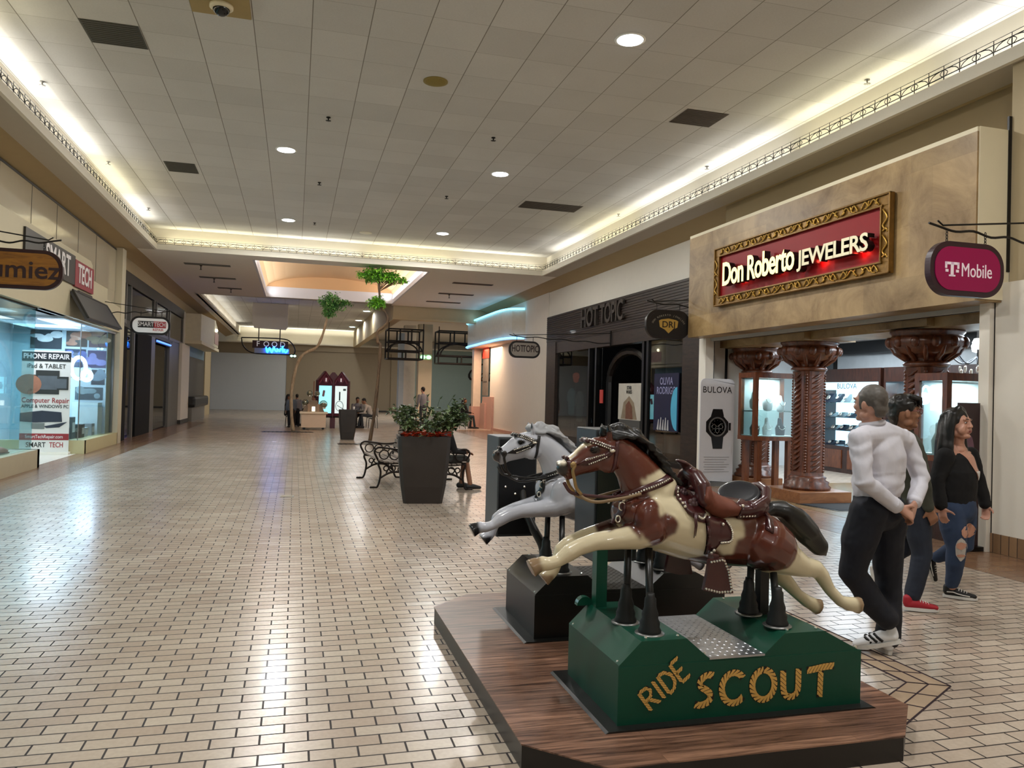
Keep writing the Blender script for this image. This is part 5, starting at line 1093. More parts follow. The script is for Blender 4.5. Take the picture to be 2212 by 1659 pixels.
t = thing('clothes_rack', 'grey clothes hanging high inside the pale blue shop', 'clothes', (-5.9, 14.7, 2.5))
b = MB(); b.cyl((-5.8, 14.2, 2.84), (-5.8, 15.9, 2.84), .012); b.build('rail', STEEL, t)
for i in range(6): y = 14.35+i*.26; MB().limb([(-5.8, y, 2.8), (-5.8, y, 2.65), (-5.8, y, 2.47)], [(.05, .10), (.07, .14), (.07, .15)], 10, (0, 1, 0)).build('garment', mat('cloth%d' % i, ['#6a7576', '#8d9a98', '#4a5254', '#9aa8a8', '#59605c', '#7c8886'][i], .8), t, True)
# phone repair shop
BOARD = mat('board_cream', '#bdb294', .55, var=.04)
b = MB(); b.prism([(13.0, 2.95), (22.75, 2.95), (22.75, 3.60), (21.25, 3.66), (21.25, 3.92), (19.72, 3.94), (19.72, 4.26), (19.55, 4.34), (13.0, 4.34)], -4.66, -4.52, 'X'); structure(b.build('wall_sign_board', BOARD))
structure(MB().box(-6.2, -4.55, 16.3, 17.9, 2.95, 3.05).box(-6.2, -4.6, 17.9, 22.7, 2.90, 2.98).build('ceiling', mat('shop_soffit', '#c6cfdd', .5)))
structure(MB().box(-4.95, -4.50, 19.45, 22.8, 0, .30).box(-6.4, -4.5, 19.40, 19.55, 0, .30).build('trim_21', mat('sill_yellow', '#c3b88d', .5, var=.05)))
structure(MB().box(-4.66, -4.65, 19.5, 22.7, .30, 2.92).build('window_5', GLASSB)); structure(MB().box(-6.0, -4.65, 19.47, 19.48, .30, 2.92).build('window_6', GLASSB))
structure(MB().box(-4.68, -4.62, 22.66, 22.76, .30, 2.95).box(-4.66, -4.645, 19.46, 19.49, .3, 2.95).build('trim_22', STEEL)); structure(MB().box(-4.62, -4.52, 22.80, 23.22, .16, 3.0).build('trim_23', WHITE))
PWALL = mat('poster_wall', '#b9c6cf', .6); structure(MB().box(-9, -4.66, 22.05, 22.1, 0, 3.3).box(-6.9, -6.85, 17.2, 22.1, 0, 3.3).build('wall_poster', PWALL))
structure(MB().box(-9, -4.66, 16.32, 22.0, 0, .003).build('floor', mat('shop_white_floor', '#e3ddd0', .3, var=.03)))
area_light('phone_shop_lamp', (-5.5, 20.0, 2.86), 1.2, 3, 130, (.78, .89, 1)); 
t = thing('shop_sign', 'wide black and red electronics sign on the cream fascia board', 'sign', (-4.5, 17.7, 3.85))
MB().box(-4.52, -4.48, 15.0, 18.12, 3.62, 4.22).build('black_panel', CHAR, t); MB().box(-4.52, -4.475, 18.12, 19.66, 3.60, 4.16).build('red_panel', mat('sign_dull_red', '#8c2f38', .5), t)
WHL = mat('letter_white', '#d8d2d0', .5); MB().text('SMART', .58, basis((-4.47, 16.9, 3.92), (0, 1, 0), (0, 0, 1)), .01, .02, 'CENTER', 0, .9).build('lettering', WHL, t); MB().text('TECH', .56, basis((-4.468, 18.88, 3.88), (0, 1, 0), (0, 0, 1)), .01, .02, 'CENTER', 0, .80).build('lettering', WHL, t)
MB().rbox(-4.52, -4.46, 18.45, 19.55, 3.32, 3.55, .02).build('small_panel', CHAR, t)
t = thing('tilted_display', 'dark grey tilted display panel under the electronics sign', 'display', (-4.4, 19.5, 2.95)); A0 = [(-4.47, 17.95, 3.50), (-4.47, 20.95, 3.48), (-4.12, 20.9, 2.93), (-4.12, 17.75, 2.93)]
b = MB(); b.add([Vector(p) for p in A0]+[Vector(p)+Vector((-.06, 0, -.05)) for p in A0], [(0, 1, 2, 3), (7, 6, 5, 4), (0, 4, 5, 1), (1, 5, 6, 2), (2, 6, 7, 3), (3, 7, 4, 0)]); b.build('screen_shell', mat('panel_slate', '#47474a', .45, var=.05), t)
b = MB()
for p, q in zip(A0, A0[1:]+A0[:1]): b.tube([p, q], .022, 6)
b.build('rim', CHAR, t); MB().box(-5.2, -4.7, 18.3, 20.0, 2.89, 2.905).build('light_strip', glow('strip_blue', '#b9dcff', 5), t)
# posters and window dressing on the end wall of the shop
PR = random.Random(11)
def print_poster(x0, x1, z0, z1, cols, label, y=22.05):
    t = thing('wall_poster', label, 'poster', ((x0+x1)/2, y, z0), 'posters on the phone shop wall'); MB().box(x0, x1, y-.012, y, z0, z1).build('sheet', mat('sheet_'+cols[0][1:]+str(int(x0*-100)), cols[0], .5, var=.35, scale=4), t)
    b = MB()
    for k in range(5):
        cx = x0+(x1-x0)*(.15+.7*PR.random()); cz = z0+(z1-z0)*(.2+.6*PR.random()); b.ball((cx, y-.013, cz), (.07+.12*PR.random(), .003, .05+.07*PR.random()), 10)
    b.build('print', mat('ink_'+cols[1][1:]+str(int(x0*-100)), cols[1], .5, var=.4), t)
print_poster(-6.4, -5.70, 2.42, 2.89, ('#232733', '#c9ced2'), 'dark phone poster high on the left of the repair shop wall')
print_poster(-5.60, -5.12, 2.50, 2.89, ('#4a3a38', '#a5725e'), 'reddish brown gadget poster high on the repair shop wall')
print_poster(-5.08, -4.67, 2.50, 2.89, ('#5a4350', '#8d7b66'), 'mauve gadget poster high at the right of the repair shop wall')
print_poster(-5.10, -4.67, 1.98, 2.42, ('#3d3560', '#7d7bb5'), 'violet poster behind the glowing ring signs')
print_poster(-5.62, -5.14, 1.98, 2.44, ('#262b4a', '#5a62a0'), 'navy poster behind the glowing letter')
print_poster(-5.0, -4.69, 1.55, 1.93, ('#2a3040', '#6f7f8f'), 'slate poster under the violet one')
print_poster(-5.36, -4.72, 1.16, 1.48, ('#3a4650', '#7f8f96'), 'grey speckled poster lowest on the repair shop wall')
RINGW = glow('sign_white', '#e2f0ff', 8)
t = thing('glowing_letter_sign', 'bright white glowing ring letters in the phone repair window', 'sign', (-4.9, 20.9, 1.4))
b = MB(); b.tube([(-5.02+.155*math.cos(a), 20.9, 1.94+.26*math.sin(a)) for a in [k*PI/14 for k in range(28)]], .042, 8, closed=True); b.build('ring', RINGW, t, True)
b = MB(); b.tube(bez([(-5.34, 20.9, 1.88), (-5.22, 20.9, 1.98), (-5.20, 20.9, 2.12), (-5.30, 20.9, 2.20), (-5.40, 20.9, 2.18)], 16), .055, 8); b.build('letter', RINGW, t, True)
b = MB()
for k in range(14): a = k*PI/7; r = .11+.02*(k % 2); b.tube([(-4.84+r*math.cos(a), 20.9, 1.76+.13*math.sin(a)), (-4.84+.05*math.cos(a+.6), 20.9, 1.76+.06*math.sin(a+.6))], .014, 6)
b.tube([(-4.84+.13*math.cos(a), 20.9, 1.76+.14*math.sin(a)) for a in [k*PI/14 for k in range(28)]], .016, 6, closed=True); b.build('burst', glow('burst_white', '#d9ecff', 4), t, True)
b = MB(); b.rbox(-5.40, -5.22, 20.88, 20.92, 1.42, 1.72, .015); b.build('lamp_panel', RINGW, t); MB().cyl((-5.0, 20.95, .3), (-5.0, 20.95, 1.7), .012).box(-5.4, -4.8, 20.94, 20.96, 1.7, 1.72).build('stand', STEEL, t)
point_light('ring_sign_light', (-4.75, 20.7, 1.8), 45, (.62, .78, 1), .2)
for i, (x, y, z, w_, h_, c, l) in enumerate(((-4.95, 20.0, .30, .16, .5, '#26292d', 'black boxed gadget on the repair window sill'), (-4.85, 20.35, .30, .2, .32, '#1b1d20', 'dark camera bag on the repair window sill'), (-4.9, 20.8, .30, .24, .22, '#b8bcc0', 'pale carton on the repair window sill'), (-4.85, 21.3, .30, .2, .3, '#8a9094', 'grey carton on the repair window sill'), (-4.85, 21.75, .30, .22, .24, '#8e4a44', 'dull red box at the far end of the repair window sill'), (-5.15, 19.8, .30, .2, .85, '#2f3338', 'tall dark gadget stand beside the roll up banner'))):
    t = thing('boxed_gadget', l, 'box', (x, y, z)); MB().rbox(x-w_/2, x+w_/2, y-.14, y+.14, z+.002, z+h_, .012).build('box', mat('gadget%d' % i, c, .5, var=.25), t); MB().box(x+w_/2, x+w_/2+.004, y-.10, y+.10, z+h_*.3, z+h_*.75).build('label', WHL, t); MB().ball((x, y-.142, z+h_*.6), (w_*.25, .006, h_*.15), 10).build('print', STEEL, t)
t = thing('display_plinth', 'white plinth box in the repair shop window', 'plinth', (-4.9, 22.2, .3)); MB().box(-5.3, -4.72, 21.55, 22.0, .003, 1.1).build('plinth', mat('plinth_white', '#c9d2d4', .5), t)
# roll-up banner at the repair shop door
t = thing('roll_up_banner', 'phone and computer repair roll up banner at the shop entrance', 'banner', (-5.2, 19.2, 0)); BX0, BX1 = -5.72, -4.76
MB().box(BX0, BX1, 19.18, 19.19, .06, 2.27).build('sheet', mat('banner_paper', '#dcd8d2', .5, var=.03), t); MB().box(BX0, BX1+.02, 19.10, 19.27, .004, .06).build('base', WHITE, t)
def bm_(z, x=-5.24): return basis((x, 19.176, z), (1, 0, 0), (0, 0, 1))
MB().box(BX0, BX1, 19.172, 19.18, 2.04, 2.24).build('header_band', mat('band_black', '#17181c', .5), t); MB().text('PHONE REPAIR', .155, bm_(2.14) @ Matrix.Translation((0, 0, .007)), .002, .018, 'CENTER', 0, .86).build('title', WHL, t)
MB().text('iPad & TABLET', .135, bm_(1.93), .002, .012, 'CENTER', 0, .9).build('lettering', CHAR, t); b = MB(); b.text('APPLE & WINDOWS PC', .10, bm_(1.05), .002, .014, 'CENTER', 0, .88); b.build('lettering', CHAR, t)
MB().text('Computer Repair', .155, bm_(1.18), .002, .012, 'CENTER', 0, .84).build('red_lettering', mat('ink_red', '#9a3434', .6), t)
b = MB(); b.rbox(-5.50, -5.36, 19.168, 19.18, 1.33, 1.74, .004); b.rbox(-5.44, -4.98, 19.166, 19.18, 1.32, 1.84, .004); b.rbox(-5.10, -4.80, 19.164, 19.18, 1.42, 1.71, .004); b.build('device_print', CHAR, t)
MB().prism([(-5.62+.25*math.cos(a)+.05, 1.53+.22*math.sin(a)) for a in [k*PI/10 for k in range(20)]], 19.160, 19.166, 'Y').build('round_print', mat('print_copper', '#a06a52', .5, var=.4, scale=9), t)
b = MB(); b.rbox(-5.40, -5.02, 19.163, 19.167, 1.42, 1.72, .002); b.rbox(-5.07, -4.83, 19.160, 19.165, 1.45, 1.66, .002); b.build('screen_print', mat('print_slate', '#595d63', .4, var=.3), t)
b = MB(); b.prism([(-5.72, .90), (-5.30, .96), (-4.92, .93), (-4.90, .72), (-5.45, .70), (-5.72, .72)], 19.168, 19.18, 'Y'); b.prism([(-5.25, .62), (-4.80, .72), (-4.95, .60), (-5.2, .58)], 19.166, 19.18, 'Y'); b.build('cable_print', mat('print_navy', '#252a38', .5, var=.3), t)
MB().rbox(-5.49, -5.24, 19.164, 19.17, .56, .69, .003).build('charger_print', STEEL, t)
MB().box(BX0, BX1, 19.172, 19.18, .32, .46).build('red_band', mat('band_red', '#8c2026', .5), t); MB().text('SmartTechRepair.com', .105, bm_(.39) @ Matrix.Translation((0, 0, .007)), .002, .008, 'CENTER', 0, .78).build('web_lettering', WHL, t)
MB().text('SMART', .155, bm_(.21, -5.40), .002, .015, 'CENTER', 0, .80).build('lettering', CHAR, t); MB().text('TECH', .155, bm_(.21, -5.0), .002, .015, 'CENTER', 0, .70).build('red_lettering', mat('ink_red2', '#a03434', .6), t)
# dark shop beyond the pillar
FR = mat('frame_grey', '#6b6964', .4, .3); FRD = mat('frame_olive', '#3a3931', .5); DKG = mat('dark_pane', '#0e0d0f', .12)
structure(MB().box(-4.80, -4.66, 23.2, 36.1, 4.44, 4.80).box(-4.80, -4.67, 23.2, 36.1, 3.20, 3.42).build('wall_dark_fascia', FRD))
for i, (y0, y1) in enumerate(((23.3, 24.2), (25.0, 28.75), (29.3, 31.7), (32.3, 35.75))):
    structure(MB().box(-4.74, -4.70, y0, y1, 3.42, 4.40).build('window_%d' % (7+i), DKG))
    structure(MB().box(-4.76, -4.66, y0-.14, y0, 3.3, 4.46).box(-4.76, -4.66, y1, y1+.14, 3.3, 4.46).box(-4.76, -4.66, y0, y1, 3.32, 3.42).build('trim_%d' % (24+i), FR))
structure(MB().box(-4.78, -4.62, 23.25, 24.3, 0, 3.2).box(-4.78, -4.64, 25.9, 28.3, 0, 3.2).build('wall_black_pier', mat('pier_black', '#0b0b0d', .75, spec=.2)))
structure(MB().box(-4.74, -4.72, 24.3, 25.9, .1, 3.2).build('window_11', GLASSD)); structure(MB().box(-4.74, -4.72, 29.0, 32.2, .05, 3.0).build('door_1', GLASSD))
structure(MB().box(-4.78, -4.64, 28.3, 29.0, 0, 3.2).box(-4.78, -4.64, 32.2, 32.9, 0, 3.2).box(-4.78, -4.66, 25.5, 25.62, 0, 3.2).build('trim_28', FR)); structure(MB().box(-4.78, -4.66, 32.9, 34.9, 0, 3.3).build('wall_grey_pier', mat('pier_grey', '#5e5d58', .4)))
structure(MB().box(-4.80, -4.55, 34.9, 37.3, .16, 3.35).box(-4.72, -4.62, 35.95, 36.2, 3.3, 4.75).build('trim_29', WHITE)); structure(MB().box(-4.81, -4.54, 34.9, 37.3, 0, .16).build('baseboard_left', CHAR))
structure(MB().box(-8, -7.95, 23, 36, 0, 3.3).box(-8, -4.8, 35.9, 36, 0, 3.3).box(-8, -4.8, 23, 36, 3.25, 3.3).build('wall_dark_room', DKW))
t = thing('blue_neon_sign', 'blue neon line over the door of the dark left shop', 'sign', (-4.6, 30.6, 3.1)); MB().tube([(-4.6, 29.1, 3.10), (-4.6, 32.1, 3.10)], .03, 8).build('tube', glow('neon_deep', '#2a6dff', 3), t); MB().box(-4.66, -4.62, 29.0, 32.2, 3.04, 3.16).build('backing', BLACK, t)
t = thing('blue_lamp', 'small round blue lamp high in the dark left shop window', 'lamp', (-5, 26.4, 2.9)); MB().ball((-4.95, 25.55, 2.95), (.1, .12, .14), 10).build('globe', glow('globe_blue', '#2b7bff', 5), t); MB().cyl((-4.95, 25.55, 3.05), (-4.95, 25.55, 3.25), .015).build('cord', BLACK, t)
t = thing('lit_window_sign', 'small pink and white lit sign in the dark left shop window', 'sign', (-5, 25, 1.9)); MB().box(-5.0, -4.98, 24.4, 25.8, 1.95, 2.3).build('face', glow('face_pinkwhite', '#ffd6d6', 1.2), t); MB().box(-5.03, -4.99, 24.35, 25.85, 1.90, 2.35).build('frame', BLACK, t)
t = thing('purple_lamp', 'violet glowing tube low in the dark left shop', 'lamp', (-5, 25, .3)); MB().box(-5.2, -5.15, 24.6, 25.2, .5, 1.0).build('tube', glow('violet_glow', '#5a4bff', 1.6), t); MB().box(-5.25, -5.1, 24.55, 25.25, .003, .5).build('base', BLACK, t)
point_light('violet_light', (-5.6, 30.5, 1.5), 4, (.35, .3, 1), .3)
# food stall with the cream canopy and its counter
t = thing('stall_canopy', 'cream boxed canopy with a slanted picture panel beyond the dark shop', 'canopy', (-4.3, 40, 3.5)); MB().prism([(36.3, 4.72), (42.5, 4.95), (43.8, 4.6), (44.2, 3.62), (36.3, 3.55)], -4.70, -4.0, 'X').build('box', mat('canopy_cream', '#d9d2b9', .5), t)
MB().box(-4.70, -3.96, 36.3, 44.3, 3.42, 3.56).build('lower_lip', CREAM, t); MB().box(-3.995, -3.98, 42.2, 44.1, 3.75, 4.35).build('picture', mat('picture_rose', '#a98a86', .5, var=.4, scale=6), t)
MB().ball((-3.97, 42.6, 4.45), .09, 10).build('lamp', glow('canopy_lamp', '#fff2cc', 5), t)
structure(MB().box(-4.80, -4.74, 37.3, 45, 0, 3.45).build('wall_stall', mat('stall_dark', '#4c463e', .5, var=.2))); structure(MB().box(-4.74, -4.72, 37.5, 44.5, 2.95, 3.45).build('trim_30', mat('stall_blue', '#6f93ad', .5)))
t = thing('stall_counter', 'grey counter with a rounded black top under the cream canopy', 'counter', (-4.5, 39.5, 0)); MB().box(-4.72, -4.4, 37.4, 42.5, 0, .62).build('base', mat('counter_grey', '#79766f', .4), t); MB().rbox(-4.72, -4.25, 37.3, 42.8, .62, 1.12, .12).build('top', BLACK, t)
for i, (y, z0, z1, c) in enumerate(((37.55, 2.0, 2.85, '#bdb4c4'), (37.6, 1.35, 1.85, '#c9c9cc'))):
    t = thing('paper_notice', ('upper lilac' if i == 0 else 'lower white')+' paper notice taped to the pillar of the food stall', 'notice', (-4.7, y, z0)); MB().box(-4.72, -4.71, y-.3, y+.5, z0, z1).build('sheet', mat('paper%d' % i, c, .7, var=.15, scale=20), t); MB().box(-4.708, -4.705, y-.2, y+.4, z0+.1, z1-.25).build('print', STEEL, t)

# ---- hanging blade signs
def pill(cx, cz, hw, hh, n=12, inset=0):
    hw -= inset; hh -= inset; r = min(hh, hw)*.88
    return arc(cx+hw-r, cz+hh-r, r, 0, 90, n)+arc(cx-hw+r, cz+hh-r, r, 90, 180, n)+arc(cx-hw+r, cz-hh+r, r, 180, 270, n)+arc(cx+hw-r, cz-hh+r, r, 270, 360, n)
def blade(label, cx, y, cz, hw, hh, face, rim, wall_x, tilt=0):
    t = thing('hanging_sign', label, 'sign', (cx, y, cz), 'oval blade signs'); s = 1 if wall_x > cx else -1
    MB().prism(pill(cx, cz, hw, hh), y-.035, y+.035, 'Y').build('rim', rim, t); MB().prism(pill(cx, cz, hw, hh, 12, .05), y-.042, y+.042, 'Y').build('face', face, t)
    zt = cz+hh; a0 = cx-s*(hw*.75); bar = zt+.13
    MB().tube(bez([(a0-s*.10, y, bar+.03), (a0, y, bar+.01)]+[(a0+(wall_x-a0)*k/8, y, bar-.012*k+.016*(-1)**k) for k in range(1, 8)]+[(wall_x, y, bar-.08)], 40), .012, 6).build('twisted_bar', IRON, t)
    MB().tube([(a0, y, bar+.06), (a0+s*.06, y, bar+.02), (wall_x, y, bar+.19)], .009, 6).build('stay', IRON, t)
    for hx in (cx-hw*.5, cx+hw*.55):
        b = MB()
        for k in range(4): z = zt+.015+k*.03; b.tube([(hx+(.010*math.cos(q*PI/4) if k % 2 else 0), y+(0 if k % 2 else .010*math.cos(q*PI/4)), z+.018*math.sin(q*PI/4)) for q in range(8)], .004, 5, closed=True)
        b.build('chain', IRON, t)
    b = MB(); b.box(min(wall_x, wall_x+s*.03), max(wall_x, wall_x+s*.03), y-.03, y+.03, bar-.16, bar+.26); b.build('wall_plate', IRON, t); return t
RIMB = mat('rim_black', '#120d0d', .4)
t = blade('magenta oval hanging sign with white lettering near the right edge', 6.09, 6.0, 2.873, .43, .255, mat('magenta', '#97084c', .45, var=.04, spec=.3), mat('rim_plum', '#2a0a1a', .4), 7.44)
M = lambda x, z, y: basis((x, y, z), (1, 0, 0), (0, 0, 1)); WL2 = mat('white_letter', '#efdfe6', .5, emit=.1)
b = MB(); b.box(5.825, 5.975, 5.952, 5.958, 2.905, 2.93); b.box(5.885, 5.915, 5.952, 5.958, 2.80, 2.93); b.box(5.865, 5.935, 5.952, 5.958, 2.795, 2.81); b.box(5.82, 5.84, 5.952, 5.958, 2.87, 2.93); b.box(5.96, 5.98, 5.952, 5.958, 2.87, 2.93); b.box(5.825, 5.855, 5.952, 5.958, 2.835, 2.86); b.box(5.945, 5.975, 5.952, 5.958, 2.835, 2.86); b.build('emblem', WL2, t)
MB().text('Mobile', .185, M(6.185, 2.858, 5.955), .004, 0, 'CENTER', 0, .72).build('lettering', WL2, t)
t = blade('orange oval hanging sign with dark lettering cut by the left edge', -3.66, 12.0, 3.105, .55, .27, wood_mat('sign_orange', '#6f430f', '#936018', 'X', 3, .5), mat('rim_maroon', '#2b0d0c', .4), -4.66)
MB().text('zumiez', .34, M(-3.64, 3.09, 11.955), .006, .012, 'CENTER', 0, 1.06).build('lettering', mat('letter_darkred', '#2a1010', .5), t)
t = blade('white oval hanging sign with black and red lettering on the left', -3.48, 21.0, 3.045, .455, .225, mat('face_white', '#dcd9d6', .5, emit=.12), RIMB, -4.6)
MB().box(-3.76, -3.40, 20.950, 20.956, 2.99, 3.15).build('black_band', CHAR, t); MB().box(-3.40, -3.12, 20.950, 20.956, 2.99, 3.15).build('red_band', mat('band_red3', '#a32c30', .5), t); MB().text('SMART', .15, M(-3.58, 3.07, 20.947), .003, .01, 'CENTER', 0, .78).build('lettering', WHL, t); MB().text('TECH', .15, M(-3.26, 3.07, 20.947), .003, .01, 'CENTER', 0, .68).build('lettering', WHL, t); MB().text('REPAIR', .08, M(-3.30, 2.94, 20.955), .003, .01, 'CENTER').build('small_lettering', mat('ink_red4', '#aa3333', .5), t)
t = blade('grey oval hanging sign with dark lettering before the white wall', 5.86, 20.0, 2.785, .43, .225, mat('face_grey', '#8b8279', .5), RIMB, 8.3)
LR = mat('letter_rust', '#2a1a1a', .5); MB().text('HOT', .25, M(5.66, 2.80, 19.955), .006, .02, 'CENTER', 0, .62).build('lettering', LR, t); MB().text('TOPIC', .25, M(6.02, 2.80, 19.955), .006, .02, 'CENTER', 0, .62).build('lettering', LR, t)
t = blade('black oval hanging sign with a gold emblem beside the jeweller', 6.617, 13.2, 2.951, .444, .267, mat('face_black', '#0e0d0e', .4), RIMB, 8.33)
GE = mat('emblem_gold', '#b59347', .4, .3); Q = lambda x, z: (6.617+(x-5.83)*1.138, 2.951+(z-2.785)*1.138)
MB().prism([Q(*p) for p in ((5.66, 2.84), (5.70, 2.86), (5.83, 2.88), (5.96, 2.86), (6.0, 2.84), (5.985, 2.74), (5.90, 2.70), (5.83, 2.64), (5.76, 2.70), (5.675, 2.74))], 13.148, 13.156, 'Y').build('emblem', GE, t)
MB().text('DRJ', .165, M(6.617, 2.942, 13.145), .003, .012, 'CENTER', 0, 1.05).build('monogram', mat('mono_dark', '#231509', .5), t)
for i, ch in enumerate('DON ROBERTO JEWELERS'):
    if ch == ' ': continue
    a = math.radians(158-i*136/19); x, z = Q(5.83+.30*math.cos(a), 2.735+.20*math.sin(a)); MB().text(ch, .047, basis((x, 13.153, z), (math.sin(a), 0, -math.cos(a)), (math.cos(a), 0, math.sin(a))), .002).build('letter', mat('letter_bronze', '#8d8578', .5) if i == 0 else bpy.data.materials['letter_bronze'], t)
# hanging food court sign
t = thing('food_sign', 'hanging sign with white FOOD letters and blue neon script', 'sign', (-1.3, 42, 4.8)); Mx = mat('sign_maroon', '#3b1418', .4)
MB().box(-2.16, -.40, 41.96, 42.05, 3.62, 4.0).build('upper_panel', Mx, t); MB().box(-2.05, -.35, 41.97, 42.04, 3.36, 3.62).build('lower_panel', mat('sign_greywhite', '#a9b3c0', .5), t)
LC = mat('letter_cream', '#d9d3cf', .5, emit=.35)
for ch, x in zip('FOOD', (-1.88, -1.48, -1.08, -.68)): MB().text(ch, .38, basis((x, 41.94, 3.82), (1, 0, 0), (0, 0, 1)), .01).build('letter', LC, t)
BN = glow('neon_royal', '#0f6cff', 8); S = [(-1.45, 3.68), (-1.38, 3.45), (-1.28, 3.66), (-1.18, 3.45), (-1.08, 3.70), (-1.02, 3.56), (-.94, 3.50), (-.88, 3.58), (-.95, 3.63), (-.86, 3.58), (-.80, 3.50), (-.76, 3.64), (-.68, 3.60), (-.66, 3.76), (-.65, 3.48), (-.56, 3.62), (-.62, 3.55), (-.50, 3.48), (-.42, 3.60), (-.46, 3.50), (-.55, 3.46)]
MB().tube(bez([(x*1.04+.02, 41.90, z*1.15-.56) for x, z in S], 80), .042, 6).build('neon_script', BN, t, True)
b = MB(); b.tube(bez([(-2.70, 42, 4.12), (-2.62, 42, 3.75), (-2.35, 42, 3.45), (-1.9, 42, 3.33), (-.9, 42, 3.33), (-.1, 42, 3.33)], 24), .03, 6); b.tube(bez([(-.1, 42, 3.33), (-.05, 42, 3.6), (-.25, 42, 3.95), (-.6, 42, 4.12), (-1.5, 42, 4.14), (-2.7, 42, 4.12)], 24), .03, 6); b.build('iron_hoop', IRON, t, True)
for x in (-1.86, -.82): MB().cyl((x, 42, 4.0), (x, 42, 5.0), .025).build('hanger', IRON, t)
MB().prism([(-2.1, 4.66), (-2.2, 4.9), (-2.2, 5.92), (-.45, 5.92), (-.45, 4.75), (-.55, 4.62)], 41.9, 42.4, 'Y').build('drop_box', FASCIA, t); point_light('neon_script_light', (-1.0, 41.6, 3.5), 4, (.12, .45, 1), .15)
t = thing('exit_light', 'small twin green exit light under the food sign hoop', 'light', (-.1, 42, 3.25)); MB().box(-.30, .02, 41.95, 42.05, 3.20, 3.33).build('housing', IRON, t)
for x in (-.22, -.06): MB().ball((x, 41.94, 3.27), (.07, .03, .055), 10).build('lens', glow('exit_ice%d' % int(-x*100), '#a5ffe0', 5), t, True)
# ================================================================= PLANTERS, BENCHES, TREES, KIOSKS IN THE CORRIDOR
PLM = mat('planter_brown', '#2d2622', .55, var=.12, scale=5)
def planter(cx, cy, wt, wb, h, rz, label):
    t = thing('tall_planter', label, 'planter', (cx, cy, 0), 'tapered planters'); c, s = math.cos(rz), math.sin(rz)
    def ring(w_, z):
        out = []
        for x, y in ((-1, -.86), (-.86, -1), (.86, -1), (1, -.86), (1, .86), (.86, 1), (-.86, 1), (-1, .86)):
            out.append((cx+(x*c-y*s)*w_/2, cy+(x*s+y*c)*w_/2, z))
        return out
    k = [(0, wb), (.25, wb+(wt-wb)*.42), (.55, wb+(wt-wb)*.74), (.85, wb+(wt-wb)*.95), (1, wt)]
    MB().rings([ring(w_, z*h) for z, w_ in k]+[ring(wt-.07, h), ring(wt-.09, h-.06)], cap=True).build('pot', PLM, t)
    MB().rings([ring(wt-.08, h-.06), ring(wt-.09, h-.03)]).build('soil', mat('soil%d' % int(cy), '#2a1a12', .9, var=.3, scale=30), t); return t
def leaf(mb, p, d, up, L, w_, fold=.25):
    d = d.normalized(); s_ = d.cross(up); s_ = s_.normalized() if s_.length > 1e-4 else Vector((1, 0, 0)); u = s_.cross(d)
    mb.add([p, p+d*L*.35+s_*w_*.5+u*fold*w_, p+d*L*.5-u*w_*.05, p+d*L*.35-s_*w_*.5+u*fold*w_, p+d*L-u*L*.15], [(0, 1, 2), (0, 2, 3), (1, 4, 2), (2, 4, 3)])
def leaf_mat(n, a, c): 
    m = mat(n, a, .45, var=.5, scale=7); return m
planter(1.82, 11.30, .74, .55, .95, math.radians(-6), 'tall tapered brown planter beside the bench, holding the leafy plant'); planter(1.66, 25.65, .56, .40, .955, 0, 'empty tall tapered brown planter between the two thin trees')
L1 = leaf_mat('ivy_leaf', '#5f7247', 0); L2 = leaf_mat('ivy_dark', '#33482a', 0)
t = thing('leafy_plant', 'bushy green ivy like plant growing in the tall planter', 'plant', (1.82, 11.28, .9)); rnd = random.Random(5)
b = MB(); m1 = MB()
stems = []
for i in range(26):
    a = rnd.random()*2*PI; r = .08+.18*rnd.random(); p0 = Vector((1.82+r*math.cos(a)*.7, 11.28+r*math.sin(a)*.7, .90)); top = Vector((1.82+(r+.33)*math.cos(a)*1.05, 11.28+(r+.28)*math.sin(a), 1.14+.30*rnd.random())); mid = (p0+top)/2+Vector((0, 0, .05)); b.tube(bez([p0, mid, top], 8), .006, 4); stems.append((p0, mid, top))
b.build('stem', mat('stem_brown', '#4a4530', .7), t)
for nm, mt, cnt in (('foliage', L1, 760), ('dark_foliage', L2, 480)):  # second batch of leaves in a darker green, spread at random
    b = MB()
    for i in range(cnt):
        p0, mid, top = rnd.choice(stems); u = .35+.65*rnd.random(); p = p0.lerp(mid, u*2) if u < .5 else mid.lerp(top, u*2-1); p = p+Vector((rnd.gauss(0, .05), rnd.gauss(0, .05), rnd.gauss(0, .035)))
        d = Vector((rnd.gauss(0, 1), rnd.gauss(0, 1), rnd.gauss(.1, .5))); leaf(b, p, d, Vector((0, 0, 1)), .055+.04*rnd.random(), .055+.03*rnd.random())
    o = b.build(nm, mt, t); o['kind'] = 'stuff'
b = MB()
for i in range(4):
    p = Vector((1.72+.14*i, 11.22, 1.38)); q = p+Vector((.05*(i-1.5), 0, .10+.03*(i % 2))); b.tube([p, q], .003, 4); leaf(b, q, Vector((.5, 0, .6)), Vector((0, 1, 0)), .07, .025)
b.build('tall_sprig', L2, t)
t = thing('red_flowers', 'band of orange red silk flowers round the planter rim', 'flowers', (1.82, 11.28, .9)); b = MB(); rnd = random.Random(8)
for i in range(220):
    x = 1.82+rnd.uniform(-.33, .33); y = 11.28+(rnd.uniform(-.34, -.22) if i % 2 else rnd.uniform(-.29, .29)); z = .945+.07*rnd.random()
    for k in range(5): a = k*2*PI/5+rnd.random(); leaf(b, Vector((x, y, z)), Vector((math.cos(a), math.sin(a), .5)), Vector((0, 0, 1)), .035, .028)
b.build('petals', mat('petal_red', '#d6431c', .6, var=.35, scale=30), t)['kind'] = 'stuff'
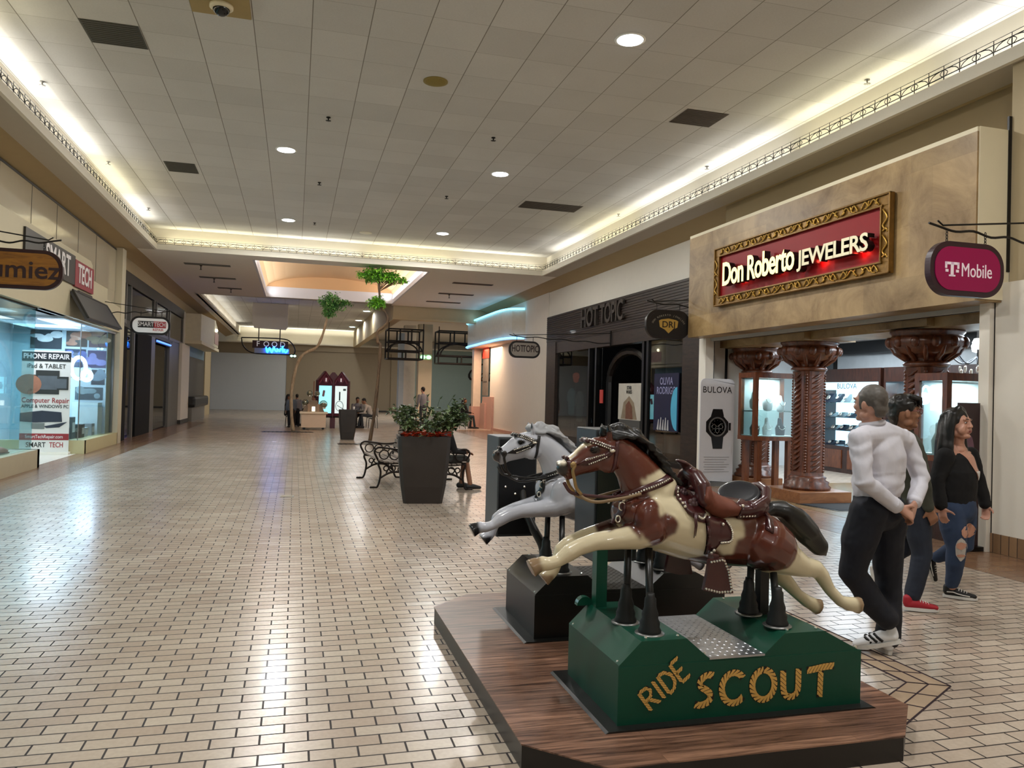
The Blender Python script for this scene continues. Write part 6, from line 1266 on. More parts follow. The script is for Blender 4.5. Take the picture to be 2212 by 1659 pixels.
t = thing('white_flowers', 'small cluster of white flowers in front of the ivy', 'flowers', (1.84, 11.0, 1.0)); b = MB()
for i in range(9):
    p = Vector((1.80+.025*(i % 4), 11.02-.02*(i % 3), 1.0+.022*(i % 5)))
    for k in range(5): a = k*2*PI/5; leaf(b, p, Vector((math.cos(a), -.3, math.sin(a))), Vector((0, -1, 0)), .024, .02)
b.build('blossom', mat('petal_white', '#dfe9ee', .6), t); MB().tube([(1.83, 11.05, .92), (1.835, 11.03, 1.03)], .004, 4).build('stem', L2, t)
t = thing('hanging_tag', 'pale plastic tag hooked in the ivy leaves', 'tag', (1.86, 10.98, 1.2)); MB().prism([(1.80, 1.17), (1.88, 1.14), (1.895, 1.24), (1.84, 1.255)], 10.93, 10.935, 'Y').build('tag', mat('tag_pale', '#b9b3a6', .6), t); MB().tube([(1.85, 10.932, 1.255), (1.865, 10.94, 1.33)], .008, 5).build('hook', mat('hook_gold', '#c9b98d', .4), t)
# cast iron park bench
SLATW = wood_mat('bench_slat', '#6d625a', '#9c9085', 'X', 3, .35, .2, None, 6); CAST = mat('cast_iron', '#20140f', .4, .4, var=.2)
def bench(label, ox, oy, rz, L):
    t = thing('park_bench', label, 'bench', (ox, oy, 0), 'cast iron park benches'); M = Matrix.Translation((ox, oy, 0)) @ Matrix.Rotation(rz, 4, 'Z')
    T = lambda x, y, z: M @ Vector((x, y, z))     # bench faces -y, length along x
    for k in range(6):
        y = -.26+.085*k; z = .44-.02*math.sin(k/5*PI)+.02*(k == 0)
        b = MB(); b.rbox(-L/2, L/2, y-.034, y+.034, z-.012, z+.012, .006, M); b.build('seat_slat', SLATW, t)
    for k in range(5):
        y = .225+.028*k; z = .52+.082*k; b = MB(); b.rbox(-L/2, L/2, y-.012, y+.012, z-.032, z+.032, .006, M @ Matrix.Rotation(0, 4, 'X')); b.build('back_slat', SLATW, t)
    for x in (-L/2+.06, L/2-.06):
        b = MB(); r = .017
        def tb(P, rr=r, n=20): b.tube([T(x, p.x, p.z) for p in bez([(u, 0, v) for u, v in P], n)], rr, 8)
        tb([(-.37, .015), (-.30, .02), (-.26, .14), (-.25, .28), (-.29, .38), (-.28, .43)]); tb([(.36, .015), (.29, .02), (.24, .14), (.20, .28), (.22, .40), (.27, .60), (.36, .88)])
        tb([(-.28, .42), (-.1, .405), (.1, .405), (.22, .42)]); tb([(-.26, .16), (-.12, .24), (0, .26), (.12, .24), (.23, .15)]); tb([(-.16, .24), (-.10, .34), (0, .36), (.10, .34), (.16, .24)], .012)
        tb([(-.28, .43), (-.33, .52), (-.36, .60), (-.30, .66), (-.18, .655), (.0, .63), (.14, .625), (.28, .64)])
        for cx, cz, rr in ((-.20, .545, .075), (-.03, .535, .075), (-.06, .32, .05), (.08, .30, .045), (.12, .54, .05), (-.16, .32, .04)): b.tube([T(x, cx+rr*math.cos(a), cz+rr*math.sin(a)) for a in [k*PI/9 for k in range(18)]], .011, 6, closed=True)
        tb([(-.42, .012), (-.33, .012)], .018, 4); tb([(.31, .012), (.40, .012)], .018, 4); b.build('cast_side', CAST, t, True)
    return t
bench('slatted park bench with black cast iron scroll ends left of the planter', 1.58, 13.62, math.radians(-86), 1.6)
bench('slatted park bench mostly hidden behind the tall planter', 2.40, 13.25, math.radians(92), 1.6)
# slim indoor trees
def tree(label, path, rads, crowns, seed, cols, base):
    t = thing('slim_tree', label, 'tree', (path[0][0], path[0][1], 0), 'thin indoor trees'); pp = bez(path, 60); n = len(pp); rs = [rads[0]+(rads[1]-rads[0])*i/(n-1)+.006*math.sin(i*.8) for i in range(n)]
    MB().tube(pp, rs, 10).build('trunk', wood_mat('bark%d' % seed, cols[0], cols[1], 'Z', 4, .7, 0, None, 3), t, True)
    rnd = random.Random(seed); br = MB(); lf = MB(); lf2 = MB()
    for (c, r, n_, att) in crowns:
        c = Vector(c)
        for k in range(5):
            e = c+Vector((rnd.uniform(-.7, .7)*r[0], rnd.uniform(-.7, .7)*r[1], rnd.uniform(-.3, .5)*r[2])); br.tube(bez([Vector(att), (Vector(att)+e)/2+Vector((0, 0, .05)), e], 8), [.018, .016, .014, .012, .010, .008, .006, .005, .004][:9] if False else .012, 5)
        for i in range(int(n_*2.4)):
            a = rnd.random()*2*PI; ph = math.acos(rnd.uniform(-1, 1)); rr = rnd.random()**.45
            cl = .8+.35*math.sin(a*3+seed)*math.sin(ph*4)
            p = c+Vector((r[0]*math.cos(a)*math.sin(ph), r[1]*math.sin(a)*math.sin(ph), r[2]*math.cos(ph)))*rr*cl
            (leaf)(lf if rnd.random() < .6 else lf2, p, Vector((rnd.gauss(0, 1), rnd.gauss(0, 1), rnd.gauss(-.1, .5))), Vector((0, 0, 1)), .08+.05*rnd.random(), .065)
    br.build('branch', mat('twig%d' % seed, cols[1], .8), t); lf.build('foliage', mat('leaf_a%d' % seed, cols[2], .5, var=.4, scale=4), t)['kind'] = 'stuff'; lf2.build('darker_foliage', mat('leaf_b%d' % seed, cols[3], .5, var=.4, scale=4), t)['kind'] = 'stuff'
    b = MB(); b.lathe([(.30, 0), (.30, .012), (.28, .02), (.001, .02)], 24, (path[0][0], path[0][1], 0)); b.build('base_plate', mat('plate%d' % seed, '#57524c', .5), t); return t
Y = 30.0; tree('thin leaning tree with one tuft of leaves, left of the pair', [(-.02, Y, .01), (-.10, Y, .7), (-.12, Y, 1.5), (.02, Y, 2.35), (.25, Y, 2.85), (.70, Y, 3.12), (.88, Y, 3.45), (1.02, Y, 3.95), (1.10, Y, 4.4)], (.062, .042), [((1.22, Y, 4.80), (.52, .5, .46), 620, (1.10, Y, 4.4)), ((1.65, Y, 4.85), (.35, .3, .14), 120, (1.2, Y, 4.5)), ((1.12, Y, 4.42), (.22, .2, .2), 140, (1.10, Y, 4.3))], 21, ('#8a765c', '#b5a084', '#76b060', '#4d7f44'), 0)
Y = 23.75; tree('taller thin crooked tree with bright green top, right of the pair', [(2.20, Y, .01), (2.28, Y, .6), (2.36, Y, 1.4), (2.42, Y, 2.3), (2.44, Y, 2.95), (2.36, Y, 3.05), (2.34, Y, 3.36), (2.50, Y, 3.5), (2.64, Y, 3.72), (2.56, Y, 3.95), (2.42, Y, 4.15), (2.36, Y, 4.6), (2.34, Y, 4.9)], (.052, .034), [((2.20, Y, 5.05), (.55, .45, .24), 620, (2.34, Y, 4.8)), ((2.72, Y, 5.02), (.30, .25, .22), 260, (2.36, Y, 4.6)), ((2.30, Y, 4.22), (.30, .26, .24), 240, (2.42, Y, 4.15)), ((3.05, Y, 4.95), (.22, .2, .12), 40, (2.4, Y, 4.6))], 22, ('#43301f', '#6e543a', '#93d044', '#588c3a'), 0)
for k, (x, y, l) in enumerate(((-.25, 29.6, 'left'), (2.1, 23.35, 'right'))):
    t = thing('floor_grate', 'dark flat tree grate in the floor at the foot of the %s thin tree' % l, 'grate', (x, y, 0)); MB().box(x-.85, x+.95, y-.25, y+.45, .0, .004).build('frame', mat('grate%d' % k, '#3d3833', .5), t)
    b = MB()
    for i in range(12): b.box(x-.8+.145*i, x-.74+.145*i, y-.2, y+.4, .004, .008)
    b.build('bar', IRON, t)
# maroon directory kiosk
MAR = mat('kiosk_maroon', '#4c1024', .4, var=.1, coat=.1); KX, KY = 1.52, 33.0
t = thing('directory_kiosk', 'maroon directory kiosk with two lit poster faces and gabled tops', 'kiosk', (KX, KY, 0)); 
MB().box(KX-.10, KX+.10, KY-.12, KY+.12, 0, 2.1).build('post', MAR, t)
for s in (-1, 1):
    ang = s*math.radians(22); M = Matrix.Translation((KX, KY, 0)) @ Matrix.Rotation(-ang if s < 0 else -ang, 4, 'Z'); x0, x1 = (-.72, -.06) if s < 0 else (.06, .68)
    b = MB(); b.prism([(x0, .50), (x1, .50), (x1, 1.95), ((x0+x1)/2, 2.34), (x0, 1.95)], -.10, .10, 'Y', M); b.build('housing', MAR, t)
    MB().box(x0+.06, x1-.06, -.115, -.10, .62, 1.74, M).build('screen', glow('screen_%d' % (s+1), '#5fd6e8' if s < 0 else '#cfe3e2', 1.1 if s < 0 else .75), t)
    b = MB(); b.tube([(x0+.05, -.12, 1.82), ((x0+x1)/2, -.12, 2.24), (x1-.05, -.12, 1.82)], .03, 6, M=M); b.lathe([(.001, .02), (.11, .02), (.13, 0)], 16, (0, 0, 0), M @ basis(((x0+x1)/2, -.12, 1.98), (1, 0, 0), (0, 0, 1))); b.build('gable_trim', mat('kiosk_rose', '#6d3144', .4), t)
    MB().box((x0+x1)/2-.025, (x0+x1)/2+.025, -.15, -.135, 1.91, 2.05, M).build('info_mark', mat('mark_white', '#e6dfe2', .5, emit=.3), t)
    b = MB()
    if s < 0: b.limb([((x0+x1)/2-.10, -.117, 1.30), ((x0+x1)/2-.06, -.117, 1.55)], [(.05, .004), (.05, .004)], 10, (1, 0, 0), M)
    else:
        cx = (x0+x1)/2-.05; b.limb([(cx, -.117, 1.15), (cx, -.117, 1.5)], [(.03, .004), (.03, .004)], 8, (1, 0, 0), M)
        b.tube([(cx+.16*math.cos(a), -.118, .92+.20*math.sin(a)) for a in [k*PI/10 for k in range(20)]], .012, 5, closed=True, M=M); b.tube([(cx-.1, -.118, .95), (cx+.25, -.118, .75)], .012, 5, M=M); b.box(x1-.22, x1-.10, -.12, -.115, 1.55, 1.63, M)
    b.build('picture', mat('picture_%d' % (s+1), '#8d6a78' if s < 0 else '#4a5456', .5), t)
    MB().box(x0, x1, -.11, .11, .44, .50, M).build('lower_rail', BLACK, t)
MB().prism([(KX-.32, 1.98), (KX+.32, 1.98), (KX+.05, 2.30), (KX-.05, 2.30)], KY+.05, KY+.25, 'Y').build('rear_gable', MAR, t)
# candy cart with glass globes
t = thing('candy_cart', 'pale pink vending cart with globes in front of the maroon kiosk', 'cart', (.73, 31.6, 0)); CP = mat('cart_pink', '#dcc3a8', .5, var=.05); CT = mat('cart_tan', '#7d6a55', .5)
MB().box(.27, 1.20, 31.45, 32.1, .09, .62).build('body', CP, t); MB().rbox(.20, 1.27, 31.38, 32.15, .62, .70, .02).build('top', mat('cart_top', '#e9d8bd', .4), t)
for x in (.38, 1.10): MB().cyl((x, 31.6, .05), (x, 31.7, .05), .05).build('wheel', BLACK, t)
b = MB(); b.prism([(.30, .70), (1.14, .70), (1.02, .95), (.90, 1.02), (.86, 1.14), (.58, 1.14), (.54, 1.02), (.42, .95)], 31.65, 32.0, 'Y'); b.build('tier', CT, t)
b = MB(); b.box(.50, .58, 31.6, 31.66, .70, 1.0); b.box(.86, .94, 31.6, 31.66, .70, 1.0); b.build('leg', mat('cart_tan2', '#a5886c', .5), t)
b = MB(); b.box(.66, .78, 31.58, 31.62, .72, .9); b.build('glow_panel', glow('cart_glow', '#fff3df', 1.5), t)
MB().box(.70, .74, 31.8, 31.84, 1.1, 1.9).build('pole', mat('cart_brown', '#7d4a2c', .5), t); GG = glass_mat('globe_glass', (.8, .85, .8), 0, .2)
for x, z, r in ((.56, 1.42, .115), (.86, 1.42, .10), (.40, 1.05, .13), (1.10, 1.0, .16)):
    MB().ball((x, 31.75, z), r, 14).build('globe', GG, t, True); MB().lathe([(r*.5, -r*1.15), (r*.62, -r*.8), (r*.4, -r*.7)], 14, (x, 31.75, z)).build('globe_base', CHROME, t, True); MB().ball((x, 31.75, z-r*.2), (r*.8, r*.8, r*.6), 10).build('candy', mat('candy%d' % int(x*100), '#8d8468', .6, var=.6, scale=40), t, True)
# cafe tables and chairs
CH = mat('chair_white', '#b9b6b0', .5); TB = mat('table_dark', '#3a3733', .3)
def cafe_table(x, y, label):
    t = thing('cafe_table', label, 'table', (x, y, 0), 'cafe tables'); MB().lathe([(.001, .72), (.42, .72), (.43, .735), (.42, .75), (.001, .75)], 20, (x, y, 0)).build('top', TB, t, True); MB().lathe([(.22, 0), (.20, .03), (.04, .06), (.035, .72), (.001, .72)], 14, (x, y, 0)).build('pedestal', IRON, t, True)
def cafe_chair(x, y, rz, label):
    t = thing('cafe_chair', label, 'chair', (x, y, 0), 'cafe chairs'); M = Matrix.Translation((x, y, 0)) @ Matrix.Rotation(rz, 4, 'Z')
    MB().rbox(-.2, .2, -.2, .2, .43, .46, .01, M).build('seat', CH, t); b = MB(); b.rbox(-.2, .2, .19, .22, .52, .86, .012, M); b.build('backrest', CH, t)
    for sx in (-1, 1):
        for sy in (-1, 1): MB().tube([M @ Vector((sx*.19, sy*.2, 0)), M @ Vector((sx*.17, sy*.17, .44))], .013, 6).build('leg', IRON, t)
        MB().tube([M @ Vector((sx*.17, .19, .44)), M @ Vector((sx*.17, .215, .84))], .012, 6).build('back_post', IRON, t)
cafe_table(2.50, 33.5, 'round cafe table right of the maroon kiosk, with people round it'); cafe_table(.36, 35.1, 'round cafe table left of the pink cart, half hidden')
cafe_chair(3.18, 33.55, math.radians(-80), 'pale cafe chair right of the round table by the kiosk'); cafe_chair(1.80, 34.1, math.radians(100), 'pale cafe chair behind the empty planter'); cafe_chair(-.15, 34.3, math.radians(90), 'pale cafe chair left of the pink cart')
cafe_chair(7.2, 34.0, math.radians(60), 'pale cafe chair beside the pink column'); cafe_table(6.5, 34.6, 'round cafe table in front of the food court columns')
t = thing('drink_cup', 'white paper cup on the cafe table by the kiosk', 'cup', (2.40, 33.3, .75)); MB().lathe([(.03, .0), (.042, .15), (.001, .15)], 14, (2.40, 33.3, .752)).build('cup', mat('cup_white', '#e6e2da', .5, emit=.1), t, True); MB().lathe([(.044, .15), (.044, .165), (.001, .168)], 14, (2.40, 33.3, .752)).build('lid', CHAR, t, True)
t = thing('floor_plate', 'small pale rectangular floor access plate in the paving', 'plate', (-.07, 11.95, 0)); MB().box(-.17, .03, 11.85, 12.05, 0, .003).build('frame', STEEL, t); MB().box(-.15, .01, 11.87, 12.03, .003, .005).build('lid', mat('plate_lid', '#9d917c', .5, var=.2), t)
# ================================================================= PEOPLE
def V(*a): return Vector(a if len(a) > 1 else a[0])
def frame3(c, f, up=(0, 0, 1)):
    f = Vector(f).normalized(); u = Vector(up); r = f.cross(u).normalized(); u = r.cross(f)
    m = Matrix((r, f, u)).transposed().to_4x4(); m.translation = c; return m          # local x right, y forward, z up
SKIN1 = mat('skin_light', '#b98a76', .45, var=.08, scale=25); SKIN2 = mat('skin_tan', '#94684f', .45, var=.08, scale=25); SKIN3 = mat('skin_rose', '#bf8d78', .42, var=.06, scale=25)
EYEW = mat('eye_white', '#b8aea6', .35); EYED = mat('eye_brown', '#1b0f0a', .1); LIP = mat('lip_rose', '#8d4a45', .4)
def head_skin(m, M, s=1.0):
    S = Matrix.Scale(s, 4); M = M @ S
    m.ball((0, -.008, .022), (.074, .093, .100), 16, M); m.limb([(0, .028, .03), (0, .036, -.02), (0, .044, -.075)], [(.064, .055), (.060, .050), (.038, .034)], 14, (1, 0, 0), M)
    m.limb([(0, .086, .025), (0, .097, -.005), (0, .101, -.015)], [.009, .011, .013], 8, None, M)
    for sx in (-1, 1):
        m.ball((sx*.012, .098, -.020), (.009, .010, .007), 8, M); m.ball((sx*.033, .077, .036), (.025, .014, .008), 8, M); m.ball((sx*.036, .066, -.018), (.022, .018, .020), 8, M); m.ball((sx*.077, -.006, -.004), (.009, .018, .031), 10, M); m.ball((sx*.044, .005, -.065), (.02, .035, .025), 8, M)
    m.ball((0, .084, -.046), (.023, .011, .006), 8, M); m.ball((0, .083, -.057), (.021, .012, .007), 8, M); m.ball((0, .071, -.088), (.024, .020, .018), 8, M)
def face_parts(root, M, body, s=1.0, lips=LIP):
    M = M @ Matrix.Scale(s, 4)
    for sx in (-1, 1):
        MB().ball((sx*.031, .0765, .014), (.0122, .008, .0062), 10, M).build('eye', EYEW, body, True); MB().ball((sx*.031, .0825, .014), (.0062, .0032, .0060), 8, M).build('iris', EYED, body, True)
    b = MB()
    for sx in (-1, 1): b.limb([(sx*.014, .092, .036), (sx*.034, .090, .042), (sx*.052, .074, .036)], [.003, .0038, .002], 6, None, M)
    b.build('eyebrow', EYED, body); b = MB(); b.ball((0, .0925, -.047), (.023, .005, .0045), 8, M); b.ball((0, .0915, -.056), (.020, .006, .0055), 8, M); b.build('lips', lips, body, True)
def hand(m, w, d, n, curl=.8, side=1, s=1.0, thumb=None):
    w = Vector(w); d = Vector(d).normalized(); n = Vector(n); n = (n-d*n.dot(d)).normalized(); a = d.cross(n)
    m.limb([w-d*.03*s, w+d*.03*s, w+d*.082*s], [(.026*s, .019*s), (.036*s, .015*s), (.039*s, .013*s)], 12, tuple(a))
    for i, L in enumerate((.066, .075, .070, .054)):
        p = w+d*.082*s+a*(i-1.5)*.0195*s; P = [p-d*.02*s, p]; ang = 0
        for k, (fr, c) in enumerate(((.45, .55), (.32, .75), (.23, .55))): ang += c*curl*(1+.08*i); p = p+(d*math.cos(ang)+n*math.sin(ang))*L*fr*s; P.append(p)
        m.limb(P, [.0095*s, .0095*s, .009*s, .0082*s, .0070*s], 8)
    t_ = Vector(thumb).normalized() if thumb else (d*.55+a*side*-.75+n*.35).normalized(); p = w+d*.022*s-a*side*.028*s
    m.limb([p-t_*.01*s, p+t_*.03*s, p+t_*.052*s+n*.008*s, p+(t_*.066+n*.020+d*.01)*s], [.014*s, .0115*s, .010*s, .008*s], 8)
def folds(amp, fx=(6, 6, 14), seed=0):
    def f(co, n):
        q = Vector((co.x*fx[0]+seed, co.y*fx[1], co.z*fx[2])); return amp*(noise.noise(q)+.5*abs(noise.noise(q*2.1))-.2)
    return f
def torso(m, J, w, sd, extra=0):
    """pelvis to collar along the spine; w = list of (t, half width, half depth) from waist to neck"""
    a, c, nk = V(J['waist']), V(J['chest']), V(J['neck']); P = []; R = []
    for t_, hw, hd in w:
        p = a.lerp(c, t_*2) if t_ < .5 else c.lerp(nk, t_*2-1); P.append(p); R.append((hw+extra, hd+extra))
    m.limb(P, R, 22, sd)
def shoe(root, name, heel, toe, up, upper, solem, stripes=None, lace=None, s=1.0):
    heel, toe = V(heel), V(toe); L = (toe-heel).length; M = frame3(heel, toe-heel, up); k = L/.29
    m = MB(); m.limb([(0, .03, .052), (0, .09, .058), (0, .15, .050), (0, .21, .040), (0, .268, .033)], [(.034*s, .036), (.037*s, .042), (.041*s, .036), (.046*s, .028), (.036*s, .022)], 14, (1, 0, 0), M @ Matrix.Scale(k, 4)); m.limb([(0, .03, .06), (0, .035, .10)], [(.034, .034), (.036, .038)], 12, (1, 0, 0), M @ Matrix.Scale(k, 4))
    o = fuse(m, name, .0065, upper, root, 3)
    pts = []
    for i in range(20):
        a = 2*PI*i/20; yy = .145+.15*math.cos(a); ww = .036+.012*math.sin(max(0, min(1, (yy-.05)/.2))*PI*.75); pts.append((ww*math.sin(a)*1.04*s, yy))
    MB().prism(pts, .0, .026, 'Z', M @ Matrix.Scale(k, 4)).build('sole', solem, o)
    if stripes:
        b = MB()
        for i in range(3):
            for sx in (-1, 1): b.limb([(sx*.043, .10+.035*i, .036), (sx*.041, .125+.033*i, .066), (sx*.022, .140+.030*i, .087-.006*i)], [(.004, .009)]*3, 8, (1, 0, 0), M @ Matrix.Scale(k, 4))
        b.build('stripe', stripes, o, True)
    if lace:
        b = MB()
        for i in range(4): b.limb([(-.026, .13+.022*i, .080-.006*i), (0, .135+.022*i, .096-.008*i), (.026, .13+.022*i, .080-.006*i)], [.0045]*3, 6, None, M @ Matrix.Scale(k, 4))
        b.build('lace', lace, o, True)
    return o
def wave(root, heel, toe, up, m_, par):
    L = (V(toe)-V(heel)).length; M = frame3(heel, V(toe)-V(heel), up) @ Matrix.Scale(L/.29, 4); b = MB()
    for sx in (-1, 1): b.limb([(sx*.034, .03, .058), (sx*.040, .08, .062), (sx*.043, .12, .050), (sx*.046, .17, .042), (sx*.042, .22, .036)], [(.004, .006)]*5, 6, (1, 0, 0), M)
    b.build('side_stripe', m_, par, True)
# ---- man in the white shirt, seen from behind, hands clasped behind his back
J = dict(head=(3.448, 4.095, 1.574), neck=(3.474, 4.103, 1.452), shL=(3.325, 4.03, 1.372), elL=(3.300, 3.965, 1.118), wrL=(3.560, 3.965, .952), shR=(3.795, 4.18, 1.352), elR=(3.868, 4.12, 1.110), wrR=(3.735, 4.035, .962), chest=(3.560, 4.125, 1.250), waist=(3.545, 4.135, 1.035),
         hipL=(3.45, 4.09, .90), hipR=(3.655, 4.16, .90), knL=(3.405, 4.16, .518), anL=(3.655, 4.125, .180), knR=(3.690, 4.185, .497), anR=(3.690, 4.17, .095))
man = thing('person', 'grey haired person in white shirt and navy trousers, hands clasped behind the back', 'person', (3.62, 4.15, 0))
sd = (.93, .36, 0); HF = frame3(J['head'], (-.30, .95, .02))
m = MB(); head_skin(m, HF, .99); m.limb([J['head'], J['neck'], J['chest']], [(.058, .058), (.060, .058), (.09, .07)], 14); torso(m, J, [(0, .12, .08), (.5, .13, .08), (.8, .13, .07)], sd)
m.limb([J['shL'], J['elL'], J['wrL']], [.045, .038, .028], 12); m.limb([J['shR'], J['elR'], J['wrR']], [.045, .038, .028], 12)
m.limb([V(J['shL']), V(J['shR'])], [.045, .045], 12)
hand(m, (3.575, 3.958, .944), (.88, -.02, -.47), (.35, .45, -.55), 1.15, -1, 1.04, (.75, -.35, .2)); hand(m, (3.722, 4.015, .955), (-.62, -.42, -.66), (-.5, .5, -.25), 1.45, 1, 1.0, (-.55, -.55, .1))
body = fuse(m, 'body', .0065, SKIN1, man, 3); face_parts(man, HF, body, .99)
HAIRG = mat('hair_grey', '#56504b', .5, var=.35, scale=30); m = MB(); MH = HF @ Matrix.Scale(.99, 4)
m.ball((0, -.020, .040), (.080, .092, .092), 18, MH); m.limb([(0, -.070, .02), (0, -.078, -.03), (0, -.072, -.062)], [(.070, .028), (.064, .026), (.052, .018)], 14, (1, 0, 0), MH)
for sx in (-1, 1): m.limb([(sx*.070, .0, .05), (sx*.072, .012, .0), (sx*.071, .012, -.025)], [(.012, .03), (.010, .022), (.006, .012)], 8, (1, 0, 0), MH)
fuse(m, 'hair', .006, HAIRG, body, 2, .5, lambda co, n: .0018*noise.noise(co*70))
SHIRT = mat('white_shirt', '#d3d2dc', .75, var=.04, scale=9, bump=1.0, stretch=(1, 1, .45)); m = MB()
torso(m, J, [(-.02, .168, .130), (.08, .182, .142), (.25, .185, .140), (.5, .192, .138), (.72, .185, .120), (.88, .12, .085), (.97, .070, .066)], sd)
m.limb([V(J['shL'])+V(.03, .01, .005), V(J['shL']).lerp(V(J['shR']), .5)+V(-.01, -.0, .03), V(J['shR'])+V(-.03, -.01, .005)], [.068, .085, .068], 14)
m.limb([J['shL'], V(J['shL']).lerp(V(J['elL']), .5), J['elL'], V(J['elL']).lerp(V(J['wrL']), .5), V(J['elL']).lerp(V(J['wrL']), .93)], [.068, .062, .056, .050, .042], 14)
m.limb([J['shR'], V(J['shR']).lerp(V(J['elR']), .5), J['elR'], V(J['elR']).lerp(V(J['wrR']), .5), V(J['elR']).lerp(V(J['wrR']), .93)], [.068, .061, .055, .049, .041], 14)
def shirt_f(co, n):
    q = Vector((co.x*5, co.y*5, co.z*4)); v = .010*math.sin(34*(co.x*.9+co.y*.3)+9*noise.noise(q))*(.35+.65*noise.noise(q*.8+Vector((3, 1, 2)))) if co.x < 3.75 and co.z > 1.06 else 0
    a = .009*math.sin(70*(co.z*.9-co.x*.25)+6*noise.noise(Vector((co.x*7, co.y*7, co.z*7)))) if (co.x > 3.74 or co.z < 1.16 or co.x < 3.36) else 0
    return v*.45+a*.32+.003*noise.noise(co*14)
sh = fuse(m, 'shirt', .0085, SHIRT, man, 3, .5, shirt_f)
m = MB(); c0 = V(J['neck']); m.tube([c0+V(.064*math.cos(a), .064*math.sin(a), .006+.012*math.sin(a+2.0)) for a in [k*PI/10 for k in range(20)]], .016, 8, closed=True); m.build('collar', SHIRT, sh, True)
for w_, e_ in (('wrL', 'elL'), ('wrR', 'elR')):
    p = V(J[e_]).lerp(V(J[w_]), .82); q = V(J[e_]).lerp(V(J[w_]), .99); MB().tube([p, q], [.046, .042], 16).build('cuff', SHIRT, sh, True)
NAVY2 = mat('navy_trousers', '#10131f', .8, var=.15, scale=12); m = MB()
m.limb([V(J['waist'])+V(0, 0, .02), V(J['waist'])+V(.0, .0, -.06), (3.555, 4.135, .90)], [(.158, .122), (.168, .132), (.170, .140)], 20, sd)
m.limb([V(J['hipL'])+V(0, 0, .02), V(J['hipL']).lerp(V(J['knL']), .5)+V(-.015, .0, 0), J['knL'], V(J['knL']).lerp(V(J['anL']), .5)+V(-.01, 0, .0), V(J['anL'])+V(-.02, 0, .05)], [.118, .105, .086, .080, .070], 16)
m.limb([V(J['hipR'])+V(0, 0, .02), V(J['hipR']).lerp(V(J['knR']), .5), J['knR'], V(J['knR']).lerp(V(J['anR']), .5), V(J['anR'])+V(0, 0, .0)], [.118, .104, .085, .080, .074], 16)
tr_ = fuse(m, 'trousers', .010, NAVY2, man, 4, .5, folds(.010, (7, 7, 9), 3)); 
m = MB(); m.limb([V(J['waist'])+V(0, 0, -.008), V(J['waist'])+V(0, 0, .018)], [(.162, .126), (.160, .124)], 24, sd); m.build('belt', mat('belt_black', '#120d0d', .3), tr_, True)
WSH = mat('shoe_white', '#e4e6ea', .5, var=.04); SOLE = mat('sole_dark', '#23201f', .6); SOLW = mat('sole_white', '#d6d4d0', .5)
shoe(man, 'shoe', (3.705, 4.085, .085), (3.500, 4.262, .006), (0, 0, 1), WSH, SOLW, BLACK, None, 1.1); shoe(man, 'shoe', (3.655, 4.115, .004), (3.735, 4.38, .004), (0, 0, 1), WSH, SOLW, BLACK, None, 1.1)
# ---- young person with glasses, mostly behind the man, walking right
J = dict(head=(4.545, 5.02, 1.515), neck=(4.575, 5.05, 1.372), shN=(4.545, 4.915, 1.262), shF=(4.72, 5.20, 1.255), elN=(4.575, 4.86, 1.005), wrN=(4.640, 4.86, .795), elF=(4.80, 5.24, 1.01), wrF=(4.93, 5.2, .83), chest=(4.640, 5.055, 1.115), waist=(4.660, 5.06, .88), hipN=(4.63, 4.98, .77), hipF=(4.70, 5.13, .77), kn1=(4.690, 4.97, .43), an1=(4.630, 4.99, .10), kn2=(4.690, 5.18, .42), an2=(4.560, 5.31, .262))
boy = thing('person', 'dark haired person with glasses and olive hoodie walking right behind the man in white', 'person', (4.66, 5.02, 0)); sd = (.26, .965, 0)
HF = frame3(J['head'], (.93, -.36, .03)); m = MB(); head_skin(m, HF, 1.10); m.limb([J['head'], J['neck'], J['chest']], [(.055, .055), (.055, .055), (.08, .07)], 14); torso(m, J, [(0, .10, .08), (.5, .11, .08), (.8, .11, .07)], sd); m.limb([J['shN'], J['elN'], J['wrN']], [.042, .036, .027], 12); m.limb([J['shF'], J['elF'], J['wrF']], [.042, .036, .027], 12); m.limb([J['shN'], J['shF']], [.04, .04], 10)
hand(m, J['wrN'], (.45, -.08, -.85), (.3, .9, 0), .6, 1); hand(m, J['wrF'], (.5, -.1, -.8), (.2, -.9, 0), .6, -1)
body = fuse(m, 'body', .0065, SKIN2, boy, 3); face_parts(boy, HF, body, 1.10); MH = HF @ Matrix.Scale(1.10, 4)
HAIRB = mat('hair_black', '#12100f', .35, var=.4, scale=30); m = MB(); m.ball((0, -.018, .058), (.086, .096, .082), 18, MH); m.limb([(0, -.065, .04), (0, -.080, -.02), (0, -.070, -.075)], [(.076, .036), (.068, .032), (.046, .018)], 14, (1, 0, 0), MH)
for k in range(9):
    x = -.07+.0175*k; m.limb([(x*.8, .02, .12), (x, .078, .098-.01*(k % 2)), (x*1.05, .088, .064-.012*(k % 3))], [.022, .020, .008], 8, None, MH)
for sx in (-1, 1): m.limb([(sx*.078, .01, .07), (sx*.080, .018, .02)], [(.014, .032), (.008, .014)], 8, (1, 0, 0), MH)
fuse(m, 'hair', .006, HAIRB, body, 2, .5, lambda co, n: .004*noise.noise(co*40))
b = MB()
for sx in (-1, 1): b.tube([MH @ Vector((sx*.033+.024*math.cos(a), .100, .014+.019*math.sin(a))) for a in [k*PI/8 for k in range(16)]], .003, 6, closed=True); b.tube([MH @ Vector((sx*.057, .098, .018)), MH @ Vector((sx*.080, .0, .018))], .0028, 6)
b.tube([MH @ Vector((-.009, .102, .018)), MH @ Vector((.009, .102, .018))], .003, 6); b.build('glasses', mat('glasses_rose', '#8d5a63', .25, .3), body)
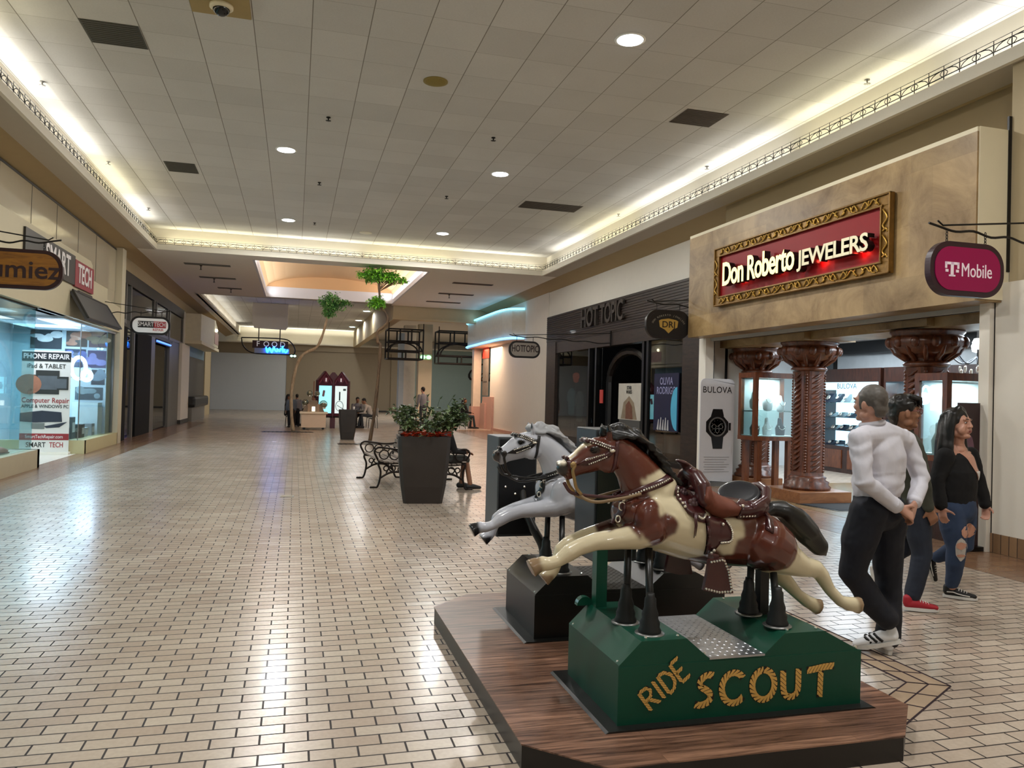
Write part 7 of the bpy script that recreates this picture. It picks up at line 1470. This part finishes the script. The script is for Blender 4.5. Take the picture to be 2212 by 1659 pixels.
m = MB(); torso(m, J, [(-.44, .165, .14), (-.2, .168, .137), (0, .165, .13), (.3, .165, .13), (.6, .165, .12), (.86, .12, .09), (.97, .074, .07)], sd); m.limb([J['shN'], V(J['shN']).lerp(V(J['shF']), .5)+V(0, 0, .03), J['shF']], [.066, .08, .066], 12)
for a_, b_, c_ in (('shN', 'elN', 'wrN'), ('shF', 'elF', 'wrF')): m.limb([J[a_], J[b_], V(J[b_]).lerp(V(J[c_]), .92)], [.072, .060, .044], 12)
fuse(m, 'hoodie', .010, mat('olive_hoodie', '#3f4036', .9, var=.12, scale=14), boy, 3, .5, folds(.008, (6, 6, 12), 5))
JEAN = mat('dark_jeans', '#1d2433', .8, var=.2, scale=14); m = MB(); m.limb([V(J['waist']), (4.665, 5.055, .78)], [(.135, .11), (.15, .12)], 18, sd); m.limb([J['hipN'], J['kn1'], V(J['an1'])+V(0, 0, .02)], [.105, .078, .062], 14); m.limb([J['hipF'], J['kn2'], V(J['an2'])+V(.03, -.02, .02)], [.105, .075, .060], 14); fuse(m, 'jeans', .010, JEAN, boy, 3, .5, folds(.007, (8, 8, 10), 8))
REDS = mat('shoe_red', '#a3182a', .6, var=.08); LACE = mat('lace_white', '#dcd6d2', .6)
shoe(boy, 'shoe', (4.545, 4.995, .010), (4.790, 4.905, .004), (0, 0, 1), REDS, SOLW, None, LACE, .95); shoe(boy, 'shoe', (4.535, 5.345, .262), (4.590, 5.330, .045), (.9, -.2, .25), REDS, SOLW, None, LACE, .95)
# ---- woman in the black cardigan and ripped jeans
J = dict(head=(5.250, 5.215, 1.428), neck=(5.275, 5.25, 1.275), shR=(5.120, 5.20, 1.180), shL=(5.465, 5.30, 1.178), elR=(5.055, 5.22, .955), wrR=(5.050, 5.16, .765), elL=(5.560, 5.30, .955), wrL=(5.575, 5.235, .760), chest=(5.292, 5.255, 1.045), waist=(5.295, 5.262, .845), hipR=(5.215, 5.23, .735), hipL=(5.385, 5.285, .735), knR=(5.225, 5.18, .42), anR=(5.245, 5.235, .10), knL=(5.400, 5.27, .43), anL=(5.335, 5.52, .275))
wom = thing('person', 'person with long black hair, black cardigan and ripped blue jeans walking right', 'person', (5.29, 5.25, 0)); sd = (.96, .28, 0)
HF = frame3(J['head'], (.30, -.95, .06)); MH = HF @ Matrix.Scale(1.08, 4); m = MB(); head_skin(m, HF, 1.08)
for sx in (-1, 1): m.ball((sx*.046, .050, -.040), (.028, .03, .036), 10, MH)
m.ball((0, .04, -.085), (.044, .04, .025), 10, MH)
m.limb([J['head'], J['neck'], V(J['chest'])+V(0, 0, .06)], [(.056, .054), (.062, .058), (.12, .09)], 14); torso(m, J, [(0, .13, .09), (.5, .15, .115), (.72, .155, .10), (.85, .11, .075)], sd)
for a_, b_, c_ in (('shR', 'elR', 'wrR'), ('shL', 'elL', 'wrL')): m.limb([J[a_], J[b_], J[c_]], [.045, .038, .026], 12)
m.limb([J['shR'], J['shL']], [.05, .05], 12); hand(m, J['wrL'], (-.10, -.15, -.95), (-.85, -.3, 0), .75, 1, .95); hand(m, J['wrR'], (.0, -.2, -.95), (.85, .2, 0), .6, -1, .95)
m.limb([V(J['hipL'])+V(0, 0, -.02), J['knL']], [.085, .060], 12); m.limb([V(J['hipR'])+V(0, 0, -.02), J['knR'], J['anR']], [.085, .062, .035], 12); m.limb([(5.295, 5.26, .84), (5.3, 5.26, .72)], [(.12, .10), (.12, .10)], 14, sd)
body = fuse(m, 'body', .0065, SKIN3, wom, 3); face_parts(wom, HF, body, 1.08)
m = MB(); m.ball((0, -.020, .040), (.085, .098, .094), 18, MH)
for k in range(11):
    a = math.radians(200+k*14) if False else math.radians(100+k*16); x, y = .082*math.cos(a-PI/2+PI/2), .0
for sx in (-1, 1):
    m.limb([(sx*.015, .025, .128), (sx*.066, .005, .090), (sx*.086, -.020, -.02), (sx*.094, -.030, -.12), (sx*.112, -.03, -.22), (sx*.125, -.02, -.32)], [(.018, .02), (.016, .034), (.016, .042), (.020, .046), (.026, .046), (.016, .028)], 10, (1, 0, 0), MH)
    m.limb([(sx*.05, -.06, .06), (sx*.085, -.06, -.08), (sx*.105, -.07, -.22), (sx*.11, -.07, -.34)], [.04, .042, .045, .02], 10, None, MH)
m.limb([(0, -.09, .03), (0, -.11, -.12), (0, -.12, -.26), (0, -.12, -.36)], [(.08, .035), (.10, .04), (.11, .04), (.08, .02)], 14, (1, 0, 0), MH)
fuse(m, 'hair', .007, mat('hair_long', '#0b090a', .32, var=.3, scale=30), body, 2, .5, lambda co, n: .0035*math.sin(95*(co.x*.7+co.y*.7)+4*noise.noise(co*6)))
CARD = mat('black_cardigan', '#0b0a0c', .9, var=.2, scale=20); m = MB()
torso(m, J, [(-.12, .172, .140), (.1, .180, .145), (.3, .185, .150), (.5, .192, .152), (.68, .175, .115)], sd); m.limb([J['shR'], V(J['shR']).lerp(V(J['shL']), .5)+V(-.03, .05, .015), J['shL']], [.066, .058, .066], 12)
for a_, b_, c_ in (('shR', 'elR', 'wrR'), ('shL', 'elL', 'wrL')): m.limb([J[a_], V(J[a_]).lerp(V(J[b_]), .5), J[b_], V(J[b_]).lerp(V(J[c_]), .95)], [.074, .068, .060, .048], 12)
card = fuse(m, 'cardigan', .009, CARD, wom, 3, .5, folds(.007, (7, 7, 12), 11))
# open V neck: skin and a white lace edge shown in front of the knit
fw = Vector((.36, -.93, 0)).normalized(); rt = Vector((.93, .36, 0)); ck = V(J['chest'])
bm = bmesh.new(); bm.from_mesh(card.data); CT_ = BVHTree.FromBMesh(bm); bm.free()
def front(u, z):
    o = ck+rt*u*1.0; o.z = z; r = CT_.ray_cast(o+fw*.8, -fw, 1.2)[0]
    if r is None: r = o+fw*.10
    return r
def patch(poly, off, mt, nm, par):
    vs = []; fs = []; nU, nV = 10, 14; grid = []
    for j in range(nV+1):
        t_ = j/nV; z = poly['z0']+(poly['z1']-poly['z0'])*t_; hw = poly['w0']+(poly['w1']-poly['w0'])*t_; grid.append([front(poly['c0']+(poly['c1']-poly['c0'])*t_+hw*(2*i/nU-1), z)+fw*off for i in range(nU+1)])
    b = MB()
    for j in range(nV):
        for i in range(nU): b.quad(grid[j][i], grid[j][i+1], grid[j+1][i+1], grid[j+1][i])
    back = [[p-fw*.012 for p in r] for r in grid]
    for r in (0, nV):
        for i in range(nU): b.quad(grid[r][i], grid[r][i+1], back[r][i+1], back[r][i])
    return b.build(nm, mt, par, True)
patch(dict(z0=.985, z1=1.240, w0=.006, w1=.092, c0=.030, c1=-.012), .006, SKIN3, 'neckline_skin', body)
patch(dict(z0=.982, z1=1.055, w0=.004, w1=.036, c0=.036, c1=.028), .010, mat('lace_top', '#d9d6d2', .7, var=.1, scale=60), 'lace_top', card)
m = MB(); m.limb([V(J['neck'])+V(0, 0, .0), V(J['neck'])+fw*.035+V(0, 0, -.06)], [(.050, .048), (.075, .045)], 14, tuple(rt)); m.build('collar_skin', SKIN3, body, True)
BJ = mat('blue_jeans', '#2b3b57', .85, var=.25, scale=9); m = MB(); m.limb([(5.295, 5.262, .85), (5.297, 5.26, .78), (5.30, 5.26, .71)], [(.150, .125), (.165, .14), (.165, .14)], 20, sd)
m.limb([V(J['hipR'])+V(0, 0, -.01), V(J['hipR']).lerp(V(J['knR']), .5), J['knR'], V(J['knR']).lerp(V(J['anR']), .4), V(J['anR'])+V(0, 0, .02)], [.112, .100, .076, .072, .052], 16)
m.limb([V(J['hipL'])+V(0, 0, -.01), V(J['hipL']).lerp(V(J['knL']), .5), J['knL'], V(J['knL']).lerp(V(J['anL']), .5), V(J['anL'])+V(0, -.03, .01)], [.112, .098, .072, .066, .050], 16)
jo = fuse(m, 'jeans', .009, BJ, wom, 3, .5, folds(.006, (8, 8, 10), 17))
bm = bmesh.new(); bm.from_mesh(jo.data); JT = BVHTree.FromBMesh(bm); bm.free(); view = Vector((-.72, -.70, 0))
def rip(c, w_, h_, mt, nm, off):
    b = MB(); c = V(c); a = Vector((.70, -.72, 0)); g = []
    for j in range(9):
        t_ = -1+2*j/8; k = (1-abs(t_)**2.5)*.9+.1; g.append([])
        for i in range(9):
            p = c+a*(w_*k*(-1+2*i/8)+.006*noise.noise(Vector((j*.9, i*.7, c.x*9))))+V(0, 0, h_*t_); r = JT.ray_cast(p+view*.5, -view, 1)[0] or p; g[-1].append(r+view*off)
    for j in range(8):
        for i in range(8): b.quad(g[j][i], g[j][i+1], g[j+1][i+1], g[j+1][i])
    for j in range(8): b.quad(g[j][0], g[j+1][0], g[j+1][0]-view*.01, g[j][0]-view*.01); b.quad(g[j][8], g[j+1][8], g[j+1][8]-view*.01, g[j][8]-view*.01)
    return b.build(nm, mt, jo, True)
THR = mat('ripped_thread', '#b9b4ae', .9, var=.3, scale=60)
rip((5.255, 5.16, .425), .042, .095, THR, 'ripped_threads', .004); rip((5.255, 5.16, .455), .036, .030, SKIN3, 'knee_skin', .008); rip((5.255, 5.16, .375), .03, .012, SKIN3, 'knee_skin', .008); rip((5.43, 5.26, .565), .05, .06, SKIN3, 'thigh_skin', .006)
BSH = mat('shoe_black', '#121113', .6, var=.1)
s1 = shoe(wom, 'shoe', (5.205, 5.285, .006), (5.395, 5.13, .004), (0, 0, 1), BSH, SOLW, None, LACE, .92); wave(wom, (5.205, 5.285, .006), (5.395, 5.13, .004), (0, 0, 1), SOLW, s1)
s2 = shoe(wom, 'shoe', (5.285, 5.60, .285), (5.350, 5.545, .055), (.6, -.75, .25), BSH, SOLW, None, LACE, .92); wave(wom, (5.285, 5.60, .285), (5.350, 5.545, .055), (.6, -.75, .25), SOLW, s2)
# ---- people farther back
def far_person(x, y, rz, label, top, pants, hair, skin=SKIN2, sit=False, long=False, bare=False, lean=0, h=1.0, vox=.014, seat=.46):
    t = thing('person', label, 'person', (x, y, 0)); M = Matrix.Translation((x, y, 0)) @ Matrix.Rotation(rz, 4, 'Z') @ Matrix.Scale(h, 4); T = lambda a, b_, c: M @ Vector((a, b_, c))     # faces local -y
    hz = seat+.06 if sit else .88; hp = (0, 0, hz); ch = (0, -.02-lean*.5, hz+.34); nk = (0, -.03-lean, hz+.55-.25*lean); hd = (0, -.06-lean*1.15, hz+.70-.35*lean)
    HM = M @ Matrix.Translation(hd) @ Matrix.Rotation(PI, 4, 'Z') @ Matrix.Rotation(-lean*1.3, 4, 'X')
    m = MB(); head_skin(m, HM, 1.0); m.limb([M @ Vector(hd), M @ Vector(nk), M @ Vector(ch), M @ Vector(hp)], [.052, .055, .09, .09], 10)
    arms = []
    for s in (-1, 1):
        sh_ = (s*.19, nk[1]+.01, nk[2]-.08); el = (s*.23, sh_[1]-(.10 if sit else .0), sh_[2]-.27); wr = (s*.14, el[1]-.22, el[2]-.02) if sit else (s*.24, el[1]-.06, el[2]-.24)
        m.limb([T(*sh_), T(*el), T(*wr)], [.045, .036, .027], 8); arms.append((sh_, el, wr)); d = (M.to_3x3() @ (Vector(wr)-Vector(el))).normalized(); hand(m, T(*wr), d, M.to_3x3() @ Vector((0, 0, -1) if sit else (-s, 0, 0)), .6, s, h)
    legs = []
    for s in (-1, 1):
        if sit: P = [(s*.09, 0, hz), (s*.11, -.44, seat+.08), (s*.11, -.46+.06*s, .10)]
        else: P = [(s*.09, 0, hz), (s*.10, -.02, .48), (s*.10, .02, .10)]
        legs.append(P); m.limb([T(*p) for p in P], [.06, .048, .036] if not bare else [.075, .058, .042], 10)
    body = fuse(m, 'body', vox, skin, t, 2)
    m = MB(); m.ball((0, -.02, .045), (.084, .098, .090), 12, HM)
    if long: m.limb([(0, -.08, .02), (0, -.10, -.12), (0, -.10, -.28)], [(.085, .05), (.10, .05), (.07, .03)], 10, (1, 0, 0), HM)
    else: m.limb([(0, -.075, .02), (0, -.075, -.05)], [(.07, .03), (.05, .02)], 10, (1, 0, 0), HM)
    fuse(m, 'hair', vox, hair, body, 1)
    m = MB(); m.limb([T(0, hp[1], hz-.02), T(0, ch[1]*.6, hz+.15), T(*ch), T(0, nk[1]+.01, nk[2]-.08), T(0, nk[1], nk[2]-.02)], [(.16, .12), (.16, .12), (.18, .13), (.17, .10), (.07, .06)], 14, tuple(M.to_3x3() @ Vector((1, 0, 0))))
    for sh_, el, wr in arms: m.limb([T(*sh_), T(*el), T(*(Vector(el).lerp(Vector(wr), .8)))], [.066, .055, .042], 10)
    fuse(m, 'top', vox, top, t, 2)
    m = MB(); m.limb([T(0, 0, hz+.06), T(0, 0, hz-.03)], [(.15, .12), (.155, .13)], 12, tuple(M.to_3x3() @ Vector((1, 0, 0))))
    for P in legs: m.limb([T(*P[0]), T(*P[1])]+([] if bare else [T(*(Vector(P[1]).lerp(Vector(P[2]), .95)))]), [.088, .070]+([] if bare else [.055]), 10)
    fuse(m, 'shorts' if bare else 'trousers', vox, pants, t, 2)
    for P in legs:
        a = Vector(P[2]); MB().limb([T(a.x, a.y+.05, .05), T(a.x, a.y-.06, .05), T(a.x, a.y-.18, .035)], [(.038, .045), (.042, .045), (.038, .026)], 10, tuple(M.to_3x3() @ Vector((1, 0, 0)))).build('shoe', SOLE, t, True)
    return t
TG = mat('top_grey', '#76757c', .9, var=.1); TBK = mat('top_black', '#0e0d0f', .9); TW = mat('top_white', '#b9b3ab', .9, var=.1); TN = mat('top_slate', '#55606e', .9, var=.1); PB = mat('pants_black', '#15161b', .9); PG = mat('pants_grey', '#34383d', .9); HK = mat('hair_far', '#0f0b0a', .6)
far_person(-.12, 33.2, math.radians(200), 'standing person in grey shirt partly behind the left thin tree trunk', TN, PB, HK, SKIN2, h=.80)
far_person(.10, 33.9, math.radians(190), 'person in black standing just right of the left thin tree trunk', TG, PB, HK, SKIN2, h=.80)
far_person(-.30, 35.1, math.radians(80), 'seated person with long black hair and black top left of the pink cart', TBK, PB, HK, SKIN2, sit=True, long=True)
far_person(.98, 35.0, math.radians(-80), 'seated person in a white top behind the pink cart', TW, PG, HK, SKIN1, sit=True, lean=.1)
far_person(1.90, 34.15, math.radians(80), 'seated person in black between the kiosk and the round table', TBK, PB, HK, SKIN2, sit=True, long=True)
far_person(2.58, 34.55, math.radians(10), 'seated person in grey behind the round cafe table', TG, PB, HK, SKIN2, sit=True, lean=.15)
far_person(3.16, 33.55, math.radians(-82), 'seated person in a pale shirt leaning over the cafe table', TW, PG, HK, SKIN2, sit=True, lean=.25)
far_person(5.42, 34.0, math.radians(205), 'standing person in a grey top carrying a bag behind the leafy planter', TG, PG, HK, SKIN1, h=1.06)
far_person(7.25, 34.2, math.radians(100), 'seated person all in black beside the pink column', TBK, mat('pants_teal', '#27363a', .9), HK, SKIN2, sit=True, long=True, h=1.02)
far_person(8.25, 36.9, math.radians(60), 'dark haired person at the pink food counter', TBK, PB, HK, SKIN2, h=.78)
far_person(2.34, 12.72, math.radians(88), 'person in dark shorts seated on the bench behind the planter, one knee showing', TBK, mat('shorts_dark', '#3a3a36', .9), HK, SKIN2, sit=True, bare=True, vox=.010, seat=.44, h=.93, lean=.1)
